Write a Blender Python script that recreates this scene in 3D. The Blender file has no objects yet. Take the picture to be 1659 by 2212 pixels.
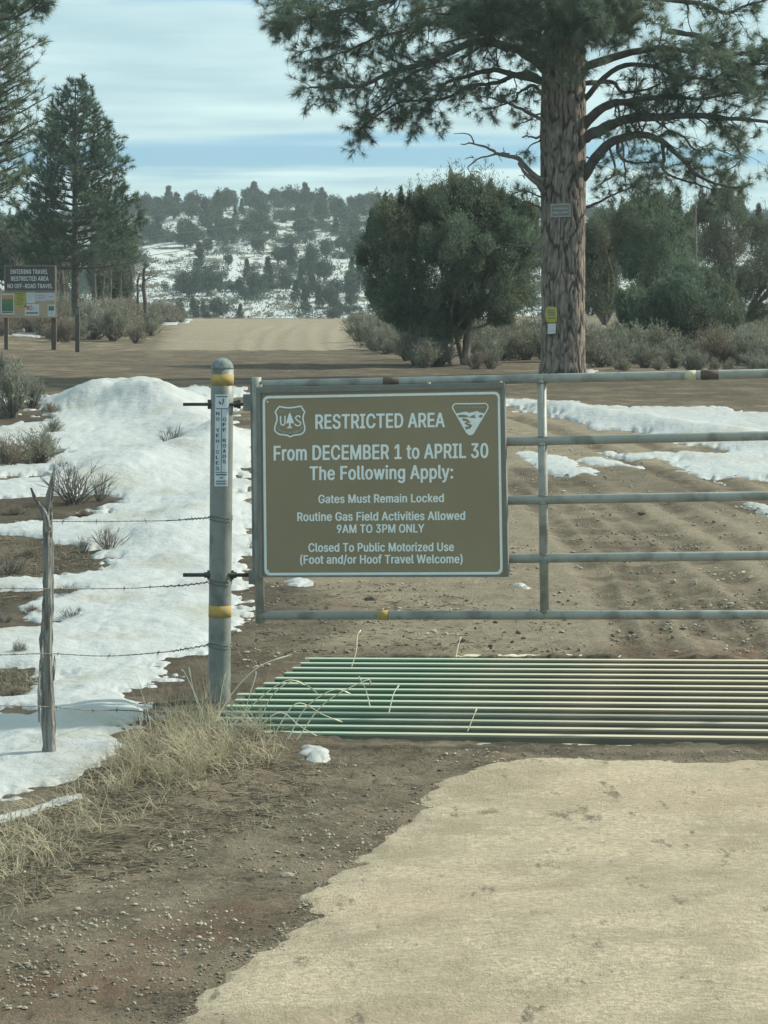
import bpy, math, random
import numpy as np
from mathutils import Vector, Matrix

random.seed(7)
RNG = np.random.default_rng(7)
R = math.radians
SC = bpy.context.scene
COL = SC.collection

# ---------------------------------------------------------------- camera
F = 5500.0            # focal length in units of a 1659-wide picture
CAM = np.array([0.0, 0.0, 2.08])
PITCH = math.atan(456.0 / F)
cam_d = bpy.data.cameras.new('camera')
cam_d.sensor_fit = 'HORIZONTAL'
cam_d.sensor_width = 36.0
cam_d.lens = F * 36.0 / 1659.0
cam_d.clip_start = 0.3
cam_d.clip_end = 6000
cam = bpy.data.objects.new('camera', cam_d)
COL.objects.link(cam)
cam.location = tuple(CAM)
cam.rotation_euler = (R(90) - PITCH, 0, 0)
SC.camera = cam

# ---------------------------------------------------------------- light
SUN_ELEV, SUN_AZ = R(36), R(70)
world = bpy.data.worlds.new('World')
SC.world = world
world.use_nodes = True
wn = world.node_tree.nodes
wl = world.node_tree.links
wn.clear()
w_out = wn.new('ShaderNodeOutputWorld')
w_bg = wn.new('ShaderNodeBackground')
w_bg.inputs['Strength'].default_value = 0.10
sky = wn.new('ShaderNodeTexSky')
sky.sky_type = 'NISHITA'
sky.sun_disc = False
sky.sun_elevation = SUN_ELEV
sky.sun_rotation = SUN_AZ
sky.air_density = 1.0
sky.dust_density = 1.2
tc = wn.new('ShaderNodeTexCoord')
sep = wn.new('ShaderNodeSeparateXYZ')
wl.new(tc.outputs['Generated'], sep.inputs[0])
def wmath(op, a, b=None, c=None):
    n = wn.new('ShaderNodeMath'); n.operation = op
    for i, s in enumerate((a, b, c)):
        if s is None: continue
        if isinstance(s, (int, float)): n.inputs[i].default_value = s
        else: wl.new(s, n.inputs[i])
    return n.outputs[0]
zz = wmath('MAXIMUM', sep.outputs['Z'], 0.012)
zz = wmath('ADD', zz, 0.02)
px = wmath('DIVIDE', sep.outputs['X'], zz)
py = wmath('DIVIDE', sep.outputs['Y'], zz)
comb = wn.new('ShaderNodeCombineXYZ')
wl.new(px, comb.inputs[0]); wl.new(py, comb.inputs[1])
def wnoise(scale, detail, off, rough=0.5, sx=1.0):
    mp = wn.new('ShaderNodeMapping'); mp.inputs['Location'].default_value = off
    mp.inputs['Scale'].default_value = (sx, 1, 1)
    wl.new(comb.outputs[0], mp.inputs[0])
    n = wn.new('ShaderNodeTexNoise'); n.inputs['Scale'].default_value = scale
    n.inputs['Detail'].default_value = detail; n.inputs['Roughness'].default_value = rough
    n.noise_dimensions = '2D'
    wl.new(mp.outputs[0], n.inputs['Vector'])
    return n.outputs['Fac']
n_big = wnoise(0.28, 3, (3.1, 1.7, 0), 0.5, 0.6)
n_fine = wnoise(0.9, 5, (8.0, 4.0, 0), 0.55, 0.8)
# rows of high cloud: a gap of clear blue about every 9 units of the cloud plane
rowp = wmath('ADD', py, wmath('MULTIPLY', n_big, 6.5))
rowp = wmath('ADD', rowp, wmath('MULTIPLY', n_fine, 1.2))
rows = wmath('SINE', wmath('MULTIPLY', wmath('ADD', rowp, SKY_OFF := -2.9), 2 * math.pi / 8.0))
cover = wmath('ADD', wmath('MULTIPLY', rows, 0.5), 0.5)
mr = wn.new('ShaderNodeMapRange'); mr.interpolation_type = 'SMOOTHSTEP'
mr.inputs['From Min'].default_value = 0.02; mr.inputs['From Max'].default_value = 0.20
mr.inputs['To Min'].default_value = 0.12; mr.inputs['To Max'].default_value = 1.0
wl.new(cover, mr.inputs['Value'])
fac = wmath('MULTIPLY', mr.outputs[0], 0.93)
shade = wn.new('ShaderNodeMapRange')
shade.inputs['From Min'].default_value = 0.3; shade.inputs['From Max'].default_value = 0.7
wl.new(n_fine, shade.inputs['Value'])
cc = wn.new('ShaderNodeMix'); cc.data_type = 'RGBA'
cc.inputs[6].default_value = (3.0, 4.3, 4.6, 1)
cc.inputs[7].default_value = (4.9, 6.25, 6.1, 1)
wl.new(shade.outputs[0], cc.inputs[0])
tint = wn.new('ShaderNodeMix'); tint.data_type = 'RGBA'; tint.blend_type = 'MULTIPLY'
tint.inputs[0].default_value = 1.0
tint.inputs[7].default_value = (0.27, 0.60, 1.0, 1)
wl.new(sky.outputs[0], tint.inputs[6])
mx = wn.new('ShaderNodeMix'); mx.data_type = 'RGBA'
wl.new(fac, mx.inputs[0]); wl.new(tint.outputs[2], mx.inputs[6]); wl.new(cc.outputs[2], mx.inputs[7])
wl.new(mx.outputs[2], w_bg.inputs['Color'])
wl.new(w_bg.outputs[0], w_out.inputs['Surface'])

sun_d = bpy.data.lights.new('sun', 'SUN')
sun_d.energy = 3.7
sun_d.angle = R(2.5)
sun_d.color = (1.0, 0.95, 0.82)
sun = bpy.data.objects.new('sun', sun_d)
COL.objects.link(sun)
sdir = Vector((math.sin(SUN_AZ) * math.cos(SUN_ELEV), math.cos(SUN_AZ) * math.cos(SUN_ELEV), math.sin(SUN_ELEV)))
sun.rotation_euler = sdir.to_track_quat('Z', 'Y').to_euler()

SC.view_settings.view_transform = 'Standard'
SC.view_settings.look = 'None'
SC.view_settings.gamma = 1.0
SC.view_settings.use_curve_mapping = False
SC.view_settings.exposure = 0.75
SC.cycles.use_denoising = True
SC.cycles.max_bounces = 5
SC.cycles.diffuse_bounces = 3
SC.cycles.volume_bounces = 0

# ---------------------------------------------------------------- helpers
_cp, _sp = math.cos(PITCH), math.sin(PITCH)
def rays(u, v):
    """direction through picture point(s), scaled to y = 1"""
    u = np.asarray(u, float); v = np.asarray(v, float)
    X = (u - 829.5) / F; Y = -(v - 1106.0) / F
    dy = _cp + Y * _sp
    dz = -_sp + Y * _cp
    return np.stack([X / dy, np.ones_like(X), dz / dy], -1)
def P(u, v, d):
    return CAM + rays(u, v) * np.asarray(d, float)[..., None]

def hashn(ix, iy, seed):
    n = (ix.astype(np.int64) * 374761393 + iy.astype(np.int64) * 668265263 + seed * 1274126177) & 0xffffffff
    n = ((n ^ (n >> 13)) * 1274126177) & 0xffffffff
    return ((n ^ (n >> 16)) & 0xffff) / 65535.0
def vnoise(x, y, seed=0):
    ix = np.floor(x); iy = np.floor(y); fx = x - ix; fy = y - iy
    fx = fx * fx * fx * (fx * (fx * 6 - 15) + 10); fy = fy * fy * fy * (fy * (fy * 6 - 15) + 10)
    ix = ix.astype(np.int64); iy = iy.astype(np.int64)
    a = hashn(ix, iy, seed); b = hashn(ix + 1, iy, seed); c = hashn(ix, iy + 1, seed); d = hashn(ix + 1, iy + 1, seed)
    return (a + (b - a) * fx + (c - a) * fy + (a - b - c + d) * fx * fy) * 2 - 1
def fbm(x, y, size, octs=4, seed=0, rough=0.5):
    r = 0; a = 1.0; f = 1.0 / size; t = 0
    for o in range(octs):
        r = r + a * vnoise(x * f + 13.7 * o, y * f - 7.3 * o, seed + o); t += a; a *= rough; f *= 2.03
    return r / t
def sstep(x, a, b):
    t = np.clip((x - a) / (b - a), 0, 1)
    return t * t * (3 - 2 * t)

_PY = np.array([-60, 0, 17, 22, 28, 34, 40, 50, 60, 75, 90, 105, 112, 120, 135, 160, 200, 260.])
_PZ = np.array([0, 0, 0, .16, .38, .62, .82, .90, .93, 1.03, 1.16, 1.26, 1.29, 1.26, .9, .3, 0, 0.])
_yy = np.linspace(-60, 260, 3201)
_zz = np.interp(_yy, _PY, _PZ)
_k = np.exp(-0.5 * (np.arange(-30, 31) / 9.0) ** 2); _k /= _k.sum()
_zz = np.convolve(np.pad(_zz, 30, 'edge'), _k, 'valid')
def T0(x, y):
    z = np.interp(y, _yy, _zz)
    z = z + 0.0255 * np.clip(x, -6, 6) * (1 - sstep(y, 16, 32)) * sstep(y, -5, 4)
    # the verge left of the guard stands a little higher
    z = z + 0.05 * np.exp(-(((x + 1.15) / 0.55) ** 2 + ((y - 12.0) / 1.1) ** 2))
    # banks beside the far road
    rl = -5.0 * sstep(y, 50, 110) - 3.0 * (1 - sstep(y, 50, 110)) - 4
    z = z + 0.5 * sstep(-(x - rl), 0, 6) * sstep(y, 55, 90)
    z = z + 0.25 * sstep(x - 4.5, 0, 6) * sstep(y, 44, 70)
    return z
def unproj(u, v, y0=5.0, y1=128.0):
    """where the ray through the picture point meets the bare ground"""
    r = rays(u, v).reshape(-1, 3)
    ys = np.geomspace(y0, y1, 420)
    out = np.full(len(r), y1)
    for s in range(0, len(r), 20000):
        rr = r[s:s + 20000]
        g = CAM[2] + rr[:, 2:3] * ys[None, :] - T0(rr[:, 0:1] * ys[None, :], ys[None, :])
        below = g < 0
        i = np.argmax(below, 1); has = below.any(1); i = np.maximum(i, 1)
        a = np.take_along_axis(g, (i - 1)[:, None], 1)[:, 0]; b = np.take_along_axis(g, i[:, None], 1)[:, 0]
        t = a / (a - b + 1e-12)
        yy = ys[i - 1] + (ys[i] - ys[i - 1]) * t
        out[s:s + 20000] = np.where(has, yy, y1)
    x = r[:, 0] * out
    return np.stack([x, out, T0(x, out)], -1)
def G(u, v):
    return unproj(np.array([u]), np.array([v]))[0]
def sdf(px, py, poly):
    """signed distance to a polygon, positive inside"""
    poly = np.asarray(poly, float)
    best = np.full(px.shape, 1e9); inside = np.zeros(px.shape, bool)
    n = len(poly)
    for i in range(n):
        ax, ay = poly[i]; bx, by = poly[(i + 1) % n]
        ex, ey = bx - ax, by - ay
        t = np.clip(((px - ax) * ex + (py - ay) * ey) / (ex * ex + ey * ey + 1e-12), 0, 1)
        d = (px - ax - ex * t) ** 2 + (py - ay - ey * t) ** 2
        best = np.minimum(best, d)
        if ay != by:
            c = ((ay > py) != (by > py)) & (px < (bx - ax) * (py - ay) / (by - ay) + ax)
            inside ^= c
    return np.where(inside, 1, -1) * np.sqrt(best)
def gpoly(pts, step=18.0):
    """picture outline -> outline on the ground"""
    o = []
    for i in range(len(pts)):
        a = np.array(pts[i], float); b = np.array(pts[(i + 1) % len(pts)], float)
        k = max(1, int(np.hypot(*(b - a)) / step))
        for j in range(k): o.append(a + (b - a) * j / k)
    o = np.array(o)
    return unproj(o[:, 0], o[:, 1])[:, :2]
def pldist(px, py, pts):
    best = np.full(px.shape, 1e9)
    for (ax, ay), (bx, by) in zip(pts[:-1], pts[1:]):
        ex, ey = bx - ax, by - ay
        t = np.clip(((px - ax) * ex + (py - ay) * ey) / (ex * ex + ey * ey + 1e-12), 0, 1)
        best = np.minimum(best, (px - ax - ex * t) ** 2 + (py - ay - ey * t) ** 2)
    return np.sqrt(best)

class MB:
    """collects vertices and faces, builds ONE mesh object"""
    def __init__(s): s.v = []; s.f = []; s.m = []; s.sm = []; s.n = 0
    def add(s, V, Fc, mi=0, smooth=False):
        V = np.asarray(V, float).reshape(-1, 3)
        if isinstance(Fc, np.ndarray): s.f.append((Fc + s.n)); cnt = len(Fc)
        else:
            groups = {}
            for f in Fc: groups.setdefault(len(f), []).append(f)
            cnt = 0
            for k, g in groups.items():
                s.f.append(np.array(g, int) + s.n); s.m.append(np.full(len(g), mi)); s.sm.append(np.full(len(g), smooth))
            s.v.append(V); s.n += len(V); return s
        s.m.append(np.full(cnt, mi)); s.sm.append(np.full(cnt, smooth))
        s.v.append(V); s.n += len(V)
        return s
    def mesh(s, name, mats, origin=(0, 0, 0)):
        V = np.concatenate(s.v) - np.asarray(origin, float)
        me = bpy.data.meshes.new(name)
        tot = np.concatenate([np.full(len(f), f.shape[1]) for f in s.f]).astype(np.int32)
        loops = np.concatenate([f.reshape(-1) for f in s.f]).astype(np.int32)
        start = np.concatenate([[0], np.cumsum(tot)[:-1]]).astype(np.int32)
        me.vertices.add(len(V)); me.vertices.foreach_set('co', V.reshape(-1).astype(np.float32))
        me.loops.add(len(loops)); me.loops.foreach_set('vertex_index', loops)
        me.polygons.add(len(tot)); me.polygons.foreach_set('loop_start', start); me.polygons.foreach_set('loop_total', tot)
        me.polygons.foreach_set('material_index', np.concatenate(s.m).astype(np.int32))
        me.polygons.foreach_set('use_smooth', np.concatenate(s.sm).astype(bool))
        for m in (mats if isinstance(mats, (list, tuple)) else [mats]): me.materials.append(m)
        me.update(calc_edges=True)
        return me
def tag(o, label=None, cat=None, group=None, kind=None):
    if label: o['label'] = label
    if cat: o['category'] = cat
    if group: o['group'] = group
    if kind: o['kind'] = kind
    return o
def build(mb, name, mats, parent=None, loc=None):
    """world-space geometry -> object; under a parent the coordinates are taken relative to it"""
    if parent is not None:
        base = np.array(parent['_base'])
        o = bpy.data.objects.new(name, mb.mesh(name, mats, base)); COL.objects.link(o)
        o.parent = parent; o['_base'] = list(base)
    else:
        base = np.array(loc if loc is not None else (0, 0, 0), float)
        o = bpy.data.objects.new(name, mb.mesh(name, mats, base)); COL.objects.link(o)
        o.location = tuple(base); o['_base'] = list(base)
    return o
def thing(name, loc, label, cat, group=None):
    o = bpy.data.objects.new(name, None); COL.objects.link(o); o.location = tuple(loc)
    o['_base'] = [float(c) for c in loc]
    return tag(o, label, cat, group)
def copy_tree(o, loc, rz, sc, parent=None):
    c = o.copy(); COL.objects.link(c)
    if parent is None:
        c.location = tuple(loc); c.rotation_euler = (0, 0, rz); c.scale = sc
    else: c.parent = parent
    for ch in o.children: copy_tree(ch, None, 0, 1, c)
    return c

def sweep(pts, rad, sides=6, cap=True):
    pts = np.asarray(pts, float); n = len(pts); rad = np.broadcast_to(np.asarray(rad, float), (n,))
    t = np.gradient(pts, axis=0); t /= (np.linalg.norm(t, axis=1)[:, None] + 1e-9)
    ref = np.array([0.0, 0.0, 1.0]) if abs(t[:, 2]).mean() < 0.85 else np.array([0.0, 1.0, 0.0])
    a = np.cross(t, ref); a /= (np.linalg.norm(a, axis=1)[:, None] + 1e-9)
    b = np.cross(t, a)
    th = np.arange(sides) * 2 * math.pi / sides
    V = pts[:, None, :] + rad[:, None, None] * (np.cos(th)[None, :, None] * a[:, None, :] + np.sin(th)[None, :, None] * b[:, None, :])
    i = np.arange(n - 1)[:, None] * sides; j = np.arange(sides)[None, :]; j2 = (j + 1) % sides
    Fq = np.stack([i + j, i + j2, i + sides + j2, i + sides + j], -1).reshape(-1, 4)
    V = V.reshape(-1, 3)
    if cap and sides > 3:
        fl = [tuple(q) for q in Fq] + [tuple(range(sides))[::-1], tuple(range((n - 1) * sides, n * sides))]
        return V, fl
    return V, Fq
def boxpts(o, ax, ay, az, bev=0.0):
    """box from corner o along three edge vectors"""
    o, ax, ay, az = (np.asarray(q, float) for q in (o, ax, ay, az))
    V = [o + i * ax + j * ay + k * az for k in (0, 1) for j in (0, 1) for i in (0, 1)]
    return V, [(0, 2, 3, 1), (4, 5, 7, 6), (0, 1, 5, 4), (2, 6, 7, 3), (0, 4, 6, 2), (1, 3, 7, 5)]
def curve(pts, n):
    """smooth resample through points (Catmull-Rom)"""
    p = np.asarray(pts, float)
    if len(p) < 3:
        t = np.linspace(0, 1, n)[:, None]; return p[0] * (1 - t) + p[-1] * t
    q = np.vstack([2 * p[0] - p[1], p, 2 * p[-1] - p[-2]])
    seg = len(p) - 1; o = []
    for t in np.linspace(0, seg - 1e-6, n):
        i = int(t); f = t - i
        a, b, c, d = q[i], q[i + 1], q[i + 2], q[i + 3]
        o.append(0.5 * (2 * b + (c - a) * f + (2 * a - 5 * b + 4 * c - d) * f * f + (3 * b - a - 3 * c + d) * f ** 3))
    return np.array(o)
def unit(v): return v / (np.linalg.norm(v, axis=-1, keepdims=True) + 1e-9)
def needles(Pn, Dn, L, n, w, spread=0.8, back=0.3):
    """brushes of pine needles: n thin triangles at each point"""
    Pn = np.asarray(Pn, float); Dn = unit(np.asarray(Dn, float))
    m = len(Pn)
    p = np.repeat(Pn, n, 0); d0 = np.repeat(Dn, n, 0)
    d = unit(d0 * (1 - back * RNG.random((m * n, 1))) + RNG.normal(size=(m * n, 3)) * spread * 0.6)
    l = np.repeat(np.broadcast_to(L, (m,)), n)[:, None] * RNG.uniform(0.65, 1.1, (m * n, 1))
    p = p - d0 * l * RNG.uniform(0, 0.6, (m * n, 1)) * back * 2
    side = unit(np.cross(d, RNG.normal(size=(m * n, 3)))) * w * 0.5
    V = np.stack([p - side, p + side, p + d * l], 1).reshape(-1, 3)
    return V, np.arange(m * n * 3).reshape(-1, 3)
def leaves(Pn, out, L, w, jit=0.7):
    m = len(Pn)
    d = unit(unit(out) + RNG.normal(size=(m, 3)) * jit)
    L = np.broadcast_to(L, (m,))[:, None] * RNG.uniform(0.6, 1.2, (m, 1))
    side = unit(np.cross(d, RNG.normal(size=(m, 3)))) * (np.broadcast_to(w, (m,))[:, None] * 0.5)
    V = np.stack([Pn - side, Pn + side, Pn + d * L], 1).reshape(-1, 3)
    return V, np.arange(m * 3).reshape(-1, 3)

# ---------------------------------------------------------------- materials
def mat(name, c1, c2=None, rough=0.8, scale=8.0, bump=0.0, bscale=None, metal=0.0, stretch=(1, 1, 1), trans=0.0, spec=0.3, detail=5, lo=0.35, hi=0.65, c3=None, s3=1.0, coord='Object'):
    m = bpy.data.materials.new(name); m.use_nodes = True
    nt = m.node_tree; N = nt.nodes; Lk = nt.links
    b = N['Principled BSDF']
    b.inputs['Roughness'].default_value = rough; b.inputs['Metallic'].default_value = metal
    b.inputs['Specular IOR Level'].default_value = spec
    c2 = c2 or c1
    tcn = N.new('ShaderNodeTexCoord'); mp = N.new('ShaderNodeMapping'); mp.inputs['Scale'].default_value = stretch
    Lk.new(tcn.outputs[coord], mp.inputs[0])
    nz = N.new('ShaderNodeTexNoise'); nz.inputs['Scale'].default_value = scale; nz.inputs['Detail'].default_value = detail
    nz.inputs['Roughness'].default_value = 0.6
    Lk.new(mp.outputs[0], nz.inputs['Vector'])
    r = N.new('ShaderNodeMapRange'); r.inputs['From Min'].default_value = lo; r.inputs['From Max'].default_value = hi
    Lk.new(nz.outputs['Fac'], r.inputs['Value'])
    mxn = N.new('ShaderNodeMix'); mxn.data_type = 'RGBA'
    mxn.inputs[6].default_value = (*c1, 1); mxn.inputs[7].default_value = (*c2, 1)
    Lk.new(r.outputs[0], mxn.inputs[0]); outc = mxn.outputs[2]
    if c3:
        nz3 = N.new('ShaderNodeTexNoise'); nz3.inputs['Scale'].default_value = s3; nz3.inputs['Detail'].default_value = 3
        Lk.new(mp.outputs[0], nz3.inputs['Vector'])
        r3 = N.new('ShaderNodeMapRange'); r3.inputs['From Min'].default_value = 0.48; r3.inputs['From Max'].default_value = 0.66
        Lk.new(nz3.outputs['Fac'], r3.inputs['Value'])
        m3 = N.new('ShaderNodeMix'); m3.data_type = 'RGBA'; m3.inputs[7].default_value = (*c3, 1)
        Lk.new(r3.outputs[0], m3.inputs[0]); Lk.new(outc, m3.inputs[6]); outc = m3.outputs[2]
    Lk.new(outc, b.inputs['Base Color'])
    if bump:
        nb = N.new('ShaderNodeTexNoise'); nb.inputs['Scale'].default_value = bscale or scale * 3; nb.inputs['Detail'].default_value = 6
        Lk.new(mp.outputs[0], nb.inputs['Vector'])
        bn = N.new('ShaderNodeBump'); bn.inputs['Strength'].default_value = bump; bn.inputs['Distance'].default_value = 0.02
        Lk.new(nb.outputs['Fac'], bn.inputs['Height']); Lk.new(bn.outputs[0], b.inputs['Normal'])
    if trans:
        tr = N.new('ShaderNodeBsdfTranslucent'); Lk.new(outc, tr.inputs[0])
        ms = N.new('ShaderNodeMixShader'); ms.inputs[0].default_value = trans
        Lk.new(b.outputs[0], ms.inputs[1]); Lk.new(tr.outputs[0], ms.inputs[2])
        Lk.new(ms.outputs[0], N['Material Output'].inputs['Surface'])
    return m
M = {}
M['pipe'] = mat('grey_painted_pipe', (.18, .195, .175), (.225, .24, .212), 0.5, 5, 0.08, 60, spec=0.4, c3=(.12, .13, .12), s3=9)
M['gatepipe'] = mat('light_grey_gate_paint', (.29, .295, .255), (.34, .345, .30), 0.5, 5, 0.08, 60, spec=0.4, c3=(.19, .19, .165), s3=9)
M['cap'] = mat('weathered_pipe_cap', (.13, .155, .15), (.24, .27, .25), 0.85, 45, 0.3, 90)
M['tape'] = mat('yellow_reflective_tape', (.40, .27, .085), (.48, .335, .12), 0.85, 14, spec=0.1, c3=(.33, .26, .13), s3=22)
M['tape_pale'] = mat('pale_reflective_tape', (.50, .45, .27), (.56, .51, .36), 0.85, 30, spec=0.1)
M['rust'] = mat('brown_rust_band', (.085, .062, .05), (.13, .095, .075), 0.8, 40)
M['bolt'] = mat('dark_bolt_steel', (.045, .045, .042), (.08, .075, .065), 0.6, 60, metal=0.3)
M['sign_brown'] = mat('brown_sign_face', (.255, .208, .125), (.280, .230, .142), 0.55, 3, spec=0.35, coord='Object')
M['frame'] = mat('sign_frame_paint', (.16, .165, .145), (.20, .205, .18), 0.55, 12)
M['white'] = mat('white_lettering', (.72, .78, .74), (.80, .84, .80), 0.5, 30)
M['faded'] = mat('faded_pale_lettering', (.27, .29, .25), (.35, .37, .32), 0.6, 30)
M['decal'] = mat('white_decal', (.50, .56, .58), (.56, .62, .63), 0.45, 20)
M['ink'] = mat('dark_decal_ink', (.05, .065, .08), (.08, .09, .11), 0.6, 40)
M['wire'] = mat('barbed_wire_steel', (.10, .105, .095), (.19, .185, .165), 0.6, 90, metal=0.3)
M['post_wood'] = mat('weathered_juniper_wood', (.10, .095, .085), (.30, .29, .26), 0.9, 30, 0.6, 60, stretch=(1.6, 1.6, 0.12), lo=.38, hi=.62)
M['needle'] = mat('ponderosa_needles', (.118, .162, .108), (.175, .215, .145), 0.6, 0.9, trans=0.42)
M['needle2'] = mat('young_pine_needles', (.075, .12, .085), (.12, .165, .11), 0.6, 1.0, trans=0.35)
M['jleaf'] = mat('juniper_sprays', (.10, .15, .10), (.155, .20, .13), 0.7, 1.3, trans=0.35, c3=(.12, .12, .075), s3=0.7)
M['jleaf_brown'] = mat('brownish_juniper_sprays', (.105, .14, .098), (.155, .175, .125), 0.7, 1.3, trans=0.35, c3=(.14, .115, .085), s3=0.9)
M['hleaf'] = mat('hillside_conifer_foliage', (.038, .062, .042), (.070, .095, .062), 0.8, 0.8, trans=0.1, c3=(.08, .085, .058), s3=0.35)
M['branch'] = mat('pine_branch_bark', (.075, .068, .06), (.125, .11, .095), 0.9, 8)
M['jbark'] = mat('shaggy_juniper_bark', (.17, .15, .125), (.30, .27, .22), 0.95, 14, 0.5, 40, stretch=(2, 2, .25))
M['dead'] = mat('dead_grey_branch', (.13, .115, .10), (.20, .18, .155), 0.9, 8)
M['sage'] = mat('sagebrush_leaf', (.22, .235, .18), (.33, .34, .26), 0.85, 2.0, trans=0.25, c3=(.29, .25, .18), s3=1.1)
M['sagestem'] = mat('sagebrush_stem', (.12, .10, .08), (.20, .175, .145), 0.9, 10)
M['twig'] = mat('bare_grey_twig', (.115, .105, .09), (.19, .175, .15), 0.9, 10)
M['brush'] = mat('brown_dry_brush', (.20, .165, .12), (.31, .26, .19), 0.9, 2.0, trans=0.15)
M['straw'] = mat('dry_straw_grass', (.34, .295, .19), (.58, .52, .37), 0.8, 7.0, trans=0.3, c3=(.20, .175, .125), s3=4.0)
M['stalk'] = mat('pale_seed_stalk', (.55, .52, .36), (.66, .62, .45), 0.8, 3)
M['litter'] = mat('plant_litter', (.10, .08, .055), (.22, .18, .12), 0.9, 6)
M['stone'] = mat('pale_gravel_stone', (.20, .17, .125), (.44, .385, .285), 0.85, 1.1, detail=8, lo=.42, hi=.62)
M['darkstone'] = mat('dark_clod', (.06, .05, .038), (.12, .10, .075), 0.9, 12)
M['concrete'] = mat('dusty_concrete', (.42, .37, .27), (.55, .49, .37), 0.9, 12, 0.3)
M['board'] = mat('tan_plywood_board', (.38, .29, .20), (.44, .345, .245), 0.8, 6)
M['kiosk_sign'] = mat('dark_brown_board', (.085, .070, .056), (.11, .092, .072), 0.7, 8)
M['kiosk_frame'] = mat('grey_board_edge', (.15, .155, .135), (.20, .2, .175), 0.7, 8)
M['timber'] = mat('grey_brown_timber', (.075, .065, .052), (.13, .11, .09), 0.85, 12, stretch=(2, 2, .3))
M['paper'] = mat('white_paper', (.50, .54, .52), (.58, .61, .58), 0.7, 10)
M['paper_lav'] = mat('lavender_paper', (.46, .47, .52), (.52, .53, .57), 0.7, 10)
M['yellow_paper'] = mat('yellow_notice', (.36, .33, .06), (.44, .40, .10), 0.6, 14)
M['red_ink'] = mat('red_ink', (.42, .06, .05), None, 0.6)
M['dark_ink'] = mat('grey_green_ink', (.10, .12, .11), None, 0.6)
M['poster_teal'] = mat('poster_teal', (.05, .13, .12), (.10, .20, .12), 0.6, 9)
M['poster_orange'] = mat('poster_orange', (.42, .26, .13), None, 0.6)
M['green_poster'] = mat('poster_green', (.10, .20, .08), None, 0.6)
M['cable'] = mat('power_cable', (.22, .25, .24), None, 0.6)

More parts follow.
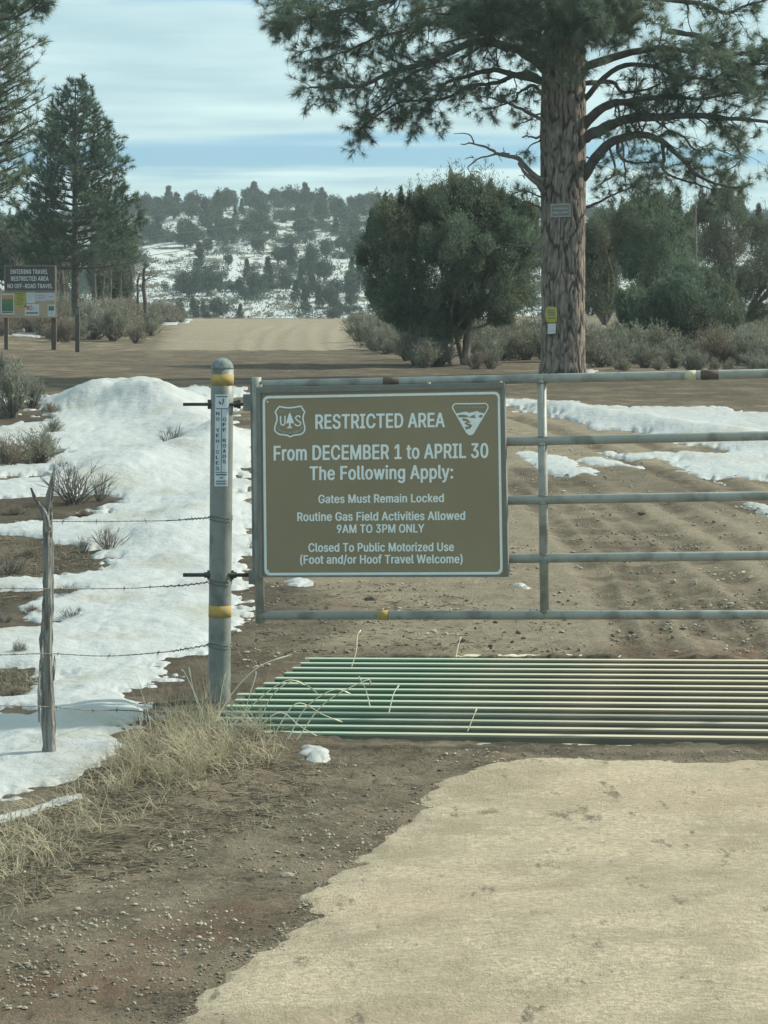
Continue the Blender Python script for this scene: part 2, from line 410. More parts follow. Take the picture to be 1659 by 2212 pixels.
# narrow bold sans-serif letter shapes: character | advance | points | triangles
GLYPHS = {}
for _l in """(|295|175,-107 232,-108 254,-103 261,-95 228,-15 202,59 188,119 179,187 181,255 196,345 222,437 261,535 261,541 256,546 230,552 184,552 164,549 152,543 145,533 114,469 94,411 74,331 63,259 61,225 63,159 74,91 84,51 111,-21 148,-96 156,-103|14.15.16 13.14.16 13.16.17 12.13.17 12.17.18 11.12.18 10.11.18 10.18.19 10.19.20 9.10.20 9.20.21 8.9.21 8.21.22 8.22.23 7.8.23 7.23.24 6.7.24 6.24.25 5.6.25 5.25.26 4.5.26 4.26.27 3.4.27 3.27.28 2.3.28 2.28.29 1.2.29 1.29.0
)|295|37,-107 94,-108 116,-103 126,-95 153,-43 180,23 200,97 211,169 209,267 201,323 186,387 158,471 131,529 120,545 102,550 40,552 18,547 11,539 45,455 68,381 85,307 93,239 93,173 79,87 58,19 11,-93 16,-102|14.15.16 13.14.16 13.16.17 12.13.17 12.17.18 11.12.18 10.11.18 10.18.19 9.10.19 9.19.20 8.9.20 8.20.21 7.8.21 7.21.22 7.22.23 6.7.23 5.6.23 5.23.24 4.5.24 4.24.25 3.4.25 3.25.26 2.3.26 2.26.0 1.2.0
-|475|114,177 327,176 353,180 361,185 364,191 364,241 357,250 336,255 123,256 97,252 89,247 87,241 87,191 93,182|7.8.9 6.7.9 6.9.10 5.6.10 5.10.11 4.5.11 4.11.12 3.4.12 3.12.13 2.3.13 2.13.0 1.2.0
/|271|14,-87 61,-88 81,-86 93,-81 100,-71 261,525 261,533 257,539 235,544 187,546 167,543 155,538 149,529 -11,-67 -12,-75 -8,-81|8.9.10 7.8.10 7.10.11 6.7.11 6.11.12 5.6.12 5.12.13 4.5.13 4.13.14 3.4.14 3.14.15 2.3.15 2.15.0 1.2.0
0|475|212,-18 255,-16 305,-5 332,8 367,36 393,72 412,112 421,144 432,210 434,260 427,334 413,392 395,432 372,466 349,489 329,502 291,518 243,527 211,527 153,515 123,501 86,472 61,436 40,392 26,336 20,276 22,204 32,142 51,88 69,58 89,33 129,4 167,-11 215,64 193,76 179,89 158,124 146,164 140,196 138,286 146,344 158,384 167,402 185,427 205,440 225,447 237,445 261,432 277,417 288,400 300,372 307,344 314,304 316,228 308,166 301,140 285,104 269,83 249,69 235,63|16.17.18 16.18.19 15.16.19 15.19.20 14.15.20 14.20.21 13.14.21 13.21.22 12.13.45 45.13.22 12.45.46 44.45.22 12.46.47 43.44.22 43.22.23 11.12.47 11.47.48 42.43.23 11.48.49 41.42.23 11.49.50 10.11.50 41.23.24 40.41.24 10.50.51 10.51.52 39.40.24 39.24.25 9.10.52 9.52.53 38.39.25 38.25.26 8.9.53 8.53.54 7.8.54 38.26.27 37.38.27 7.54.55 36.37.27 6.7.55 36.27.28 6.55.56 35.36.28 5.6.56 5.56.57 34.35.28 34.28.29 5.57.58 33.34.29 4.5.58 4.58.59 59.33.29 4.59.29 4.29.30 3.4.30 3.30.31 2.3.31 2.31.32 1.2.32 1.32.0
1|475|76,-11 383,-12 409,-7 418,3 418,49 411,60 383,66 311,66 305,71 303,507 295,515 273,520 211,520 183,517 169,511 65,435 59,425 59,361 63,353 73,349 91,348 107,351 177,401 182,401 184,395 184,71 175,66 81,66 54,59 49,49 50,1 57,-7|11.12.13 10.11.13 10.13.14 9.10.14 9.14.15 8.9.24 24.9.23 23.9.15 23.15.16 23.16.22 22.16.17 21.22.17 8.24.25 21.17.18 21.18.19 20.21.19 7.8.25 7.25.26 6.7.26 6.26.27 5.6.27 5.27.28 4.5.28 4.28.29 3.4.29 3.29.30 2.3.30 2.30.31 1.2.31 1.31.0
3|475|196,-18 233,-19 279,-12 335,8 365,28 387,49 400,68 413,96 420,124 419,166 410,202 395,228 371,257 343,276 303,293 269,300 266,304 395,453 399,464 399,506 391,516 365,521 79,521 57,518 47,514 42,506 43,452 53,443 79,439 235,439 244,436 237,424 133,304 130,294 130,252 133,244 143,239 163,235 211,235 233,232 253,225 275,210 291,188 300,160 299,128 289,98 275,82 251,68 219,62 203,63 181,70 160,84 144,106 136,132 127,139 103,143 49,143 25,138 17,130 25,90 40,60 75,24 109,4 129,-4 157,-12|21.22.23 20.21.23 20.23.24 19.20.24 19.24.25 18.19.25 18.25.26 17.18.26 16.17.30 30.17.29 29.17.26 29.26.27 29.27.28 16.30.31 16.31.32 15.16.32 15.32.33 14.15.33 14.33.34 13.14.34 12.13.34 11.12.34 11.34.35 11.35.36 11.36.38 38.36.37 11.38.39 11.39.40 10.11.40 10.40.41 10.41.42 9.10.42 9.42.43 8.9.43 8.43.44 54.55.56 54.56.57 53.54.57 53.57.58 52.53.58 52.58.59 8.44.45 7.8.45 51.52.59 7.45.46 6.7.46 51.59.60 50.51.60 6.46.47 49.50.60 5.6.47 5.47.48 48.49.60 5.48.60 5.60.61 4.5.61 3.4.61 3.61.62 2.3.62 2.62.63 2.63.64 2.64.0 1.2.0
9|475|132,-11 197,-12 217,-9 227,-3 327,143 377,221 399,265 413,311 417,349 409,401 392,441 373,468 343,495 309,512 279,521 253,526 227,528 207,526 173,521 141,511 115,498 89,478 67,453 50,423 40,395 36,367 36,335 46,289 58,263 82,233 113,209 133,199 165,189 221,182 224,179 107,7 105,1 109,-5 215,257 199,264 185,274 165,299 156,327 154,351 156,375 165,402 181,425 195,437 210,445 223,448 237,447 253,440 271,427 288,403 297,375 299,351 297,329 288,299 269,275 255,264 239,257|15.16.17 15.17.18 14.15.18 13.14.18 13.18.19 12.13.19 12.19.20 12.20.21 11.12.21 11.21.22 10.11.49 49.11.22 49.22.23 10.49.50 48.49.23 10.50.51 47.48.23 9.10.51 9.51.52 46.47.23 9.52.53 45.46.23 45.23.24 9.53.54 44.45.24 8.9.54 44.24.25 8.54.55 43.44.25 43.25.26 8.55.56 42.43.26 7.8.56 42.26.27 7.56.57 41.42.27 6.7.57 6.57.58 40.41.27 40.27.28 6.58.59 39.40.28 5.6.59 5.59.60 38.39.28 38.28.29 5.60.38 5.38.29 5.29.30 4.5.33 33.5.30 33.30.31 33.31.32 4.33.34 4.34.35 3.4.35 3.35.36 3.36.37 2.3.37 2.37.0 1.2.0
:|210|90,-15 125,-12 148,1 163,19 168,39 164,61 149,81 131,92 103,98 71,95 43,82 27,61 22,43 26,23 41,2 63,-10 86,261 117,262 141,271 159,289 168,313 165,335 151,355 131,367 105,372 77,371 53,364 34,349 25,333 22,321 26,297 41,278 59,266|7.8.9 7.9.10 6.7.10 6.10.11 5.6.11 5.11.12 4.5.12 4.12.13 3.4.13 3.13.14 2.3.14 2.14.15 1.2.15 1.15.0 23.24.25 23.25.26 22.23.26 22.26.27 21.22.27 21.27.28 20.21.28 20.28.29 20.29.30 19.20.30 19.30.31 18.19.31 18.31.32 17.18.32 17.32.16
A|502|16,-11 79,-12 99,-9 109,-3 116,9 156,123 159,128 167,130 317,129 323,123 365,5 371,-5 399,-12 449,-12 473,-10 485,-5 489,1 487,11 382,297 302,511 289,517 267,520 205,520 177,513 170,501 -9,7 -10,1 -6,-5 191,211 190,219 235,353 239,355 242,353 253,321 288,221 289,213 281,210|20.21.22 20.22.23 19.20.23 19.23.24 18.19.24 18.24.31 31.24.30 30.24.25 18.31.32 18.32.33 29.30.25 18.33.34 17.18.34 17.34.35 28.29.25 17.35.36 36.28.6 6.28.25 17.36.8 8.36.7 7.36.6 17.8.9 5.6.25 17.9.10 4.5.25 16.17.10 3.4.25 3.25.26 16.10.11 15.16.11 3.26.27 2.3.27 14.15.11 14.11.12 2.27.0 1.2.0 13.14.12
B|478|60,-11 263,-12 315,-6 349,4 373,15 401,33 421,57 432,75 442,101 446,137 441,175 430,203 413,228 389,250 365,263 362,267 399,297 414,319 423,345 426,375 422,409 407,445 385,473 355,495 327,507 295,516 261,520 69,520 47,517 35,511 32,497 32,7 34,-1 39,-6 157,71 153,74 152,81 152,207 155,216 263,218 282,211 302,197 319,173 327,137 321,107 304,85 287,75 267,70 157,299 153,302 152,309 152,431 155,438 241,440 265,436 287,423 302,401 308,371 303,345 297,331 285,317 267,305 249,298|25.26.27 25.27.28 25.28.29 24.25.29 24.29.30 23.24.30 23.30.52 52.30.51 51.30.31 22.23.52 21.22.52 20.21.53 53.21.52 20.53.54 20.54.55 50.51.31 20.55.56 19.20.56 19.56.57 18.19.57 18.57.58 17.18.58 17.58.59 17.59.60 16.17.60 16.60.61 49.50.31 16.61.62 48.49.31 62.48.38 38.48.31 16.62.38 15.16.38 14.15.38 13.14.38 12.13.38 11.12.39 39.12.38 11.39.40 37.38.31 11.40.41 36.37.31 10.11.41 10.41.42 9.10.42 9.42.43 8.9.43 8.43.44 8.44.45 7.8.45 7.45.46 35.36.31 6.7.46 6.46.47 34.35.31 47.34.31 6.47.31 5.6.31 4.5.31 3.4.31 3.31.32 2.3.32 2.32.33 1.2.33 1.33.0
C|532|250,-18 301,-17 351,-6 393,11 423,30 451,55 474,86 491,124 499,160 491,168 467,173 415,173 393,170 382,162 370,130 354,106 339,92 319,78 295,69 277,65 253,66 223,74 197,90 175,112 157,137 143,170 132,224 132,278 137,312 144,340 161,378 184,408 215,431 251,443 279,443 295,440 331,424 357,399 374,368 381,348 397,340 465,337 485,340 495,344 499,354 491,384 476,418 464,436 449,455 423,479 385,502 357,513 327,521 281,527 255,527 217,523 183,515 151,503 113,480 77,447 61,426 42,394 28,360 19,326 14,296 12,262 14,212 19,182 28,148 51,98 77,61 103,36 125,20 157,3 187,-7|53.54.55 52.53.55 52.55.56 51.52.56 51.56.57 50.51.57 50.57.58 49.50.58 49.58.59 48.49.59 47.48.34 34.48.59 34.59.33 33.59.60 47.34.35 32.33.60 47.35.36 46.47.36 31.32.60 31.60.61 46.36.37 45.46.37 30.31.61 45.37.38 30.61.62 44.45.38 29.30.62 44.38.39 29.62.63 43.44.39 43.39.40 42.43.40 28.29.63 41.42.40 28.63.64 27.28.64 27.64.65 26.27.65 26.65.66 25.26.66 25.66.67 25.67.68 10.11.12 9.10.12 24.25.68 9.12.13 8.9.13 8.13.14 7.8.14 24.68.69 23.24.69 7.14.15 6.7.15 22.23.69 6.15.16 22.69.70 6.16.17 21.22.70 5.6.17 5.17.18 20.21.70 5.18.19 19.20.70 5.19.70 5.70.71 4.5.71 4.71.72 3.4.72 3.72.73 2.3.73 2.73.74 1.2.74 1.74.0
D|524|60,-11 231,-12 307,-1 341,9 379,28 401,43 423,63 441,85 460,117 481,177 488,217 490,251 488,293 479,341 462,391 441,425 423,448 406,463 375,485 345,499 307,511 255,520 67,520 45,517 35,511 32,497 32,7 34,-1 39,-6 157,71 153,74 152,81 153,436 161,440 223,440 261,436 295,422 324,399 341,378 353,355 365,315 370,285 370,227 366,197 359,171 346,139 332,119 314,101 277,79 241,70|21.22.23 20.21.23 20.23.24 19.20.24 19.24.25 18.19.25 18.25.33 33.25.32 32.25.26 17.18.33 16.17.33 15.16.34 34.16.33 15.34.35 31.32.26 15.35.36 14.15.36 14.36.37 14.37.38 13.14.38 13.38.39 13.39.40 12.13.40 12.40.41 11.12.41 11.41.42 10.11.42 10.42.43 9.10.43 9.43.44 8.9.44 8.44.45 8.45.46 8.46.47 7.8.47 7.47.48 6.7.48 30.31.26 6.48.49 29.30.26 49.29.26 6.49.26 5.6.26 4.5.26 3.4.26 2.3.26 2.26.27 2.27.28 1.2.28 1.28.0
E|441|60,-11 369,-12 393,-8 403,1 404,55 399,63 391,67 367,70 161,70 155,72 152,77 152,205 155,214 349,216 373,220 381,225 384,233 384,279 381,289 371,295 349,298 159,298 154,301 152,311 152,431 155,438 365,440 389,444 399,453 400,505 395,513 383,518 361,520 69,520 47,517 35,511 32,497 32,7 34,-1 39,-6|31.32.33 31.33.34 30.31.34 30.34.35 29.30.35 29.35.36 28.29.36 28.36.25 25.36.24 24.36.37 27.28.25 26.27.25 23.24.37 22.23.37 21.22.37 20.21.12 12.21.37 19.20.12 18.19.12 17.18.12 16.17.12 15.16.12 14.15.12 13.14.12 11.12.37 10.11.37 9.10.37 8.9.37 7.8.37 6.7.37 5.6.37 4.5.37 3.4.37 3.37.38 2.3.38 2.38.39 2.39.0 1.2.0
F|432|60,-11 121,-12 143,-7 151,1 152,199 155,208 339,210 363,214 372,221 374,273 371,281 363,286 337,290 161,290 153,294 154,437 161,440 281,440 363,440 391,447 396,457 396,503 391,513 381,517 359,520 69,520 45,517 34,509 32,497 32,7 34,-1 39,-6|23.24.25 23.25.26 22.23.26 22.26.27 21.22.27 21.27.28 20.21.28 20.28.16 16.28.15 15.28.29 19.20.16 18.19.16 17.18.16 14.15.29 13.14.29 12.13.5 5.13.29 11.12.5 10.11.5 9.10.5 8.9.5 7.8.5 6.7.5 4.5.29 3.4.29 3.29.30 2.3.30 2.30.31 2.31.0 1.2.0
G|542|252,-18 279,-19 317,-14 373,0 421,26 457,59 482,96 499,142 506,192 506,248 504,256 499,261 471,267 289,267 261,261 256,256 254,248 254,206 258,196 267,191 287,187 382,186 385,180 377,144 369,126 348,98 321,78 299,69 275,65 253,66 229,72 205,85 189,97 167,122 154,144 143,170 132,224 132,284 143,338 161,379 189,412 207,426 229,437 251,443 279,443 299,439 317,430 348,406 363,386 381,348 393,341 415,337 469,337 493,342 499,346 500,352 491,386 474,422 457,445 429,473 401,492 379,504 353,514 317,523 275,527 247,527 195,519 157,506 123,488 99,471 79,451 59,424 41,393 29,362 19,324 12,270 12,238 19,184 26,154 40,118 59,84 79,58 125,19 157,3 189,-8|63.64.65 63.65.66 62.63.66 62.66.67 61.62.67 61.67.68 60.61.68 59.60.68 59.68.69 58.59.69 58.69.70 58.70.43 43.70.71 57.58.44 44.58.43 57.44.45 42.43.71 57.45.46 41.42.71 57.46.47 40.41.71 40.71.72 56.57.47 39.40.72 56.47.48 39.72.73 55.56.48 55.48.49 38.39.73 38.73.74 54.55.49 54.49.50 53.54.50 52.53.50 52.50.51 37.38.74 37.74.75 36.37.75 36.75.76 11.12.13 11.13.14 10.11.14 10.14.15 9.10.15 9.15.16 8.9.16 8.16.17 36.76.77 35.36.77 8.17.18 8.18.19 7.8.21 21.8.19 21.19.20 7.21.22 35.77.78 7.22.23 34.35.78 34.78.79 7.23.24 33.34.79 6.7.24 6.24.25 32.33.79 32.79.80 6.25.26 31.32.80 5.6.26 30.31.80 30.80.81 5.26.27 29.30.81 5.27.28 28.29.81 5.28.81 4.5.81 4.81.82 3.4.82 3.82.83 3.83.84 2.3.84 2.84.0 1.2.0
H|539|60,-11 119,-12 141,-8 150,-1 152,9 152,211 155,218 163,220 361,218 364,211 364,9 366,-1 377,-9 401,-12 451,-12 471,-9 481,-3 484,11 484,499 481,511 467,518 397,520 375,516 366,509 364,499 364,309 361,302 353,300 155,302 152,309 152,499 150,509 139,517 115,520 65,520 45,517 35,511 32,497 32,7 34,-1 39,-6|32.33.34 20.21.22 32.34.35 19.20.22 31.32.35 31.35.36 19.22.23 18.19.23 31.36.37 18.23.24 30.31.37 17.18.24 17.24.25 29.30.37 29.37.38 17.25.26 28.29.38 17.26.27 27.28.6 6.28.38 17.27.8 8.27.7 7.27.6 17.8.9 5.6.38 17.9.10 4.5.38 16.17.10 16.10.11 3.4.38 3.38.39 16.11.12 2.3.39 2.39.40 15.16.12 2.40.0 1.2.0 14.15.12 14.12.13
I|322|31,-11 262,-12 286,-8 295,-1 297,51 292,63 282,67 264,70 216,71 211,79 211,433 216,439 266,440 284,443 294,449 297,459 296,507 288,515 268,519 38,520 14,516 5,509 3,459 8,447 18,443 36,440 86,439 91,431 91,77 86,71 34,70 16,67 6,61 3,51 4,1 12,-7|18.19.20 17.18.20 17.20.21 16.17.21 16.21.22 15.16.22 14.15.22 14.22.23 13.14.23 13.23.24 12.13.24 12.24.25 11.12.25 11.25.26 10.11.26 10.26.27 9.10.27 9.27.28 8.9.28 8.28.29 7.8.29 7.29.30 6.7.30 6.30.31 5.6.31 5.31.32 4.5.32 4.32.33 3.4.33 3.33.34 3.34.35 2.3.35 2.35.0 1.2.0
L|415|60,-11 355,-12 379,-8 389,1 390,55 385,63 377,67 353,70 161,70 154,73 152,309 152,499 150,509 141,516 121,520 69,520 43,516 33,507 32,7 34,-1 39,-6|14.15.16 13.14.16 12.13.16 12.16.17 11.12.17 11.17.18 10.11.18 9.10.18 8.9.18 7.8.18 6.7.18 5.6.18 4.5.18 3.4.18 3.18.19 2.3.19 2.19.20 2.20.0 1.2.0
M|650|60,-11 119,-12 141,-7 149,1 150,243 153,257 161,243 257,3 265,-6 291,-12 335,-12 357,-9 367,-3 465,243 473,257 476,243 476,11 478,-1 487,-8 511,-12 563,-12 591,-5 595,1 596,9 596,359 596,499 593,511 581,517 559,520 481,520 453,513 443,495 319,173 315,168 310,173 177,511 165,517 143,520 65,520 37,513 33,507 32,499 32,7 34,-1 39,-6|27.28.29 36.37.38 27.29.30 36.38.39 26.27.30 35.36.39 26.30.31 35.39.40 25.26.31 34.35.40 34.40.41 24.25.31 34.41.5 5.41.42 24.31.32 23.24.14 14.24.32 23.14.15 13.14.32 34.5.6 4.5.42 23.15.16 12.13.32 34.6.7 3.4.42 12.32.33 33.34.7 12.33.7 23.16.17 22.23.17 3.42.43 12.7.8 21.22.17 2.3.43 21.17.18 2.43.44 11.12.8 20.21.18 2.44.0 11.8.9 1.2.0 20.18.19 10.11.9
N|545|60,-11 121,-12 143,-7 151,1 152,305 155,316 163,307 361,-3 371,-9 391,-12 453,-12 477,-9 489,-3 492,11 492,501 490,509 485,514 465,519 401,520 379,515 371,507 370,207 367,195 356,207 163,511 151,517 125,520 65,520 45,517 35,511 32,497 32,7 34,-1 39,-6|25.26.27 25.27.28 17.18.19 16.17.19 24.25.28 24.28.29 16.19.20 15.16.20 23.24.29 23.29.30 14.15.20 14.20.21 13.14.21 23.30.5 5.30.31 23.5.6 4.5.31 23.6.7 3.4.31 13.21.22 22.23.7 13.22.7 12.13.7 3.31.32 2.3.32 2.32.33 11.12.7 11.7.8 2.33.0 1.2.0 11.8.9 10.11.9
O|555|250,-18 299,-17 347,-7 381,5 409,20 434,38 455,59 474,84 494,120 513,178 520,224 520,286 507,352 486,404 457,446 431,472 409,488 379,505 339,518 283,527 249,527 185,516 135,495 100,470 61,426 38,384 19,326 12,268 15,210 28,150 48,104 77,62 117,25 155,4 197,-10 251,66 223,74 195,92 175,112 157,137 144,166 137,196 132,226 132,284 137,314 149,354 165,384 181,405 208,426 229,437 253,443 283,443 309,435 331,422 356,400 373,378 389,344 397,310 402,270 402,238 398,200 388,164 375,134 357,109 339,92 305,72 279,65|18.19.20 18.20.21 17.18.21 17.21.22 16.17.22 16.22.23 15.16.23 14.15.23 14.23.50 50.23.24 13.14.51 51.14.50 49.50.24 13.51.52 48.49.24 13.52.53 47.48.24 47.24.25 13.53.54 46.47.25 12.13.54 12.54.55 45.46.25 45.25.26 12.55.56 44.45.26 11.12.56 11.56.57 44.26.27 43.44.27 11.57.58 10.11.58 42.43.27 10.58.59 42.27.28 10.59.60 41.42.28 9.10.60 41.28.29 9.60.61 40.41.29 8.9.61 39.40.29 8.61.62 39.29.30 38.39.30 8.62.63 7.8.63 37.38.30 7.63.64 37.30.31 7.64.65 36.37.31 6.7.65 35.36.31 6.65.66 66.35.31 6.66.31 6.31.32 5.6.32 4.5.32 4.32.33 3.4.33 2.3.33 2.33.34 1.2.34 1.34.0
P|467|60,-11 119,-12 141,-8 150,-1 152,165 155,172 257,174 311,183 345,196 369,209 393,230 409,251 424,281 431,303 436,329 436,369 427,407 412,439 400,457 373,483 343,500 323,507 261,520 67,520 43,516 34,509 32,497 32,7 34,-1 39,-6 157,255 153,258 152,265 154,437 161,440 241,440 269,433 290,419 307,395 313,377 316,353 313,317 305,295 294,279 275,264 255,256 229,254|22.23.24 21.22.24 21.24.25 21.25.26 20.21.26 19.20.26 19.26.34 34.26.33 33.26.27 18.19.34 17.18.34 17.34.35 17.35.36 16.17.36 32.33.27 16.36.37 16.37.38 15.16.38 15.38.39 15.39.40 14.15.40 14.40.41 13.14.41 13.41.42 12.13.42 12.42.43 11.12.43 11.43.44 31.32.27 11.44.45 30.31.27 11.45.46 46.30.5 5.30.27 11.46.5 10.11.5 9.10.5 8.9.5 7.8.5 6.7.5 4.5.27 3.4.27 3.27.28 2.3.28 2.28.29 2.29.0 1.2.0
R|471|60,-11 119,-12 141,-8 150,-1 152,9 152,177 155,184 163,186 217,186 226,183 329,-5 341,-10 365,-12 423,-12 451,-5 454,-1 453,5 347,201 349,207 390,235 414,265 427,291 436,327 437,353 433,393 426,415 413,441 391,470 359,493 313,511 259,520 67,520 47,517 37,513 33,507 32,499 32,7 34,-1 39,-6 157,269 153,272 152,279 154,437 161,440 239,440 271,433 291,421 308,397 316,365 313,321 306,303 296,289 275,275 255,268|29.30.31 29.31.32 29.32.33 29.33.34 28.29.34 28.34.35 28.35.43 43.35.42 42.35.36 27.28.43 26.27.43 25.26.44 44.26.43 25.44.45 41.42.36 25.45.46 25.46.47 24.25.47 24.47.48 23.24.48 23.48.49 22.23.49 21.22.49 21.49.50 21.50.51 20.21.51 20.51.52 40.41.36 20.52.53 39.40.36 53.39.6 6.39.36 20.53.6 19.20.6 18.19.7 7.19.6 17.18.7 16.17.9 9.17.8 8.17.7 5.6.36 16.9.10 4.5.36 3.4.36 3.36.37 15.16.10 14.15.10 2.3.37 2.37.38 13.14.10 13.10.11 2.38.0 1.2.0 13.11.12
S|469|200,-20 241,-21 291,-14 331,-2 369,17 388,32 413,60 431,100 436,136 433,166 422,198 403,225 381,244 355,261 329,272 191,316 167,329 149,350 145,366 144,384 148,400 157,416 169,429 187,439 223,447 255,442 277,431 298,410 310,378 321,369 345,365 395,365 417,369 426,376 428,384 422,414 408,444 400,456 372,484 337,505 309,516 279,523 233,527 203,527 147,516 115,505 81,484 62,468 47,448 30,410 24,374 27,344 39,314 52,294 81,268 107,253 139,239 273,197 298,182 313,162 317,142 316,128 312,112 302,94 283,78 267,70 229,61 191,66 163,79 147,96 139,110 132,136 121,145 97,149 43,149 21,145 12,138 13,116 23,83 41,52 67,25 87,12 127,-6 159,-14|41.42.43 41.43.44 40.41.44 40.44.45 39.40.45 38.39.45 38.45.46 38.46.47 37.38.47 37.47.48 36.37.24 24.37.48 24.48.49 36.24.25 23.24.49 35.36.25 35.25.26 22.23.49 35.26.27 21.22.49 20.21.49 34.35.27 34.27.28 20.49.50 19.20.50 33.34.28 18.19.50 33.28.29 32.33.29 18.50.51 31.32.29 31.29.30 17.18.51 16.17.51 16.51.52 15.16.52 14.15.52 14.52.53 14.53.54 13.14.54 13.54.55 12.13.55 12.55.56 11.12.56 11.56.57 10.11.57 9.10.57 9.57.58 9.58.59 8.9.59 8.59.60 72.73.74 72.74.75 71.72.75 71.75.76 8.60.61 71.76.77 7.8.61 70.71.77 7.61.62 70.77.78 7.62.63 69.70.78 6.7.63 68.69.78 6.63.64 68.78.79 67.68.79 6.64.65 6.65.66 66.67.79 6.66.79 5.6.79 5.79.80 4.5.80 4.80.81 3.4.81 3.81.82 2.3.82 2.82.83 1.2.83 1.83.0
T|471|192,-11 247,-12 267,-10 278,-5 283,3 285,437 293,440 415,440 439,446 446,457 445,505 443,511 435,516 409,520 259,520 37,520 11,514 4,503 4,455 13,445 39,440 155,440 163,435 164,7 166,-1 171,-6|13.14.15 12.13.15 12.15.16 11.12.16 11.16.17 10.11.17 9.10.17 9.17.18 8.9.18 8.18.19 7.8.19 7.19.20 6.7.20 6.20.21 5.6.21 5.21.22 4.5.22 4.22.23 4.23.24 3.4.24 3.24.25 2.3.25 2.25.0 1.2.0
U|539|238,-19 273,-20 321,-14 357,-4 381,6 411,24 440,51 470,97 480,127 486,179 486,505 477,515 455,519 399,520 381,517 369,513 364,501 364,177 361,149 350,117 333,94 307,75 279,66 255,64 235,66 207,77 187,92 173,109 157,143 152,181 152,497 150,509 139,516 111,520 63,519 43,516 34,509 32,497 32,163 37,131 46,101 61,73 73,56 89,38 121,15 171,-7|32.33.34 12.13.14 11.12.14 32.34.35 11.14.15 31.32.35 31.35.36 10.11.15 10.15.16 30.31.36 30.36.37 9.10.16 9.16.17 29.30.37 29.37.38 28.29.38 8.9.17 8.17.18 28.38.39 8.18.19 27.28.39 27.39.40 7.8.19 7.19.20 26.27.40 26.40.41 6.7.20 6.20.21 25.26.41 24.25.41 6.21.22 24.41.42 23.24.42 6.22.23 6.23.42 6.42.43 5.6.43 5.43.44 4.5.44 4.44.45 3.4.45 2.3.45 2.45.0 1.2.0
V|502|204,-11 273,-12 295,-8 305,0 488,501 488,509 483,514 457,520 397,520 377,516 367,509 251,176 243,154 239,153 237,157 111,509 101,516 81,520 29,520 1,517 -9,509 -2,481 173,7 183,-6|17.18.19 6.7.8 6.8.9 16.17.19 16.19.20 6.9.10 15.16.20 5.6.10 14.15.20 4.5.10 4.10.11 14.20.21 3.4.11 14.21.22 3.11.12 13.14.22 3.12.13 3.13.22 3.22.23 2.3.23 2.23.0 1.2.0
W|708|154,-11 225,-12 247,-8 257,-1 337,292 343,301 350,287 429,-3 441,-9 463,-12 525,-12 553,-5 559,3 564,19 695,499 695,507 685,516 661,520 607,520 587,517 577,511 501,221 495,199 491,196 489,201 410,501 401,514 375,520 313,520 291,517 279,509 200,209 193,198 188,207 109,509 99,516 75,520 21,520 -5,514 -10,507 -7,493 125,7 133,-6|16.17.18 27.28.29 35.36.37 16.18.19 26.27.29 35.37.38 26.29.30 16.19.20 15.16.20 34.35.38 25.26.30 34.38.39 15.20.21 33.34.39 25.30.31 14.15.21 33.39.40 24.25.5 5.25.31 13.14.21 33.40.41 24.5.6 4.5.31 3.4.31 24.6.7 13.21.22 3.31.32 32.33.41 23.24.7 13.22.23 3.32.41 13.23.7 12.13.7 3.41.42 11.12.7 2.3.42 11.7.8 10.11.8 2.42.0 1.2.0 10.8.9
Y|494|204,-11 263,-12 285,-8 294,-1 298,209 480,505 479,511 473,515 449,520 385,520 357,513 345,497 250,341 239,323 235,322 231,326 115,513 87,520 25,520 1,516 -5,513 -8,507 -5,497 175,207 177,5 183,-6|17.18.19 7.8.9 7.9.10 16.17.19 16.19.20 6.7.10 6.10.11 15.16.20 15.20.21 5.6.11 15.21.22 4.5.11 4.11.12 15.22.23 4.12.13 14.15.23 4.13.14 4.14.23 3.4.23 3.23.24 3.24.25 2.3.25 2.25.0 1.2.0
a|411|150,-20 167,-20 203,-16 245,-3 263,-10 287,-13 333,-12 351,-9 361,-3 364,8 364,254 360,292 349,322 325,353 309,367 289,377 253,389 213,395 155,393 111,383 83,370 57,354 31,327 17,298 17,289 25,282 85,264 113,264 126,270 139,290 155,307 175,316 195,319 215,315 229,306 239,293 246,276 246,250 244,244 237,240 111,221 79,211 53,199 23,173 15,160 6,138 2,108 7,74 19,46 28,32 41,18 159,58 139,66 125,82 120,102 125,126 137,141 153,150 213,161 241,165 248,160 246,124 237,98 223,80 203,65 177,58|16.17.18 16.18.19 15.16.19 15.19.20 14.15.20 14.20.21 13.14.21 13.21.22 12.13.22 12.22.32 32.22.23 11.12.32 11.32.33 31.32.23 30.31.23 11.33.34 29.30.23 11.34.35 29.23.24 11.35.36 10.11.36 28.29.24 28.24.25 28.25.26 10.36.37 27.28.26 9.10.37 9.37.38 9.38.39 9.39.60 60.39.59 59.39.40 59.40.41 59.41.42 59.42.43 59.43.44 58.59.44 57.58.44 9.60.61 57.44.45 56.57.45 55.56.45 55.45.46 54.55.46 9.61.62 54.46.47 53.54.47 9.62.63 52.53.47 9.63.64 52.47.48 51.52.48 9.64.65 65.51.48 9.65.48 9.48.49 9.49.50 9.50.3 3.50.0 8.9.3 8.3.4 2.3.0 7.8.4 6.7.4 6.4.5 1.2.0
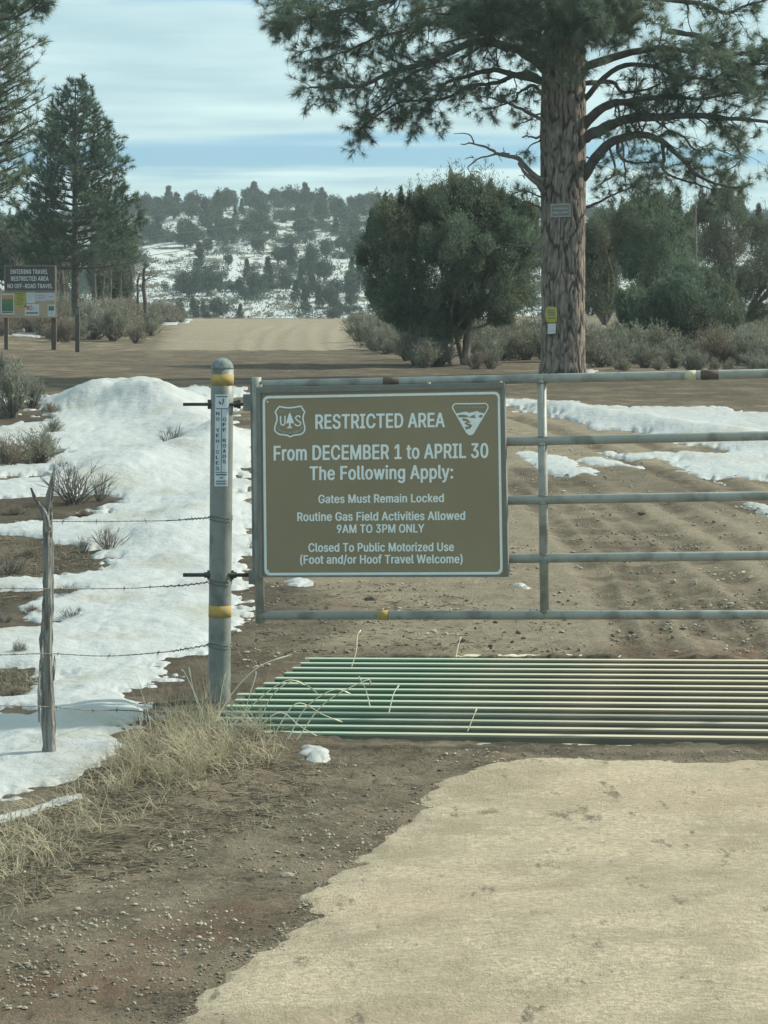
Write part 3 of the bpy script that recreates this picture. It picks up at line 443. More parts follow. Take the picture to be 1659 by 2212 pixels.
b|446|219,-19 240,-20 270,-16 312,-3 354,23 374,45 398,85 412,129 419,183 414,239 404,277 386,315 368,339 342,363 302,384 248,396 216,396 184,391 146,380 143,387 143,433 142,503 136,514 110,520 58,520 34,515 26,507 25,3 34,-7 58,-12 110,-12 130,-8 144,0 186,-15 208,61 188,71 178,80 165,93 153,115 143,157 141,189 143,221 153,263 169,289 186,305 200,313 218,318 232,316 261,301 274,287 287,263 298,217 300,191 298,163 288,117 270,87 254,71 236,62|22.23.24 22.24.25 22.25.26 21.22.26 21.26.27 20.21.27 19.20.27 14.15.16 14.16.17 14.17.18 18.19.27 13.14.18 13.18.45 45.18.44 44.18.43 43.18.42 42.18.27 12.13.46 46.13.45 11.12.46 11.46.47 11.47.48 10.11.48 10.48.49 10.49.50 9.10.50 9.50.51 41.42.27 8.9.51 40.41.27 8.51.52 8.52.53 39.40.27 7.8.53 7.53.54 38.39.27 6.7.54 6.54.55 37.38.27 36.37.27 6.55.56 5.6.56 35.36.27 5.56.57 34.35.27 5.57.34 5.34.27 4.5.27 3.4.27 3.27.32 32.27.28 3.32.33 31.32.28 2.3.33 31.28.29 30.31.29 2.33.0 1.2.0
c|418|190,-19 217,-20 271,-11 301,-1 327,13 347,30 367,53 381,77 389,103 385,109 373,114 317,127 293,127 279,121 259,84 235,65 207,58 191,61 173,70 156,85 140,111 127,157 124,187 126,217 139,263 153,287 171,305 191,315 213,318 233,312 249,302 263,287 276,261 281,256 293,252 315,252 375,267 387,273 387,283 371,317 349,345 311,372 273,387 229,395 187,396 151,389 129,383 99,369 73,351 58,337 40,313 28,291 18,265 11,237 6,203 6,173 17,113 35,73 54,45 76,23 93,11 113,-1 141,-11|43.44.45 42.43.45 42.45.46 41.42.46 41.46.47 40.41.47 40.47.48 40.48.49 39.40.49 39.49.28 28.49.50 39.28.29 27.28.50 38.39.29 26.27.50 26.50.51 38.29.30 25.26.51 38.30.31 25.51.52 38.31.32 24.25.52 37.38.32 36.37.32 35.36.32 24.52.53 23.24.53 35.32.33 35.33.34 23.53.54 22.23.54 22.54.55 21.22.55 21.55.56 20.21.56 10.11.12 10.12.13 10.13.14 9.10.14 20.56.57 19.20.57 8.9.14 7.8.14 18.19.57 7.14.15 6.7.15 18.57.58 17.18.58 6.15.16 16.17.58 6.16.58 5.6.58 5.58.59 4.5.59 4.59.60 3.4.60 3.60.61 3.61.62 2.3.62 2.62.0 1.2.0
d|446|180,-19 199,-20 239,-16 281,0 295,-8 315,-12 367,-12 391,-7 400,3 400,505 391,515 367,520 317,520 293,516 285,511 283,505 282,461 282,387 279,380 241,391 209,396 181,396 139,389 103,375 70,353 47,327 27,293 11,243 6,201 6,171 11,137 21,99 38,63 67,26 97,5 135,-11 191,61 171,71 155,86 137,117 126,159 124,189 126,221 137,261 152,289 167,303 185,314 203,318 215,316 241,304 258,287 270,265 282,219 284,191 282,161 272,117 256,89 239,72 223,63 211,60|11.12.13 10.11.13 10.13.14 9.10.14 9.14.15 8.9.15 8.15.16 8.16.17 20.21.22 19.20.22 18.19.22 18.22.23 8.17.18 8.18.51 51.18.50 50.18.49 49.18.23 49.23.48 48.23.24 48.24.47 47.24.25 47.25.26 46.47.26 45.46.26 44.45.26 44.26.27 43.44.27 8.51.52 42.43.27 42.27.28 41.42.28 8.52.53 41.28.29 8.53.54 40.41.29 40.29.30 8.54.55 39.40.30 39.30.31 8.55.56 38.39.31 38.31.32 8.56.57 37.38.32 8.57.58 36.37.32 36.32.33 8.58.59 59.36.33 8.59.33 8.33.34 8.34.3 3.34.35 7.8.3 7.3.4 2.3.35 6.7.4 6.4.5 2.35.0 1.2.0
e|426|194,-19 217,-20 261,-15 303,-3 331,11 356,31 376,55 390,85 390,93 379,100 323,115 295,115 281,109 265,84 243,65 217,58 195,60 171,71 151,89 136,113 129,137 128,155 137,158 363,158 387,162 395,167 398,177 398,223 393,254 385,281 370,313 343,347 313,369 285,382 251,391 219,396 187,396 135,386 109,375 83,360 57,336 42,317 29,293 18,265 11,237 6,203 6,171 11,137 28,85 57,40 93,11 119,-3 145,-11 131,234 128,237 128,243 138,271 153,292 175,309 195,317 213,317 237,308 251,296 270,267 277,241 274,235|35.36.37 34.35.37 33.34.37 33.37.38 32.33.38 32.38.39 31.32.39 31.39.40 30.31.40 30.40.60 60.40.41 30.60.61 59.60.41 58.59.41 58.41.42 29.30.61 57.58.42 29.61.62 29.62.63 57.42.43 56.57.43 28.29.63 55.56.43 28.63.64 55.43.44 27.28.64 54.55.44 27.64.65 53.54.44 53.44.45 27.65.53 27.53.45 26.27.45 26.45.46 25.26.46 25.46.22 22.46.47 24.25.22 23.24.22 21.22.47 20.21.47 19.20.47 19.47.48 10.11.12 9.10.12 18.19.48 9.12.13 8.9.13 7.8.13 17.18.48 6.7.13 17.48.49 6.13.14 16.17.49 6.14.15 15.16.49 6.15.49 5.6.49 5.49.50 4.5.50 3.4.50 3.50.51 3.51.52 2.3.52 2.52.0 1.2.0
f|276|80,-11 139,-12 161,-7 169,1 171,311 177,316 223,316 245,320 255,327 256,339 256,375 253,383 243,389 225,392 173,394 171,399 171,429 175,447 189,461 199,462 227,457 243,459 253,465 269,519 265,527 249,533 203,542 183,542 147,537 107,522 87,509 66,483 55,451 51,395 45,392 -7,389 -16,385 -20,379 -21,335 -17,323 9,316 45,316 52,311 53,5 59,-6|26.27.28 25.26.28 25.28.29 24.25.29 23.24.29 23.29.30 22.23.30 22.30.31 22.31.19 19.31.32 21.22.19 21.19.20 18.19.32 17.18.32 17.32.33 16.17.33 15.16.33 14.15.33 14.33.34 13.14.34 13.34.35 12.13.35 12.35.36 11.12.36 11.36.37 10.11.37 10.37.38 9.10.38 8.9.38 8.38.39 7.8.39 7.39.40 6.7.40 6.40.41 5.6.41 4.5.41 4.41.42 3.4.42 3.42.43 3.43.44 2.3.44 2.44.0 1.2.0
g|447|192,-162 223,-162 257,-158 309,-144 351,-120 376,-94 389,-70 400,-24 399,378 389,387 365,391 301,389 281,378 245,391 213,395 175,395 139,389 103,375 70,352 41,318 19,274 11,244 6,208 6,174 11,140 28,88 55,48 93,18 127,3 149,-2 177,-6 209,-6 243,-2 279,10 283,8 284,-4 274,-48 256,-70 233,-82 193,-84 175,-80 154,-68 125,-36 109,-31 81,-33 26,-66 25,-74 40,-98 61,-118 83,-134 123,-150 155,-158 195,72 166,84 151,100 138,120 127,160 124,198 127,224 135,256 151,286 169,305 183,313 197,317 213,317 225,314 242,304 258,288 269,269 282,228 284,182 282,156 275,130 258,98 233,78 213,72|13.14.15 13.15.16 9.10.11 12.13.16 9.11.12 12.16.17 8.9.12 7.8.12 7.12.68 68.12.67 67.12.66 66.12.65 65.12.17 65.17.18 65.18.64 64.18.63 63.18.19 63.19.20 62.63.20 61.62.20 60.61.20 59.60.20 59.20.21 7.68.69 58.59.21 58.21.22 7.69.70 57.58.22 57.22.23 56.57.23 7.70.71 56.23.24 55.56.24 7.71.72 55.24.25 7.72.73 54.55.25 53.54.25 7.73.74 53.25.26 52.53.26 7.74.75 75.52.26 7.75.33 33.75.26 33.26.27 33.27.28 7.33.34 32.33.28 7.34.35 32.28.29 31.32.29 31.29.30 7.35.36 6.7.36 42.43.44 42.44.45 41.42.45 6.36.37 41.45.46 40.41.46 5.6.37 5.37.38 40.46.47 39.40.47 5.38.39 5.39.47 4.5.47 4.47.48 4.48.49 3.4.49 3.49.50 2.3.50 2.50.51 2.51.0 1.2.0
h|432|53,-11 110,-12 132,-8 141,-1 143,11 143,235 145,257 154,280 167,297 186,311 206,316 226,313 246,300 260,277 264,265 269,229 269,9 271,-1 280,-8 304,-12 352,-12 379,-5 384,1 385,9 385,237 384,265 374,309 350,349 332,365 316,376 284,388 236,396 178,390 146,379 143,387 143,501 139,511 128,517 106,520 58,520 30,513 26,507 25,499 25,7 27,-1 32,-6|37.38.39 37.39.40 36.37.40 36.40.41 35.36.41 35.41.42 34.35.42 34.42.43 30.31.32 30.32.33 29.30.33 33.34.43 29.33.9 9.33.8 8.33.7 7.33.43 28.29.9 27.28.10 10.28.9 26.27.10 26.10.11 26.11.12 25.26.12 25.12.13 6.7.43 25.13.14 24.25.14 24.14.15 5.6.43 23.24.15 4.5.43 23.15.16 3.4.43 22.23.16 22.16.17 3.43.44 21.22.17 21.17.18 2.3.44 2.44.45 20.21.18 2.45.0 20.18.19 1.2.0
i|189|53,-11 104,-12 124,-10 136,-5 141,5 141,375 134,386 113,391 62,392 42,390 30,385 26,375 26,5 32,-6 69,433 96,432 122,440 140,452 151,469 152,493 140,515 120,528 96,534 80,535 46,527 27,515 16,495 14,483 16,471 28,451 46,439|7.8.9 6.7.9 6.9.10 5.6.10 5.10.11 4.5.11 4.11.12 3.4.12 3.12.13 2.3.13 2.13.0 1.2.0 22.23.24 21.22.24 20.21.24 20.24.25 20.25.26 19.20.26 19.26.27 18.19.27 18.27.28 18.28.29 17.18.29 16.17.29 16.29.30 15.16.30 15.30.14
k|403|53,-11 110,-12 132,-8 141,-1 143,133 144,139 150,143 160,133 272,-6 298,-12 362,-12 384,-9 395,-3 397,3 394,9 233,215 237,223 374,362 384,373 386,379 383,385 374,389 354,392 294,392 266,387 255,379 154,276 146,271 143,281 143,499 141,509 130,517 106,520 58,520 38,517 28,511 25,497 25,7 27,-1 32,-6|31.32.33 31.33.34 30.31.34 30.34.35 30.35.36 29.30.36 28.29.36 28.36.37 22.23.24 21.22.24 20.21.24 20.24.25 19.20.25 18.19.25 18.25.26 17.18.26 16.17.26 27.28.37 16.26.27 16.27.5 5.27.37 15.16.5 14.15.6 6.15.5 14.6.7 4.5.37 14.7.8 3.4.37 13.14.8 3.37.38 12.13.8 2.3.38 2.38.39 11.12.8 2.39.0 11.8.9 1.2.0 10.11.9
l|211|133,-13 150,-14 194,-8 204,-3 208,7 195,57 182,63 152,64 146,69 143,79 142,505 140,512 134,517 104,522 42,519 30,515 25,507 25,85 30,49 52,14 86,-6|12.13.14 12.14.15 11.12.15 11.15.16 10.11.16 10.16.17 9.10.17 9.17.18 8.9.18 7.8.18 6.7.18 5.6.18 4.5.18 4.18.19 4.19.20 3.4.20 2.3.20 2.20.0 1.2.0
m|632|53,-11 112,-12 134,-7 142,1 143,253 147,273 160,295 178,311 194,318 210,316 228,305 240,289 244,271 247,253 247,9 252,-5 262,-9 280,-12 328,-12 352,-8 361,-1 363,11 363,241 365,265 372,285 381,299 396,312 410,318 426,317 446,308 459,291 464,279 469,245 469,43 469,3 472,-3 480,-8 504,-12 552,-12 576,-7 584,3 585,257 582,283 568,329 546,360 520,378 496,388 476,394 442,398 396,394 368,385 340,371 322,358 278,387 224,398 180,393 144,381 128,389 110,392 56,392 30,385 26,379 25,369 25,5 32,-6|47.48.49 53.54.55 46.47.49 46.49.50 53.55.56 57.58.59 57.59.60 56.57.60 45.46.50 52.53.56 45.50.51 56.60.61 52.56.61 52.61.62 44.45.51 44.51.52 52.62.8 8.62.7 7.62.6 6.62.5 5.62.63 43.44.52 43.52.8 42.43.28 28.43.27 27.43.8 27.8.9 26.27.9 42.28.29 26.9.10 25.26.10 42.29.30 25.10.11 24.25.11 42.30.31 24.11.12 23.24.12 41.42.31 41.31.32 4.5.63 23.12.13 22.23.13 40.41.32 22.13.14 3.4.63 40.32.33 21.22.14 40.33.34 20.21.14 20.14.15 3.63.64 39.40.34 39.34.35 2.3.64 19.20.15 39.35.36 19.15.16 2.64.0 38.39.36 1.2.0 38.36.37 18.19.16 18.16.17
n|432|53,-11 112,-12 134,-7 142,1 143,235 145,257 153,279 163,293 190,313 214,316 230,311 248,298 262,273 269,231 269,9 272,-3 284,-9 306,-12 352,-12 370,-9 380,-5 385,7 385,109 385,259 382,277 377,299 368,321 342,357 318,375 296,384 272,391 236,396 178,390 146,377 130,388 108,392 60,392 36,388 28,383 25,373 25,7 27,-1 32,-6|30.31.32 35.36.37 34.35.37 29.30.32 29.32.33 33.34.37 33.37.38 28.29.33 33.38.39 28.33.39 27.28.39 27.39.8 8.39.7 7.39.6 6.39.40 26.27.9 9.27.8 25.26.9 25.9.10 25.10.11 24.25.11 24.11.12 5.6.40 23.24.12 23.12.13 22.23.13 4.5.40 3.4.40 22.13.14 21.22.14 21.14.15 20.21.15 3.40.41 2.3.41 2.41.42 20.15.16 19.20.16 2.42.0 1.2.0 18.19.16 18.16.17
o|437|190,-19 219,-20 271,-11 311,4 341,24 369,55 386,83 399,117 408,161 408,213 403,243 397,267 387,291 370,321 340,353 309,373 267,389 225,396 187,396 141,387 99,369 72,351 44,319 28,291 12,245 6,203 8,153 17,113 35,73 52,47 79,21 111,0 145,-12 207,59 191,61 175,69 161,80 149,95 137,117 129,145 124,187 127,219 135,253 151,285 173,306 191,315 207,318 225,315 241,307 267,281 278,259 286,233 291,187 285,141 278,117 268,97 243,71 223,61|16.17.18 16.18.19 15.16.19 15.19.20 14.15.20 14.20.21 13.14.21 13.21.22 12.13.46 46.13.22 46.22.23 12.46.47 45.46.23 44.45.23 12.47.48 12.48.49 43.44.23 11.12.49 43.23.24 42.43.24 11.49.50 10.11.50 10.50.51 41.42.24 41.24.25 9.10.51 9.51.52 40.41.25 8.9.52 40.25.26 8.52.53 39.40.26 7.8.53 39.26.27 38.39.27 7.53.54 6.7.54 6.54.55 37.38.27 37.27.28 6.55.56 36.37.28 5.6.56 35.36.28 35.28.29 5.56.57 34.35.29 5.57.33 33.34.29 5.33.29 4.5.29 4.29.30 3.4.30 3.30.31 2.3.31 2.31.32 1.2.32 1.32.0
p|446|53,-154 110,-155 132,-151 141,-144 143,-10 146,-3 190,-16 230,-20 286,-12 316,-2 340,12 370,40 385,60 402,94 414,136 419,180 416,222 410,258 396,296 374,332 354,353 334,369 310,381 288,388 250,395 228,396 194,393 144,378 130,387 104,391 56,391 36,387 27,380 25,368 25,-136 27,-144 32,-149 210,60 190,69 179,78 165,92 153,116 143,158 141,188 143,222 153,262 171,292 184,304 204,314 214,317 230,316 246,311 259,302 274,286 287,262 298,216 300,190 298,162 288,118 276,94 264,80 238,62 226,59|24.25.26 23.24.26 23.26.27 28.29.30 28.30.31 22.23.27 27.28.31 27.31.32 21.22.27 27.32.33 21.27.33 20.21.33 20.33.49 49.33.48 48.33.47 47.33.46 46.33.45 45.33.34 19.20.49 18.19.50 50.19.49 18.50.51 18.51.52 18.52.53 17.18.53 17.53.54 17.54.55 44.45.34 16.17.55 15.16.55 43.44.34 15.55.56 15.56.57 42.43.34 14.15.57 14.57.58 41.42.34 13.14.58 13.58.59 40.41.34 12.13.59 12.59.60 39.40.34 12.60.61 38.39.34 37.38.5 5.38.34 12.61.62 11.12.62 62.37.5 11.62.5 10.11.5 9.10.5 8.9.5 8.5.6 4.5.34 3.4.34 7.8.6 3.34.35 2.3.35 2.35.36 2.36.0 1.2.0
r|281|53,-11 110,-12 132,-8 141,-1 143,11 143,243 145,261 151,277 161,291 184,308 208,314 252,312 268,319 271,329 270,383 260,392 236,396 206,396 174,392 144,381 128,389 110,392 58,392 36,388 27,381 25,369 25,7 27,-1 32,-6|15.16.17 15.17.18 14.15.18 21.22.23 20.21.23 14.18.19 19.20.23 19.23.24 13.14.19 13.19.24 13.24.25 13.25.9 9.25.8 8.25.7 7.25.26 12.13.10 10.13.9 11.12.10 6.7.26 5.6.26 4.5.26 3.4.26 3.26.27 2.3.27 2.27.28 2.28.0 1.2.0
s|387|170,-19 189,-20 241,-13 281,-1 315,19 341,49 355,77 359,105 352,145 333,175 317,189 271,211 165,240 151,248 142,259 138,277 143,297 157,311 177,319 199,319 213,313 231,295 242,275 257,268 273,266 307,273 339,281 349,289 349,299 335,328 321,348 298,367 273,381 239,391 187,396 129,389 95,378 62,359 42,339 26,311 20,283 20,267 28,233 53,198 81,179 107,169 199,145 219,137 231,128 237,117 239,103 234,85 225,72 217,67 201,60 177,58 163,61 146,69 132,83 120,109 109,115 89,117 27,105 15,101 9,93 16,69 24,53 38,33 63,11 101,-7 135,-16|33.34.35 32.33.35 32.35.36 31.32.36 31.36.37 30.31.37 30.37.38 29.30.38 29.38.18 18.38.39 28.29.19 19.29.18 17.18.39 28.19.20 28.20.21 16.17.39 16.39.40 27.28.21 15.16.40 27.21.22 26.27.22 15.40.41 25.26.22 14.15.41 25.22.23 24.25.23 14.41.42 13.14.42 12.13.42 11.12.42 11.42.43 10.11.43 10.43.44 9.10.44 9.44.45 8.9.45 8.45.46 8.46.47 7.8.47 7.47.48 7.48.49 60.61.62 7.49.50 59.60.62 58.59.62 58.62.63 6.7.50 6.50.51 58.63.64 58.64.65 6.51.52 57.58.65 5.6.52 5.52.53 56.57.65 56.65.66 5.53.54 55.56.66 5.54.55 5.55.66 5.66.67 4.5.67 4.67.68 3.4.68 3.68.69 2.3.69 2.69.70 1.2.70 1.70.0
t|249|154,-15 181,-16 213,-11 231,-5 239,3 227,57 217,62 201,65 167,63 158,73 155,93 155,311 161,316 199,316 227,323 232,333 232,371 229,383 219,388 199,392 161,392 156,395 154,467 151,475 143,480 119,484 71,484 51,481 41,477 37,467 35,396 29,392 -7,389 -18,383 -21,373 -21,337 -20,327 -13,321 31,315 36,311 37,97 46,49 67,17 81,6 109,-7|24.25.26 24.26.27 24.27.28 23.24.28 23.28.29 22.23.29 21.22.29 21.29.30 21.30.31 20.21.31 19.20.31 19.31.32 18.19.32 18.32.33 17.18.33 17.33.34 16.17.34 16.34.35 15.16.35 15.35.36 14.15.36 14.36.37 13.14.37 13.37.38 12.13.38 11.12.38 11.38.39 10.11.39 10.39.40 10.40.41 9.10.41 8.9.41 6.7.8 6.8.41 5.6.41 4.5.41 4.41.42 4.42.43 4.43.44 3.4.44 2.3.44 2.44.0 1.2.0
u|432|173,-16 184,-17 230,-11 266,3 282,-7 306,-11 354,-11 372,-8 382,-2 385,12 385,370 383,380 378,385 352,391 304,391 280,387 271,380 266,134 256,100 238,77 226,69 212,64 186,65 163,80 148,106 143,138 143,370 140,382 128,388 102,391 56,390 38,387 28,382 25,370 25,126 35,74 45,52 61,30 90,6 132,-10|28.29.30 13.14.15 12.13.15 28.30.31 27.28.31 27.31.32 12.15.16 11.12.16 26.27.32 26.32.33 10.11.16 10.16.17 9.10.17 25.26.33 25.33.34 24.25.34 9.17.18 24.34.35 23.24.35 9.18.19 22.23.35 9.19.20 22.35.36 9.20.21 21.22.36 9.21.36 9.36.37 9.37.38 8.9.3 3.9.38 3.38.39 8.3.4 2.3.39 7.8.4 7.4.5 6.7.5 2.39.0 1.2.0
v|411|161,-11 222,-12 244,-8 254,-1 398,375 397,381 392,386 366,392 310,392 290,389 280,383 206,183 196,160 190,163 113,377 108,385 80,392 24,392 0,388 -6,385 -9,379 134,1 142,-7|16.17.18 6.7.8 6.8.9 15.16.18 6.9.10 15.18.19 5.6.10 14.15.19 14.19.20 5.10.11 4.5.11 14.20.21 13.14.21 3.4.11 3.11.12 12.13.21 3.12.21 3.21.22 2.3.22 2.22.0 1.2.0
w|589|137,-11 194,-12 216,-8 226,-1 277,177 284,189 288,183 339,5 343,-3 356,-9 378,-12 426,-12 454,-5 460,7 571,379 568,385 562,388 538,392 486,392 466,389 456,383 451,375 407,219 400,194 398,193 394,197 346,373 342,383 336,387 312,392 260,392 240,389 227,383 219,363 174,199 170,192 165,199 120,363 112,383 100,389 78,392 28,392 10,389 0,385 -4,377 -1,363 109,3 117,-7|39.40.41 16.17.18 29.30.31 16.18.19 28.29.31 39.41.42 28.31.32 38.39.42 38.42.43 16.19.20 15.16.20 27.28.32 14.15.20 38.43.44 14.20.21 27.32.33 37.38.44 26.27.33 13.14.21 37.44.45 13.21.22 25.26.33 25.33.34 36.37.45 36.45.46 13.22.23 25.34.35 35.36.46 24.25.35 13.23.24 13.24.5 5.24.35 5.35.46 13.5.6 4.5.46 13.6.7 3.4.46 12.13.7 12.7.8 3.46.47 2.3.47 12.8.9 11.12.9 2.47.0 1.2.0 11.9.10
y|411|77,-156 96,-157 130,-153 160,-143 186,-127 203,-110 217,-90 235,-52 391,356 397,378 394,384 384,388 364,391 312,391 292,388 280,382 197,160 193,160 190,164 110,382 100,387 80,391 26,391 2,387 -8,380 -2,356 133,2 131,-10 117,-50 102,-71 90,-77 48,-76 38,-80 32,-90 21,-132 23,-142 42,-151|21.22.23 11.12.13 11.13.14 20.21.23 10.11.14 10.14.15 19.20.23 19.23.24 9.10.15 9.15.16 18.19.24 18.24.25 8.9.16 7.8.16 18.25.26 17.18.26 7.16.17 7.17.26 7.26.27 7.27.28 7.28.29 6.7.29 6.29.30 30.31.32 6.30.32 6.32.33 5.6.33 5.33.34 4.5.34 3.4.34 3.34.35 3.35.36 2.3.36 2.36.0 1.2.0
z|402|42,-11 333,-12 355,-9 365,-3 368,7 367,51 364,59 357,64 333,68 175,68 166,71 173,83 357,325 360,335 359,377 354,385 341,390 321,392 57,392 35,389 23,383 20,373 20,327 23,319 29,315 55,310 203,310 212,307 203,291 15,49 14,13 16,-1 25,-8|16.17.18 16.18.19 15.16.19 15.19.20 14.15.20 14.20.21 13.14.21 13.21.22 12.13.22 12.22.23 11.12.27 27.12.26 26.12.23 26.23.24 26.24.25 11.27.28 11.28.29 10.11.29 9.10.29 8.9.29 7.8.29 6.7.29 5.6.29 4.5.29 4.29.30 4.30.31 3.4.31 3.31.32 2.3.32 2.32.0 1.2.0""".split('\n'):
    _c, _a, _v, _f = _l.split('|')
    GLYPHS[_c] = (int(_a), np.array([[int(k) for k in q.split(',')] for q in _v.split()], float), [tuple(int(k) for k in q.split('.')) for q in _f.split()])

# ---------------------------------------------------------------- ground
def ground_mat(name, wet1, wet2, dry1, dry2, grain=1.0, attr=True):
    m = bpy.data.materials.new(name); m.use_nodes = True
    nt = m.node_tree; N = nt.nodes; Lk = nt.links; b = N['Principled BSDF']
    b.inputs['Roughness'].default_value = 0.92; b.inputs['Specular IOR Level'].default_value = 0.15
    tcn = N.new('ShaderNodeTexCoord')
    def noise(sc, det=5, rough=0.6, stretch=None):
        n = N.new('ShaderNodeTexNoise'); n.inputs['Scale'].default_value = sc; n.inputs['Detail'].default_value = det
        n.inputs['Roughness'].default_value = rough
        if stretch:
            mp = N.new('ShaderNodeMapping'); mp.inputs['Scale'].default_value = stretch
            Lk.new(tcn.outputs['Object'], mp.inputs[0]); Lk.new(mp.outputs[0], n.inputs['Vector'])
        else: Lk.new(tcn.outputs['Object'], n.inputs['Vector'])
        return n.outputs['Fac']
    def rng(s, a, c, d=0.0, e=1.0):
        r = N.new('ShaderNodeMapRange'); r.inputs['From Min'].default_value = a; r.inputs['From Max'].default_value = c
        r.inputs['To Min'].default_value = d; r.inputs['To Max'].default_value = e
        Lk.new(s, r.inputs['Value']); return r.outputs[0]
    def mixc(f, a, c):
        n = N.new('ShaderNodeMix'); n.data_type = 'RGBA'
        if isinstance(f, float): n.inputs[0].default_value = f
        else: Lk.new(f, n.inputs[0])
        for i, s in ((6, a), (7, c)):
            if isinstance(s, tuple): n.inputs[i].default_value = (*s, 1)
            else: Lk.new(s, n.inputs[i])
        return n.outputs[2]
    fine = rng(noise(38, 7, 0.7), .36, .64)
    med = rng(noise(5.5, 6, 0.65), .38, .64)
    wet = mixc(fine, wet1, wet2); wet = mixc(rng(noise(1.7, 5), .48, .62, 0, .7), wet, tuple(c * 1.45 for c in wet2))
    dry = mixc(fine, dry1, dry2)
    dry = mixc(rng(noise(2.3, 6, .65), .45, .62, 0, .55), dry, tuple(.5 * (a + c) * .78 for a, c in zip(dry1, dry2)))
    if attr:
        at = N.new('ShaderNodeAttribute'); at.attribute_name = 'dry'
        ad = N.new('ShaderNodeMath'); ad.operation = 'ADD'; Lk.new(at.outputs['Fac'], ad.inputs[0])
        sb = N.new('ShaderNodeMath'); sb.operation = 'MULTIPLY_ADD'; Lk.new(med, sb.inputs[0]); sb.inputs[1].default_value = .5; sb.inputs[2].default_value = -.25
        Lk.new(sb.outputs[0], ad.inputs[1])
        f = rng(ad.outputs[0], 0.0, 1.0)
        colr = mixc(f, wet, dry)
        ar = N.new('ShaderNodeAttribute'); ar.attribute_name = 'red'
        rm = N.new('ShaderNodeMath'); rm.operation = 'MULTIPLY'; Lk.new(ar.outputs['Fac'], rm.inputs[0]); Lk.new(med, rm.inputs[1])
        colr = mixc(rm.outputs[0], colr, (.155, .088, .058))
        # soil soaked by melting snow, plus tree shade painted across the far road
        aw = N.new('ShaderNodeAttribute'); aw.attribute_name = 'damp_shade'
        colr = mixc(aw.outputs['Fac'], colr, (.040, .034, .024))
    else:
        colr = mixc(rng(noise(1.3, 7, .75), .46, .60, 0, .75), dry, (dry1[0] * .84, dry1[1] * .85, dry1[2] * .83))
        colr = mixc(rng(noise(0.55, 4, .6), .5, .66, 0, .4), colr, (.60, .44, .31))
        colr = mixc(rng(noise(9, 6, .75, (1, .35, 1)), .585, .66, 0, .75), colr, (.15, .135, .095))
    # small pale grit
    vor = N.new('ShaderNodeTexVoronoi'); vor.inputs['Scale'].default_value = 55; Lk.new(tcn.outputs['Object'], vor.inputs['Vector'])
    grit = rng(vor.outputs['Distance'], .18, .12, 0, 1)
    cl = N.new('ShaderNodeMath'); cl.operation = 'MULTIPLY'; Lk.new(grit, cl.inputs[0]); Lk.new(rng(noise(3.1, 4), .50, .60, 0, .55 * grain), cl.inputs[1])
    colr = mixc(cl.outputs[0], colr, (.40, .36, .29))
    Lk.new(colr, b.inputs['Base Color'])
    bn = N.new('ShaderNodeBump'); bn.inputs['Strength'].default_value = 0.9; bn.inputs['Distance'].default_value = 0.03
    ab = N.new('ShaderNodeMath'); ab.operation = 'ADD'; Lk.new(noise(26, 8, .75), ab.inputs[0]); Lk.new(noise(90, 4, .7), ab.inputs[1])
    Lk.new(ab.outputs[0], bn.inputs['Height']); Lk.new(bn.outputs[0], b.inputs['Normal'])
    return m
M['ground'] = ground_mat('bare_earth', (.070, .055, .037), (.195, .160, .112), (.225, .19, .135), (.39, .33, .235))
M['apron'] = ground_mat('dusty_road_surface', (.3, .27, .2), (.3, .27, .2), (.44, .365, .26), (.74, .635, .46), .6, attr=False)

def snow_mat():
    m = bpy.data.materials.new('old_snow'); m.use_nodes = True
    nt = m.node_tree; N = nt.nodes; Lk = nt.links; b = N['Principled BSDF']
    tcn = N.new('ShaderNodeTexCoord')
    n1 = N.new('ShaderNodeTexNoise'); n1.inputs['Scale'].default_value = 1.1; n1.inputs['Detail'].default_value = 5; Lk.new(tcn.outputs['Object'], n1.inputs['Vector'])
    r = N.new('ShaderNodeMapRange'); r.inputs['From Min'].default_value = .52; r.inputs['From Max'].default_value = .75; Lk.new(n1.outputs['Fac'], r.inputs['Value'])
    mx_ = N.new('ShaderNodeMix'); mx_.data_type = 'RGBA'; mx_.inputs[6].default_value = (.385, .40, .395, 1); mx_.inputs[7].default_value = (.33, .315, .26, 1)
    Lk.new(r.outputs[0], mx_.inputs[0])
    # specks of dirt and needles
    n3 = N.new('ShaderNodeTexNoise'); n3.inputs['Scale'].default_value = 24; n3.inputs['Detail'].default_value = 4; n3.inputs['Roughness'].default_value = .8; Lk.new(tcn.outputs['Object'], n3.inputs['Vector'])
    r3 = N.new('ShaderNodeMapRange'); r3.inputs['From Min'].default_value = .60; r3.inputs['From Max'].default_value = .70; r3.inputs['To Max'].default_value = .6; Lk.new(n3.outputs['Fac'], r3.inputs['Value'])
    mx3 = N.new('ShaderNodeMix'); mx3.data_type = 'RGBA'; mx3.inputs[7].default_value = (.24, .22, .17, 1); Lk.new(r3.outputs[0], mx3.inputs[0]); Lk.new(mx_.outputs[2], mx3.inputs[6])
    Lk.new(mx3.outputs[2], b.inputs['Base Color'])
    b.inputs['Roughness'].default_value = .6; b.inputs['Specular IOR Level'].default_value = .3
    n2 = N.new('ShaderNodeTexNoise'); n2.inputs['Scale'].default_value = 9; n2.inputs['Detail'].default_value = 8; n2.inputs['Roughness'].default_value = .62
    Lk.new(tcn.outputs['Object'], n2.inputs['Vector'])
    bn = N.new('ShaderNodeBump'); bn.inputs['Strength'].default_value = .55; bn.inputs['Distance'].default_value = .05
    Lk.new(n2.outputs['Fac'], bn.inputs['Height']); Lk.new(bn.outputs[0], b.inputs['Normal'])
    return m
M['snow'] = snow_mat()

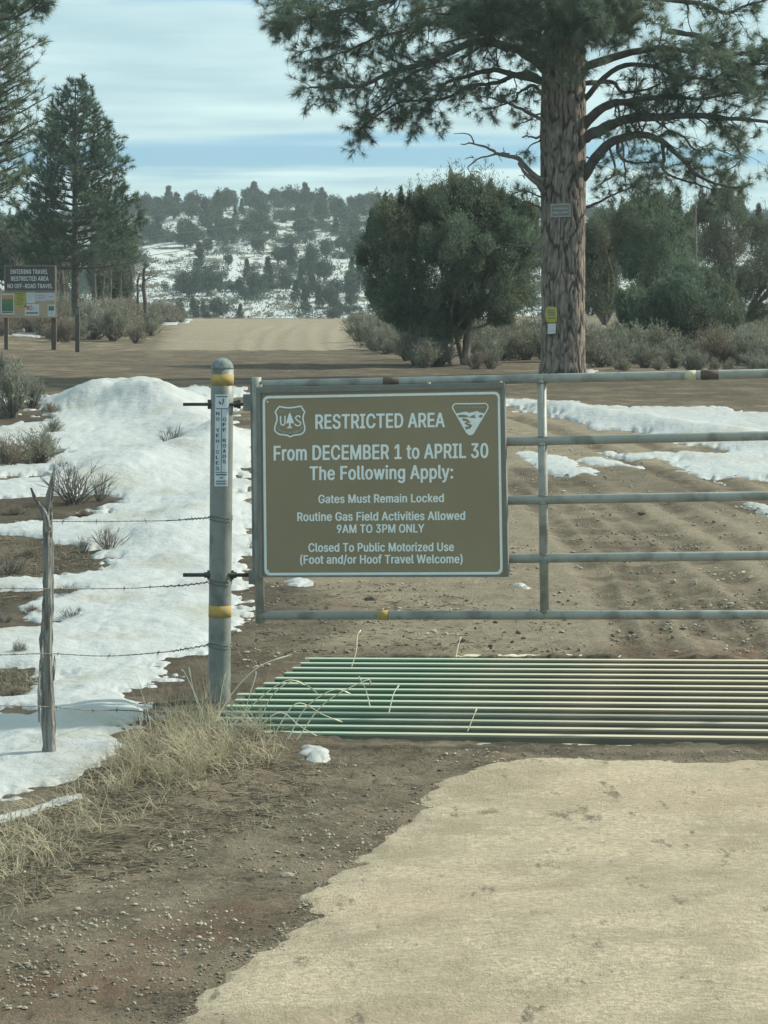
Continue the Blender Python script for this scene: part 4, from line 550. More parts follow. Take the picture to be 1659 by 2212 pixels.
# cattle guard frame: A = near left corner, RD along the rails, FD away from the camera
ANG = R(12.4)
RD = np.array([math.cos(ANG), -math.sin(ANG), 0.0255]); RD /= np.linalg.norm(RD)
FD = np.array([math.sin(ANG), math.cos(ANG), 0.0])
GA = P(378, 1588, 12.32); GA[2] = 0.0255 * GA[0] + 0.012
GLEN, GSP, GN = 6.4, 0.200, 14

TRACKS = [[(1158, 985), (1215, 1040), (1290, 1095), (1370, 1160), (1450, 1240), (1540, 1330), (1640, 1450)],
          [(1120, 1010), (1190, 1065), (1270, 1140), (1350, 1240), (1400, 1320), (1450, 1420)],
          [(1230, 1030), (1330, 1090), (1440, 1150), (1560, 1230), (1700, 1330)],
          [(1250, 1200), (1300, 1270), (1340, 1350), (1370, 1420)],
          [(1500, 1270), (1590, 1330), (1625, 1380), (1640, 1425)],
          [(1100, 1045), (1150, 1085), (1210, 1140), (1270, 1210), (1320, 1290)], [(1180, 1000), (1260, 1050), (1360, 1115), (1480, 1190), (1620, 1290), (1720, 1370)],
          [(1240, 1100), (1330, 1170), (1430, 1270), (1520, 1380)], [(1420, 1080), (1520, 1130), (1640, 1200), (1740, 1270)], [(1110, 900), (1200, 930), (1330, 985), (1480, 1045), (1640, 1110)],
          [(1350, 940), (1450, 985), (1560, 1040), (1700, 1120)],
          [(595, 705), (560, 720), (545, 757)], [(640, 700), (600, 722), (585, 757)],
          [(700, 700), (690, 722), (700, 757)], [(760, 700), (735, 722), (730, 757)]]
TRG = []
for t in TRACKS:
    c = curve([(a, b_, 0) for a, b_ in t], 24)
    TRG.append(unproj(c[:, 0], c[:, 1])[:, :2])
DRY = [([(385, 689), (755, 689), (790, 757), (330, 757)], .95, .6),
       ([(330, 757), (780, 757), (900, 800), (1170, 812), (1100, 860), (560, 860), (450, 830), (150, 830), (80, 835)], .06, 1.0),  # low value keeps the tree-shaded road below the crest dark
       ([(1090, 850), (1180, 870), (1300, 905), (1500, 950), (1659, 1010), (1800, 1200), (1900, 1420), (600, 1415), (650, 1260), (900, 1000)], .80, .5),
       ([(560, 1250), (900, 1250), (1000, 1410), (600, 1420)], .38, .3),
       ([(700, 1620), (1250, 1620), (1000, 1700), (760, 1890), (380, 2120), (200, 2212), (0, 2250), (-200, 2000), (0, 1900), (330, 1830), (600, 1700)], .34, .4)]
DRYG = [(gpoly(p, 60), v, s) for p, v, s in DRY]
DAMP_SHADE_G = [(gpoly(q_, 60), a_, s_) for q_, a_, s_ in (([(-500, 850), (90, 850), (300, 900), (530, 900), (560, 1240), (520, 1400), (330, 1520), (-500, 1770)], .55, .3), ([(-300, 757), (330, 757), (780, 757), (1180, 806), (1700, 806), (1900, 880), (1040, 866), (560, 870), (60, 842), (-300, 842)], .28, 1.2), ([(500, 1215), (640, 1250), (760, 1330), (640, 1418), (540, 1470), (430, 1540), (300, 1550), (280, 1500), (400, 1420)], .40, .2), ([(1050, 1010), (1400, 1010), (1660, 1080), (1660, 1120), (1300, 1060), (1060, 1060)], .3, .4))]  # wet soil by the snow; the band below the crest is painted shade
REDP = [[(330, 1990), (560, 1900), (640, 1960), (420, 2130), (100, 2212), (-100, 2160)], [(660, 1290), (900, 1300), (1000, 1340), (700, 1340)], [(1290, 1395), (1700, 1385), (1700, 1430), (1290, 1425)]]
REDG = [gpoly(p, 60) for p in REDP]

def T(x, y, attrs=False):
    z = T0(x, y)
    near = np.exp(-np.maximum(y - 14, 0) / 20)
    z = z + fbm(x, y, 0.9, 3, 3) * 0.022 + fbm(x, y, 0.16, 3, 9) * 0.013 * near + fbm(x, y, 0.055, 2, 15) * 0.005 * near
    off = sstep(x - 3.5, 0, 3) * sstep(y, 30, 42) + sstep(-x - 4.0, 0, 4) * sstep(y, 20, 50)
    z = z + fbm(x, y, 3.0, 3, 21) * 0.10 * np.clip(off, 0, 1)
    clod = sstep(fbm(x, y, 0.10, 2, 33), .15, .5) * sstep(fbm(x, y, 0.8, 2, 41), -.1, .4)
    z = z + clod * 0.012 * near
    if not attrs: return z
    tr = np.full(x.shape, 9.0)
    for g in TRG: tr = np.minimum(tr, pldist(x, y, g))
    wid = 0.055 + 0.0016 * np.maximum(y, 0)
    wob = 1 + .5 * fbm(x, y, .5, 3, 77)
    z = z - 0.020 * np.exp(-(tr / wid / wob) ** 2) + 0.013 * np.exp(-((tr - wid * 2.1) / (wid * .8)) ** 2)
    dry = np.zeros(x.shape)
    for g, v, s in DRYG:
        sd = sdf(x, y, g) + fbm(x, y, 1.2, 3, 51) * s * .6
        dry = np.maximum(dry, v * sstep(sd, -s * .5, s))
    dry = dry - 0.9 * np.exp(-(tr / (wid * 1.15)) ** 2) * (y < 40) * (1 + .5 * fbm(x, y, .3, 2, 88)) + .14 * np.exp(-((tr - wid * 2.4) / wid) ** 2) * (y < 40) + .10 * np.exp(-(tr / (wid * 1.5)) ** 2) * (y > 60)
    dry = dry + .16 * fbm(x, y, 0.7, 4, 61)
    red = np.zeros(x.shape)
    for g in REDG: red = np.maximum(red, sstep(sdf(x, y, g) + .15 * fbm(x, y, .5, 3, 5), -.1, .35))
    # pit under the guard
    qx = (x - GA[0]) * FD[1] - (y - GA[1]) * FD[0]
    qy = (x - GA[0]) * FD[0] + (y - GA[1]) * FD[1]
    pit = sstep(qx, 0.03, 0.10) * (1 - sstep(qx, GLEN - .1, GLEN)) * sstep(qy, -0.07, 0.0) * (1 - sstep(qy, GSP * 13 - .02, GSP * 13 + .05))
    plane = 0.0255 * x - 0.07
    z = z * (1 - pit) + np.minimum(z, plane - .35) * pit
    damp_shade = np.zeros(x.shape)
    for g, a_, s_ in DAMP_SHADE_G: damp_shade = np.maximum(damp_shade, a_ * sstep(sdf(x, y, g) + fbm(x, y, .8, 3, 66) * s_, -s_, s_))
    damp_shade = damp_shade * (1 + .5 * fbm(x, y, .35, 3, 67))
    return z, np.clip(dry, 0, 1) * (1 - .5 * damp_shade), red, damp_shade

tx = np.concatenate([-np.geomspace(1.6, .245, 26)[:-1], np.linspace(-.24, .24, 481), np.geomspace(.245, 1.6, 26)[1:]])
rows = np.concatenate([[-60, -25, -8, 0, 2, 3.5, 4.5, 5.5], np.arange(6.2, 17.5, .026), np.geomspace(17.5, 128, 330), [134, 142, 155, 175, 200, 232]])
TXX, YY = np.meshgrid(tx, rows)
XX = TXX * np.maximum(YY, 5.0)
ZZ, DRYA, REDA, DAMP_SHADE_A = T(XX, YY, True)
nr, nc = XX.shape
i = np.arange(nr - 1)[:, None] * nc; j = np.arange(nc - 1)[None, :]
GF = np.stack([i + j, i + j + 1, i + nc + j + 1, i + nc + j], -1).reshape(-1, 4)
gm = MB().add(np.stack([XX, YY, ZZ], -1), GF, 0, True)
ground = build(gm, 'ground', M['ground']); tag(ground, kind='structure')
for nm, arr in (('dry', DRYA), ('red', REDA), ('damp_shade', DAMP_SHADE_A)):
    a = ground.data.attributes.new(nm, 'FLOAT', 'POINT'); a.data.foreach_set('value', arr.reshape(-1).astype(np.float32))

def gz(x, y):
    return float(T(np.array([float(x)]), np.array([float(y)]))[0])

# ---------------------------------------------------------------- sheets that thin out to an edge (snow, road surface)
def sheet(name, polys, holes, reg, step, thick, edge, material, lumps=(), nz=(0.05, 0.012), rough=0.0, seed=0, smooth=True, soft=False):
    us = np.arange(reg[0], reg[1] + step[0], step[0]); vs = np.arange(reg[3], reg[2] - step[1], -step[1])
    U, Vv = np.meshgrid(us, vs)
    g = unproj(U.reshape(-1), Vv.reshape(-1)).reshape(U.shape + (3,))
    x, y = g[..., 0], g[..., 1]
    sd = np.full(x.shape, -9.0)
    for p in polys: sd = np.maximum(sd, sdf(x, y, gpoly(p)))
    for p in holes: sd = np.minimum(sd, -sdf(x, y, gpoly(p)))
    sc = np.clip(y / 12.0, .6, 3.0)
    sdn = sd + (fbm(x, y, .45, 3, seed + 1) * nz[0] + fbm(x, y, .1, 3, seed + 2) * nz[1] * 2) * sc
    h = np.where(sdn > 0, thick * (1 - np.exp(-np.maximum(sdn, 0) / edge)), sdn * .6)
    inn = sstep(sd, 0.0, .5)
    h = h + inn * rough * (fbm(x, y, .7, 4, seed + 5) * .6 + np.abs(fbm(x, y, .28, 3, seed + 6)) * .5)
    for (pts, hh, ww) in lumps:
        h = h + hh * np.exp(-(pldist(x, y, pts) / ww) ** 2) * sstep(sd, -.1, .6) * (1 + .25 * fbm(x, y, .5, 3, seed + 8))
    z = (T0(x, y) + fbm(x, y, 0.9, 3, 3) * 0.022 if soft else T(x, y)) + h
    n_r, n_c = x.shape
    ii = np.arange(n_r - 1)[:, None] * n_c; jj = np.arange(n_c - 1)[None, :]
    Fq = np.stack([ii + jj, ii + jj + 1, ii + n_c + jj + 1, ii + n_c + jj], -1).reshape(-1, 4)
    keep = (sdn.reshape(-1)[Fq] > -.12 * sc.reshape(-1)[Fq]).any(1)
    Fq = Fq[keep]; used = np.unique(Fq); re = np.full(x.size, -1); re[used] = np.arange(len(used))
    o = build(MB().add(np.stack([x, y, z], -1).reshape(-1, 3)[used], re[Fq], 0, smooth), name, material)
    tag(o, kind='structure')
    return o
def gl(pts): return [tuple(G(a, b)[:2]) for a, b in pts]

apron = sheet('road', [[(300, 2240), (430, 2155), (520, 2080), (610, 2020), (690, 1975), (655, 1940), (730, 1890), (790, 1855), (850, 1790), (900, 1740), (950, 1690), (1010, 1665), (1090, 1645), (1180, 1636), (1659, 1642), (2000, 1648), (2900, 1662), (2950, 1900), (2950, 2800), (60, 2800)]],
              [], (60, 2700, 1615, 2640), (4.8, 3.8), .030, .14, M['apron'], nz=(.09, .045), rough=.006, seed=100, soft=True)
EXT = [(-500, 1790), (-500, 838)]
left_snow = sheet('snow', [[(-500, 850), (-60, 845), (60, 850), (85, 862), (110, 858), (160, 852), (215, 846), (290, 846), (345, 850), (400, 836), (440, 832), (462, 838), (540, 846), (552, 858), (500, 862), (430, 862), (470, 878), (530, 876), (540, 884), (480, 896), (520, 925), (560, 945), (560, 1180), (535, 1200), (505, 1215), (520, 1235), (500, 1250), (512, 1320), (498, 1342), (470, 1385), (452, 1398), (415, 1412), (385, 1437), (360, 1456), (325, 1480), (285, 1498), (268, 1512), (300, 1524), (318, 1545), (290, 1580), (235, 1625), (205, 1660), (160, 1682), (110, 1702), (50, 1716), (-60, 1735), (-500, 1790)]],
                  [[(-500, 870), (0, 880), (60, 868), (95, 880), (100, 905), (60, 915), (0, 925), (-500, 930)],
                   [(-500, 985), (0, 980), (60, 965), (110, 975), (125, 992), (60, 1003), (0, 1003), (-500, 1003)],
                   [(-500, 1018), (0, 1030), (90, 1028), (95, 1038), (0, 1042), (-500, 1045)],
                   [(-500, 1070), (40, 1078), (110, 1075), (220, 1070), (272, 1080), (250, 1098), (180, 1114), (150, 1123), (40, 1132), (-500, 1135)],
                   [(-500, 1150), (90, 1160), (200, 1185), (222, 1200), (212, 1222), (170, 1235), (100, 1254), (-500, 1262)],
                   [(165, 1180), (240, 1186), (235, 1194), (180, 1196)],
                   [(-500, 1280), (0, 1284), (115, 1278), (140, 1276), (120, 1292), (40, 1308), (88, 1326), (95, 1345), (30, 1360), (-500, 1380)],
                   [(-500, 1440), (85, 1446), (100, 1460), (96, 1490), (60, 1506), (-500, 1520)],
                   [(-500, 1534), (60, 1534), (82, 1540), (50, 1548), (-500, 1550)],
                   [(400, 868), (455, 868), (480, 878), (410, 878)]],
                  (-460, 575, 826, 1765), (3.6, 2.6), .036, .10, M['snow'],
                  lumps=[(gl([(190, 880), (262, 865), (330, 890)]), .25, .85), (gl([(300, 880), (420, 925), (540, 990)]), .13, .6), (gl([(255, 1035), (330, 1000), (450, 985), (560, 960)]), .15, .6),
                         (gl([(350, 1180), (420, 1130), (540, 1080)]), .08, .5)], nz=(.16, .06), rough=.06, seed=200, soft=True)
RS = 'snow'
right_snow = sheet(RS, [[(1040, 862), (1092, 862), (1150, 866), (1250, 874), (1360, 882), (1500, 880), (1560, 882), (1640, 890), (1900, 900), (2400, 905), (2400, 1120), (1900, 1080), (1659, 1044), (1620, 1042), (1560, 1030), (1510, 1022), (1475, 1012), (1430, 996), (1375, 986), (1350, 980), (1420, 977), (1500, 978), (1568, 983), (1530, 972), (1475, 958), (1400, 950), (1350, 936), (1290, 922), (1240, 912), (1170, 896), (1100, 880)]],
                   [], (1030, 2340, 850, 1130), (3.6, 2.4), .03, .16, M['snow'], lumps=[(gl([(1150, 884), (1300, 905), (1450, 930), (1659, 965)]), .11, .5)], nz=(.20, .06), rough=.045, seed=300, soft=True)
patches = [[[(1116, 980), (1150, 976), (1180, 982), (1225, 986), (1245, 1000), (1292, 1018), (1288, 1026), (1230, 1024), (1190, 1016), (1150, 1000)]],
           [[(1240, 995), (1280, 987), (1315, 990), (1384, 1008), (1384, 1014), (1330, 1008), (1270, 1004)]],
           [[(1618, 1088), (1680, 1100), (1720, 1130), (1690, 1128), (1640, 1106)]],
           [[(612, 1254), (640, 1250), (672, 1254), (675, 1264), (640, 1268), (618, 1262)]],
           [[(1120, 1268), (1150, 1272), (1148, 1279), (1125, 1276)]],
           [[(652, 1616), (670, 1612), (690, 1618), (706, 1632), (704, 1640), (690, 1644), (676, 1640), (680, 1630), (662, 1626)]],
           [[(-40, 1774), (0, 1762), (60, 1742), (110, 1730), (160, 1720), (166, 1726), (110, 1744), (60, 1758), (0, 1779), (-40, 1790)]],
           [[(340, 697), (385, 690), (415, 691), (410, 698), (360, 706)]],
           [[(-80, 704), (0, 706), (60, 712), (90, 722), (80, 728), (30, 726), (-80, 728)]],
           [[(1455, 775), (1485, 772), (1490, 782), (1460, 785)]], [[(1265, 800), (1290, 798), (1292, 806), (1268, 808)]]]
for k, pl in enumerate(patches):
    a = np.array(pl[0]); small = (a[:, 1].max() > 1100)
    sheet('snow', pl, [], (a[:, 0].min() - 12, a[:, 0].max() + 12, max(693, a[:, 1].min() - 8), a[:, 1].max() + 8), (2.4, 1.6), .020 if small else .03, .03 if small else .10, M['snow'],
          nz=(.05, .022) if small else (.05, .02), rough=.02, seed=400 + 10 * k)

# ---------------------------------------------------------------- the hill beyond the crest
def hill_z(x, y):
    u = 829.5 + x / np.maximum(y, 1) * F
    ridge = np.interp(u, [-2600, -600, 0, 200, 320, 560, 780, 1000, 1659, 2400, 4200], [9.6, 12.4, 13.4, 14.4, 16.8, 18.1, 17.7, 16.6, 14.9, 14.4, 11.6])
    t = (y - 222) / (425 - 222)
    s = np.where(t < 1, np.clip(t, 0, 1) ** 0.92, 1 - 0.35 * np.clip((t - 1) / 1.5, 0, 1))
    z = -1.5 + (ridge + 1.5) * s + fbm(x, y, 40, 4, 500) * 1.3 * sstep(t, 0, .3)
    return z + fbm(x, y, 9, 3, 510) * .35 * sstep(t, 0, .2)
hx = np.concatenate([np.linspace(-900, -90, 28)[:-1], np.linspace(-90, 90, 241), np.linspace(90, 900, 28)[1:]])
hy = np.concatenate([np.linspace(216, 450, 190), np.linspace(460, 1500, 30)])
HX, HY = np.meshgrid(hx, hy); nr, nc = HX.shape
i = np.arange(nr - 1)[:, None] * nc; j = np.arange(nc - 1)[None, :]
HF = np.stack([i + j, i + j + 1, i + nc + j + 1, i + nc + j], -1).reshape(-1, 4)
def hill_mat():
    m = bpy.data.materials.new('snow_and_brush_hillside'); m.use_nodes = True
    nt = m.node_tree; N = nt.nodes; Lk = nt.links; b = N['Principled BSDF']; b.inputs['Roughness'].default_value = .85
    b.inputs['Specular IOR Level'].default_value = .1
    tcn = N.new('ShaderNodeTexCoord'); mp = N.new('ShaderNodeMapping'); mp.inputs['Scale'].default_value = (1, .35, 1)
    Lk.new(tcn.outputs['Object'], mp.inputs[0])
    n1 = N.new('ShaderNodeTexNoise'); n1.inputs['Scale'].default_value = .45; n1.inputs['Detail'].default_value = 8; n1.inputs['Roughness'].default_value = .68
    Lk.new(mp.outputs[0], n1.inputs['Vector'])
    r = N.new('ShaderNodeMapRange'); r.inputs['From Min'].default_value = .515; r.inputs['From Max'].default_value = .54
    Lk.new(n1.outputs['Fac'], r.inputs['Value'])
    mx_ = N.new('ShaderNodeMix'); mx_.data_type = 'RGBA'; mx_.inputs[6].default_value = (.46, .48, .475, 1); mx_.inputs[7].default_value = (.115, .105, .075, 1)
    Lk.new(r.outputs[0], mx_.inputs[0]); Lk.new(mx_.outputs[2], b.inputs['Base Color'])
    return m
hill = build(MB().add(np.stack([HX, HY, hill_z(HX, HY)], -1), HF, 0, True), 'hill', hill_mat()); tag(hill, kind='structure')

# ---------------------------------------------------------------- cattle guard
guard = thing('cattle_guard', GA, 'green steel cattle guard of long parallel rails set across the road beneath the gate', 'cattle guard')
def guard_mat():
    m = bpy.data.materials.new('worn_green_rail'); m.use_nodes = True
    nt = m.node_tree; N = nt.nodes; Lk = nt.links; b = N['Principled BSDF']; b.inputs['Roughness'].default_value = .55
    tcn = N.new('ShaderNodeTexCoord'); s = N.new('ShaderNodeSeparateXYZ'); Lk.new(tcn.outputs['Object'], s.inputs[0])
    def mr(src, a, c, d=0., e=1.):
        r = N.new('ShaderNodeMapRange'); r.inputs['From Min'].default_value = a; r.inputs['From Max'].default_value = c
        r.inputs['To Min'].default_value = d; r.inputs['To Max'].default_value = e; Lk.new(src, r.inputs['Value']); return r.outputs[0]
    nz = N.new('ShaderNodeTexNoise'); nz.inputs['Scale'].default_value = 3; nz.inputs['Detail'].default_value = 6; Lk.new(tcn.outputs['Object'], nz.inputs['Vector'])
    def mathn(op, a, c):
        n = N.new('ShaderNodeMath'); n.operation = op
        for k, q in enumerate((a, c)):
            if isinstance(q, float): n.inputs[k].default_value = q
            else: Lk.new(q, n.inputs[k])
        return n.outputs[0]
    # driven-over part: dust and rust on the right, paint intact on the left
    worn = mr(mathn('ADD', s.outputs['X'], mathn('MULTIPLY', nz.outputs['Fac'], 1.6)), 1.5, 2.7)
    def mixc(f, a, c):
        n = N.new('ShaderNodeMix'); n.data_type = 'RGBA'; Lk.new(f, n.inputs[0])
        for k, q in ((6, a), (7, c)):
            if isinstance(q, tuple): n.inputs[k].default_value = (*q, 1)
            else: Lk.new(q, n.inputs[k])
        return n.outputs[2]
    paint = mixc(mr(nz.outputs['Fac'], .4, .65), (.085, .125, .078), (.11, .150, .098))
    rust = mixc(mr(nz.outputs['Fac'], .4, .6), (.125, .11, .07), (.18, .155, .10))
    side = mixc(worn, paint, rust)
    geo = N.new('ShaderNodeNewGeometry'); sn = N.new('ShaderNodeSeparateXYZ'); Lk.new(geo.outputs['True Normal'], sn.inputs[0])
    # top face of each rail is paler, dusty tan where worn
    top = mixc(worn, (.31, .43, .30), (.52, .455, .32))
    colr = mixc(mr(sn.outputs['Z'], .75, .9), side, top)
    Lk.new(colr, b.inputs['Base Color'])
    return m
M['guard'] = guard_mat()
EDGE = [(661, 1422), (639, 1431.5), (619.5, 1441.6), (600, 1452.7), (578, 1464), (555, 1476), (534, 1488), (514, 1500), (490, 1512.6), (463, 1526), (439, 1540)]
rail_me = None
for k in range(GN):
    base = GA + FD * (k * GSP) + RD * (RNG.uniform(-.02, .03))
    w, hgt, ln = .070, .085, GLEN
    r0 = .008
    prof = [(-w / 2, -hgt), (-w / 2, -r0), (-w / 2 + r0, 0), (w / 2 - r0, 0), (w / 2, -r0), (w / 2, -hgt)]
    if rail_me is None:
        mb = MB(); V = []
        up = np.cross(RD, FD)
        for e in (0, 1):
            for (a, c) in prof: V.append(GA + RD * (ln * e) + FD * a + up * c)
        n = len(prof)
        mb.add(V, [(q, (q + 1) % n, n + (q + 1) % n, n + q) for q in range(n)] + [tuple(range(n))[::-1], tuple(range(n, 2 * n))])
        # local axes: x along the rail
        rail_me = mb.mesh('rail', M['guard'], GA)
        rot = Matrix(((RD[0], RD[1], RD[2]), (FD[0], FD[1], FD[2]), (up[0], up[1], up[2]))).to_4x4()
        rail_me.transform(rot)
        RMAT = rot.inverted()
    o = bpy.data.objects.new('rail', rail_me); COL.objects.link(o); o.parent = guard
    o.matrix_local = Matrix.Translation(Vector(base - GA)) @ RMAT
# side channel and concrete sills
up = np.cross(RD, FD)
mb = MB(); mb.add(*boxpts(GA + RD * .02 - FD * .1 - up * .22, RD * .05, FD * (GSP * 13 + .2), up * .13))
build(mb, 'side_channel', M['guard'], guard)
for off, wd, dz in ((GSP * 13 + .075, .09, .004), (-.20, .13, -.03)):
    mb = MB(); n = 60; V = []; Fc = []
    for q in range(n + 1):
        s_ = .35 + (GLEN - .4) * q / n if off < 0 else .55 + 1.3 * q / n
        zt = dz + .002 * math.sin(q * 1.7) + float(RNG.uniform(-.002, .002))
        w0, w1 = off + float(RNG.uniform(-.004, .004)), off + wd + float(RNG.uniform(-.02, .02))
        for a, zq in ((w0, -.3), (w0, zt), (w1, zt), (w1, -.3)): V.append(GA + RD * s_ + FD * a + up * zq)
    for q in range(n):
        for c in range(3): Fc.append((4 * q + c, 4 * q + c + 1, 4 * q + 5 + c, 4 * q + 4 + c))
    mb.add(V, Fc); build(mb, 'concrete_sill', M['concrete'], guard)

# ---------------------------------------------------------------- gate
GR = np.array([math.cos(ANG), -math.sin(ANG), 0.0]); GNORM = np.array([-math.sin(ANG), -math.cos(ANG), 0.0])
G0 = P(560, 1100, 13.2)
def onplane(u, v, off=0.0):
    """point of the gate's plane (moved 'off' metres towards the viewer side) seen at the picture point"""
    u = np.atleast_1d(np.asarray(u, float)); v = np.atleast_1d(np.asarray(v, float))
    r = rays(u, v); o = G0 + GNORM * off
    t = ((o - CAM) @ GNORM) / (r @ GNORM)
    return CAM + r * t[:, None]
def gp(u, v, off=0.0): return onplane(u, v, off)[0]
def pipe(mb, a, b, r, sides=20, n=2, mi=0):
    pts = np.linspace(a, b, n); V, Fc = sweep(pts, r, sides); mb.add(V, Fc, mi, False)
    return mb
def smooth_by_angle(o):
    me = o.data
    me.polygons.foreach_set('use_smooth', [len(p.vertices) == 4 for p in me.polygons]); me.update()
gate = thing('pipe_gate', (G0[0], G0[1], gz(G0[0], G0[1])), 'long grey tubular steel gate with five rails standing closed over the cattle guard', 'gate')
PR = .0236
def addpipe(name, a, b, r=PR, m='gatepipe', parent=None, n=2):
    mb = pipe(MB(), a, b, r, 24, n); o = build(mb, name, M[m], parent if parent is not None else gate); smooth_by_angle(o); return o
def ext(a, b, L):
    d = (b - a) / np.linalg.norm(b - a); return a + d * L
rails_uv = [((566, 831), (1659, 807)), ((566, 966), (1659, 941)), ((566, 1090), (1659, 1071)), ((566, 1213), (1659, 1200)), ((560, 1329), (1659, 1328))]
rail_objs = []
for (a, b) in rails_uv:
    A_, B_ = gp(*a), gp(*b)
    rail_objs.append((A_, ext(A_, B_, 4.75), addpipe('gate_rail', A_, ext(A_, B_, 4.75))))
stile = addpipe('hinge_stile', gp(554, 815), gp(562, 1346), .0245)
addpipe('upright', gp(1170, 812), gp(1176.5, 1332), .0236)
for (A_, B_, _) in [rail_objs[0]]:
    pass
far_top = rail_objs[0][1]; far_bot = rail_objs[4][1]
addpipe('latch_stile', far_top + np.array([0, 0, .03]), far_bot - np.array([0, 0, .03]), .0245)
mid = rail_objs[0][0] + (rail_objs[0][1] - rail_objs[0][0]) * .68; midb = rail_objs[4][0] + (rail_objs[4][1] - rail_objs[4][0]) * .68
addpipe('upright', mid, midb, .0236)
def band(k, u0, u1, m, name='reflective_tape'):
    A_, B_, o = rail_objs[k]; d = (B_ - A_) / np.linalg.norm(B_ - A_)
    va = rails_uv[k][0][1]
    s0 = np.dot(gp(u0, va) - A_, d); s1 = np.dot(gp(u1, va) - A_, d)
    t = addpipe(name, A_ + d * s0, A_ + d * s1, PR + .0012, m, o)
    return t
band(0, 1481, 1504, 'tape_pale'); band(0, 1515, 1553, 'rust', 'rust_band'); band(0, 829, 863, 'rust', 'rust_band')
band(4, 817, 839, 'tape')
# weld beads where upright meets the rails
for k in range(5):
    A_, B_, o = rail_objs[k]; d = (B_ - A_) / np.linalg.norm(B_ - A_)
    p0 = gp(1170 + 1.6 * k, rails_uv[k][0][1]); s0 = np.dot(p0 - A_, d)
    th = np.linspace(0, 2 * math.pi, 17)
    for s_ in (-1, 1):
        c = A_ + d * s0 + np.array([0, 0, s_ * PR * .9])
        if (k == 0 and s_ > 0) or (k == 4 and s_ < 0): continue
        pts = np.array([c + GR * math.cos(t) * PR * 1.0 + GNORM * math.sin(t) * PR * 1.0 for t in th])
        mb = MB().add(*sweep(pts, .0035, 5), 0, True); build(mb, 'weld', M['pipe'], o)
# grey back plate between stile and sign
mb = MB(); c0 = gp(541, 822, .0); c1 = gp(556, 822, .0); c2 = gp(546, 1262, .0)
mb.add(*boxpts(c0 - GNORM * .006, c1 - c0, GNORM * .012, c2 - c0)); build(mb, 'stile_plate', M['pipe'], gate)

# ---------------------------------------------------------------- bollard post
BD = 13.25
b0 = P(473.2, 1530, BD); b1 = P(480.2, 800, BD); ax = (b1 - b0) / (b1 - b0)[2]
BR = 24.4 / F * BD
post = thing('bollard_post', b0, 'thick grey steel hinge post with domed top, yellow bands and white sticker beside the gate', 'post')
def cyl_at(z): return b0 + ax * (z - b0[2])
ztop = P(480.2, 797, BD)[2]
mb = MB(); pts = [cyl_at(z) for z in np.linspace(-.35, ztop, 10)]
mb.add(*sweep(pts, BR, 40)); o = build(mb, 'pipe', M['pipe'], post); smooth_by_angle(o)
mb = MB(); pts = []; rr = []
for t in np.linspace(0, math.pi / 2 - .02, 12):
    pts.append(cyl_at(ztop + math.sin(t) * BR * .98)); rr.append(BR * math.cos(t) * 1.0 + .0005)
mb.add(*sweep(pts, np.array(rr), 40), 0, True); build(mb, 'domed_cap', M['cap'], post)
for v0, v1 in ((808, 832), (1307, 1332)):
    za, zb = P(475, v1, BD)[2], P(475, v0, BD)[2]
    mb = MB().add(*sweep([cyl_at(za), cyl_at(zb)], BR + .0013, 40)); o = build(mb, 'reflective_tape', M['tape'], post); smooth_by_angle(o)
def on_cyl(u, v, off):
    """picture point -> point on the post's curved face, 'off' proud of it"""
    u = np.atleast_1d(np.asarray(u, float)); v = np.atleast_1d(np.asarray(v, float))
    p = P(u, v, BD - BR * .9); z = p[:, 2]; c = b0[None, :] + ax[None, :] * (z - b0[2])[:, None]
    dx = np.clip((p[:, 0] - c[:, 0]) / (BR + off), -.98, .98)
    return np.stack([c[:, 0] + dx * (BR + off), c[:, 1] - np.sqrt(1 - dx ** 2) * (BR + off), z], -1)
def cyl_patch(u0, u1, v0, v1, off, m, name, parent, n=14, slant=-2.0):
    us = np.linspace(u0, u1, n); V = []; Fc = []
    for q, uu in enumerate(us):
        V += [on_cyl(uu, v0, off)[0], on_cyl(uu + slant * (v1 - v0) / 200, v1, off)[0]]
    for q in range(n - 1): Fc.append((2 * q, 2 * q + 1, 2 * q + 3, 2 * q + 2))
    return build(MB().add(V, Fc, 0, True), name, m, parent)
sticker = cyl_patch(465, 494, 852, 1050.5, .0022, M['decal'], 'sticker', post)

# ---------------------------------------------------------------- lettering
def text_mesh(s, bold=0.0):
    V = []; Fc = []; x = 0.0; n = 0
    for ch in s:
        if ch == ' ': x += 205.0; continue
        adv, v, f = GLYPHS[ch]
        V.append(np.stack([v[:, 0] + x, v[:, 1], 0 * v[:, 0]], -1) / 1000.0); Fc += [tuple(k + n for k in q) for q in f]
        n += len(v); x += adv
    return np.concatenate(V), Fc
_cap = text_mesh('H')[0][:, 1].max()
def lettering(s, u0, u1, base, cap, mapf, m, parent, bold=.03, slope=0.0, name='lettering'):
    V, Fc = text_mesh(s, bold)
    x0, x1 = V[:, 0].min(), V[:, 0].max()
    u = u0 + (V[:, 0] - x0) / (x1 - x0) * (u1 - u0)
    v = base - V[:, 1] / _cap * cap + slope * (u - (u0 + u1) / 2)
    return build(MB().add(mapf(u, v), Fc), name, m, parent)
mapc = lambda u, v: on_cyl(u, v, .0034)
for idx, ch in enumerate(['N', 'O', None, 'V', 'E', 'H', 'I', 'C', 'L', 'E', 'S']):
    if ch:
        vc = 893 + idx * 11.85; w = 3.8 if ch != 'I' else 1.1; uc = 470.6 - .0075 * (vc - 893)
        lettering(ch, uc - w, uc + w, vc + 3.9, 7.6, mapc, M['ink'], sticker, .035)
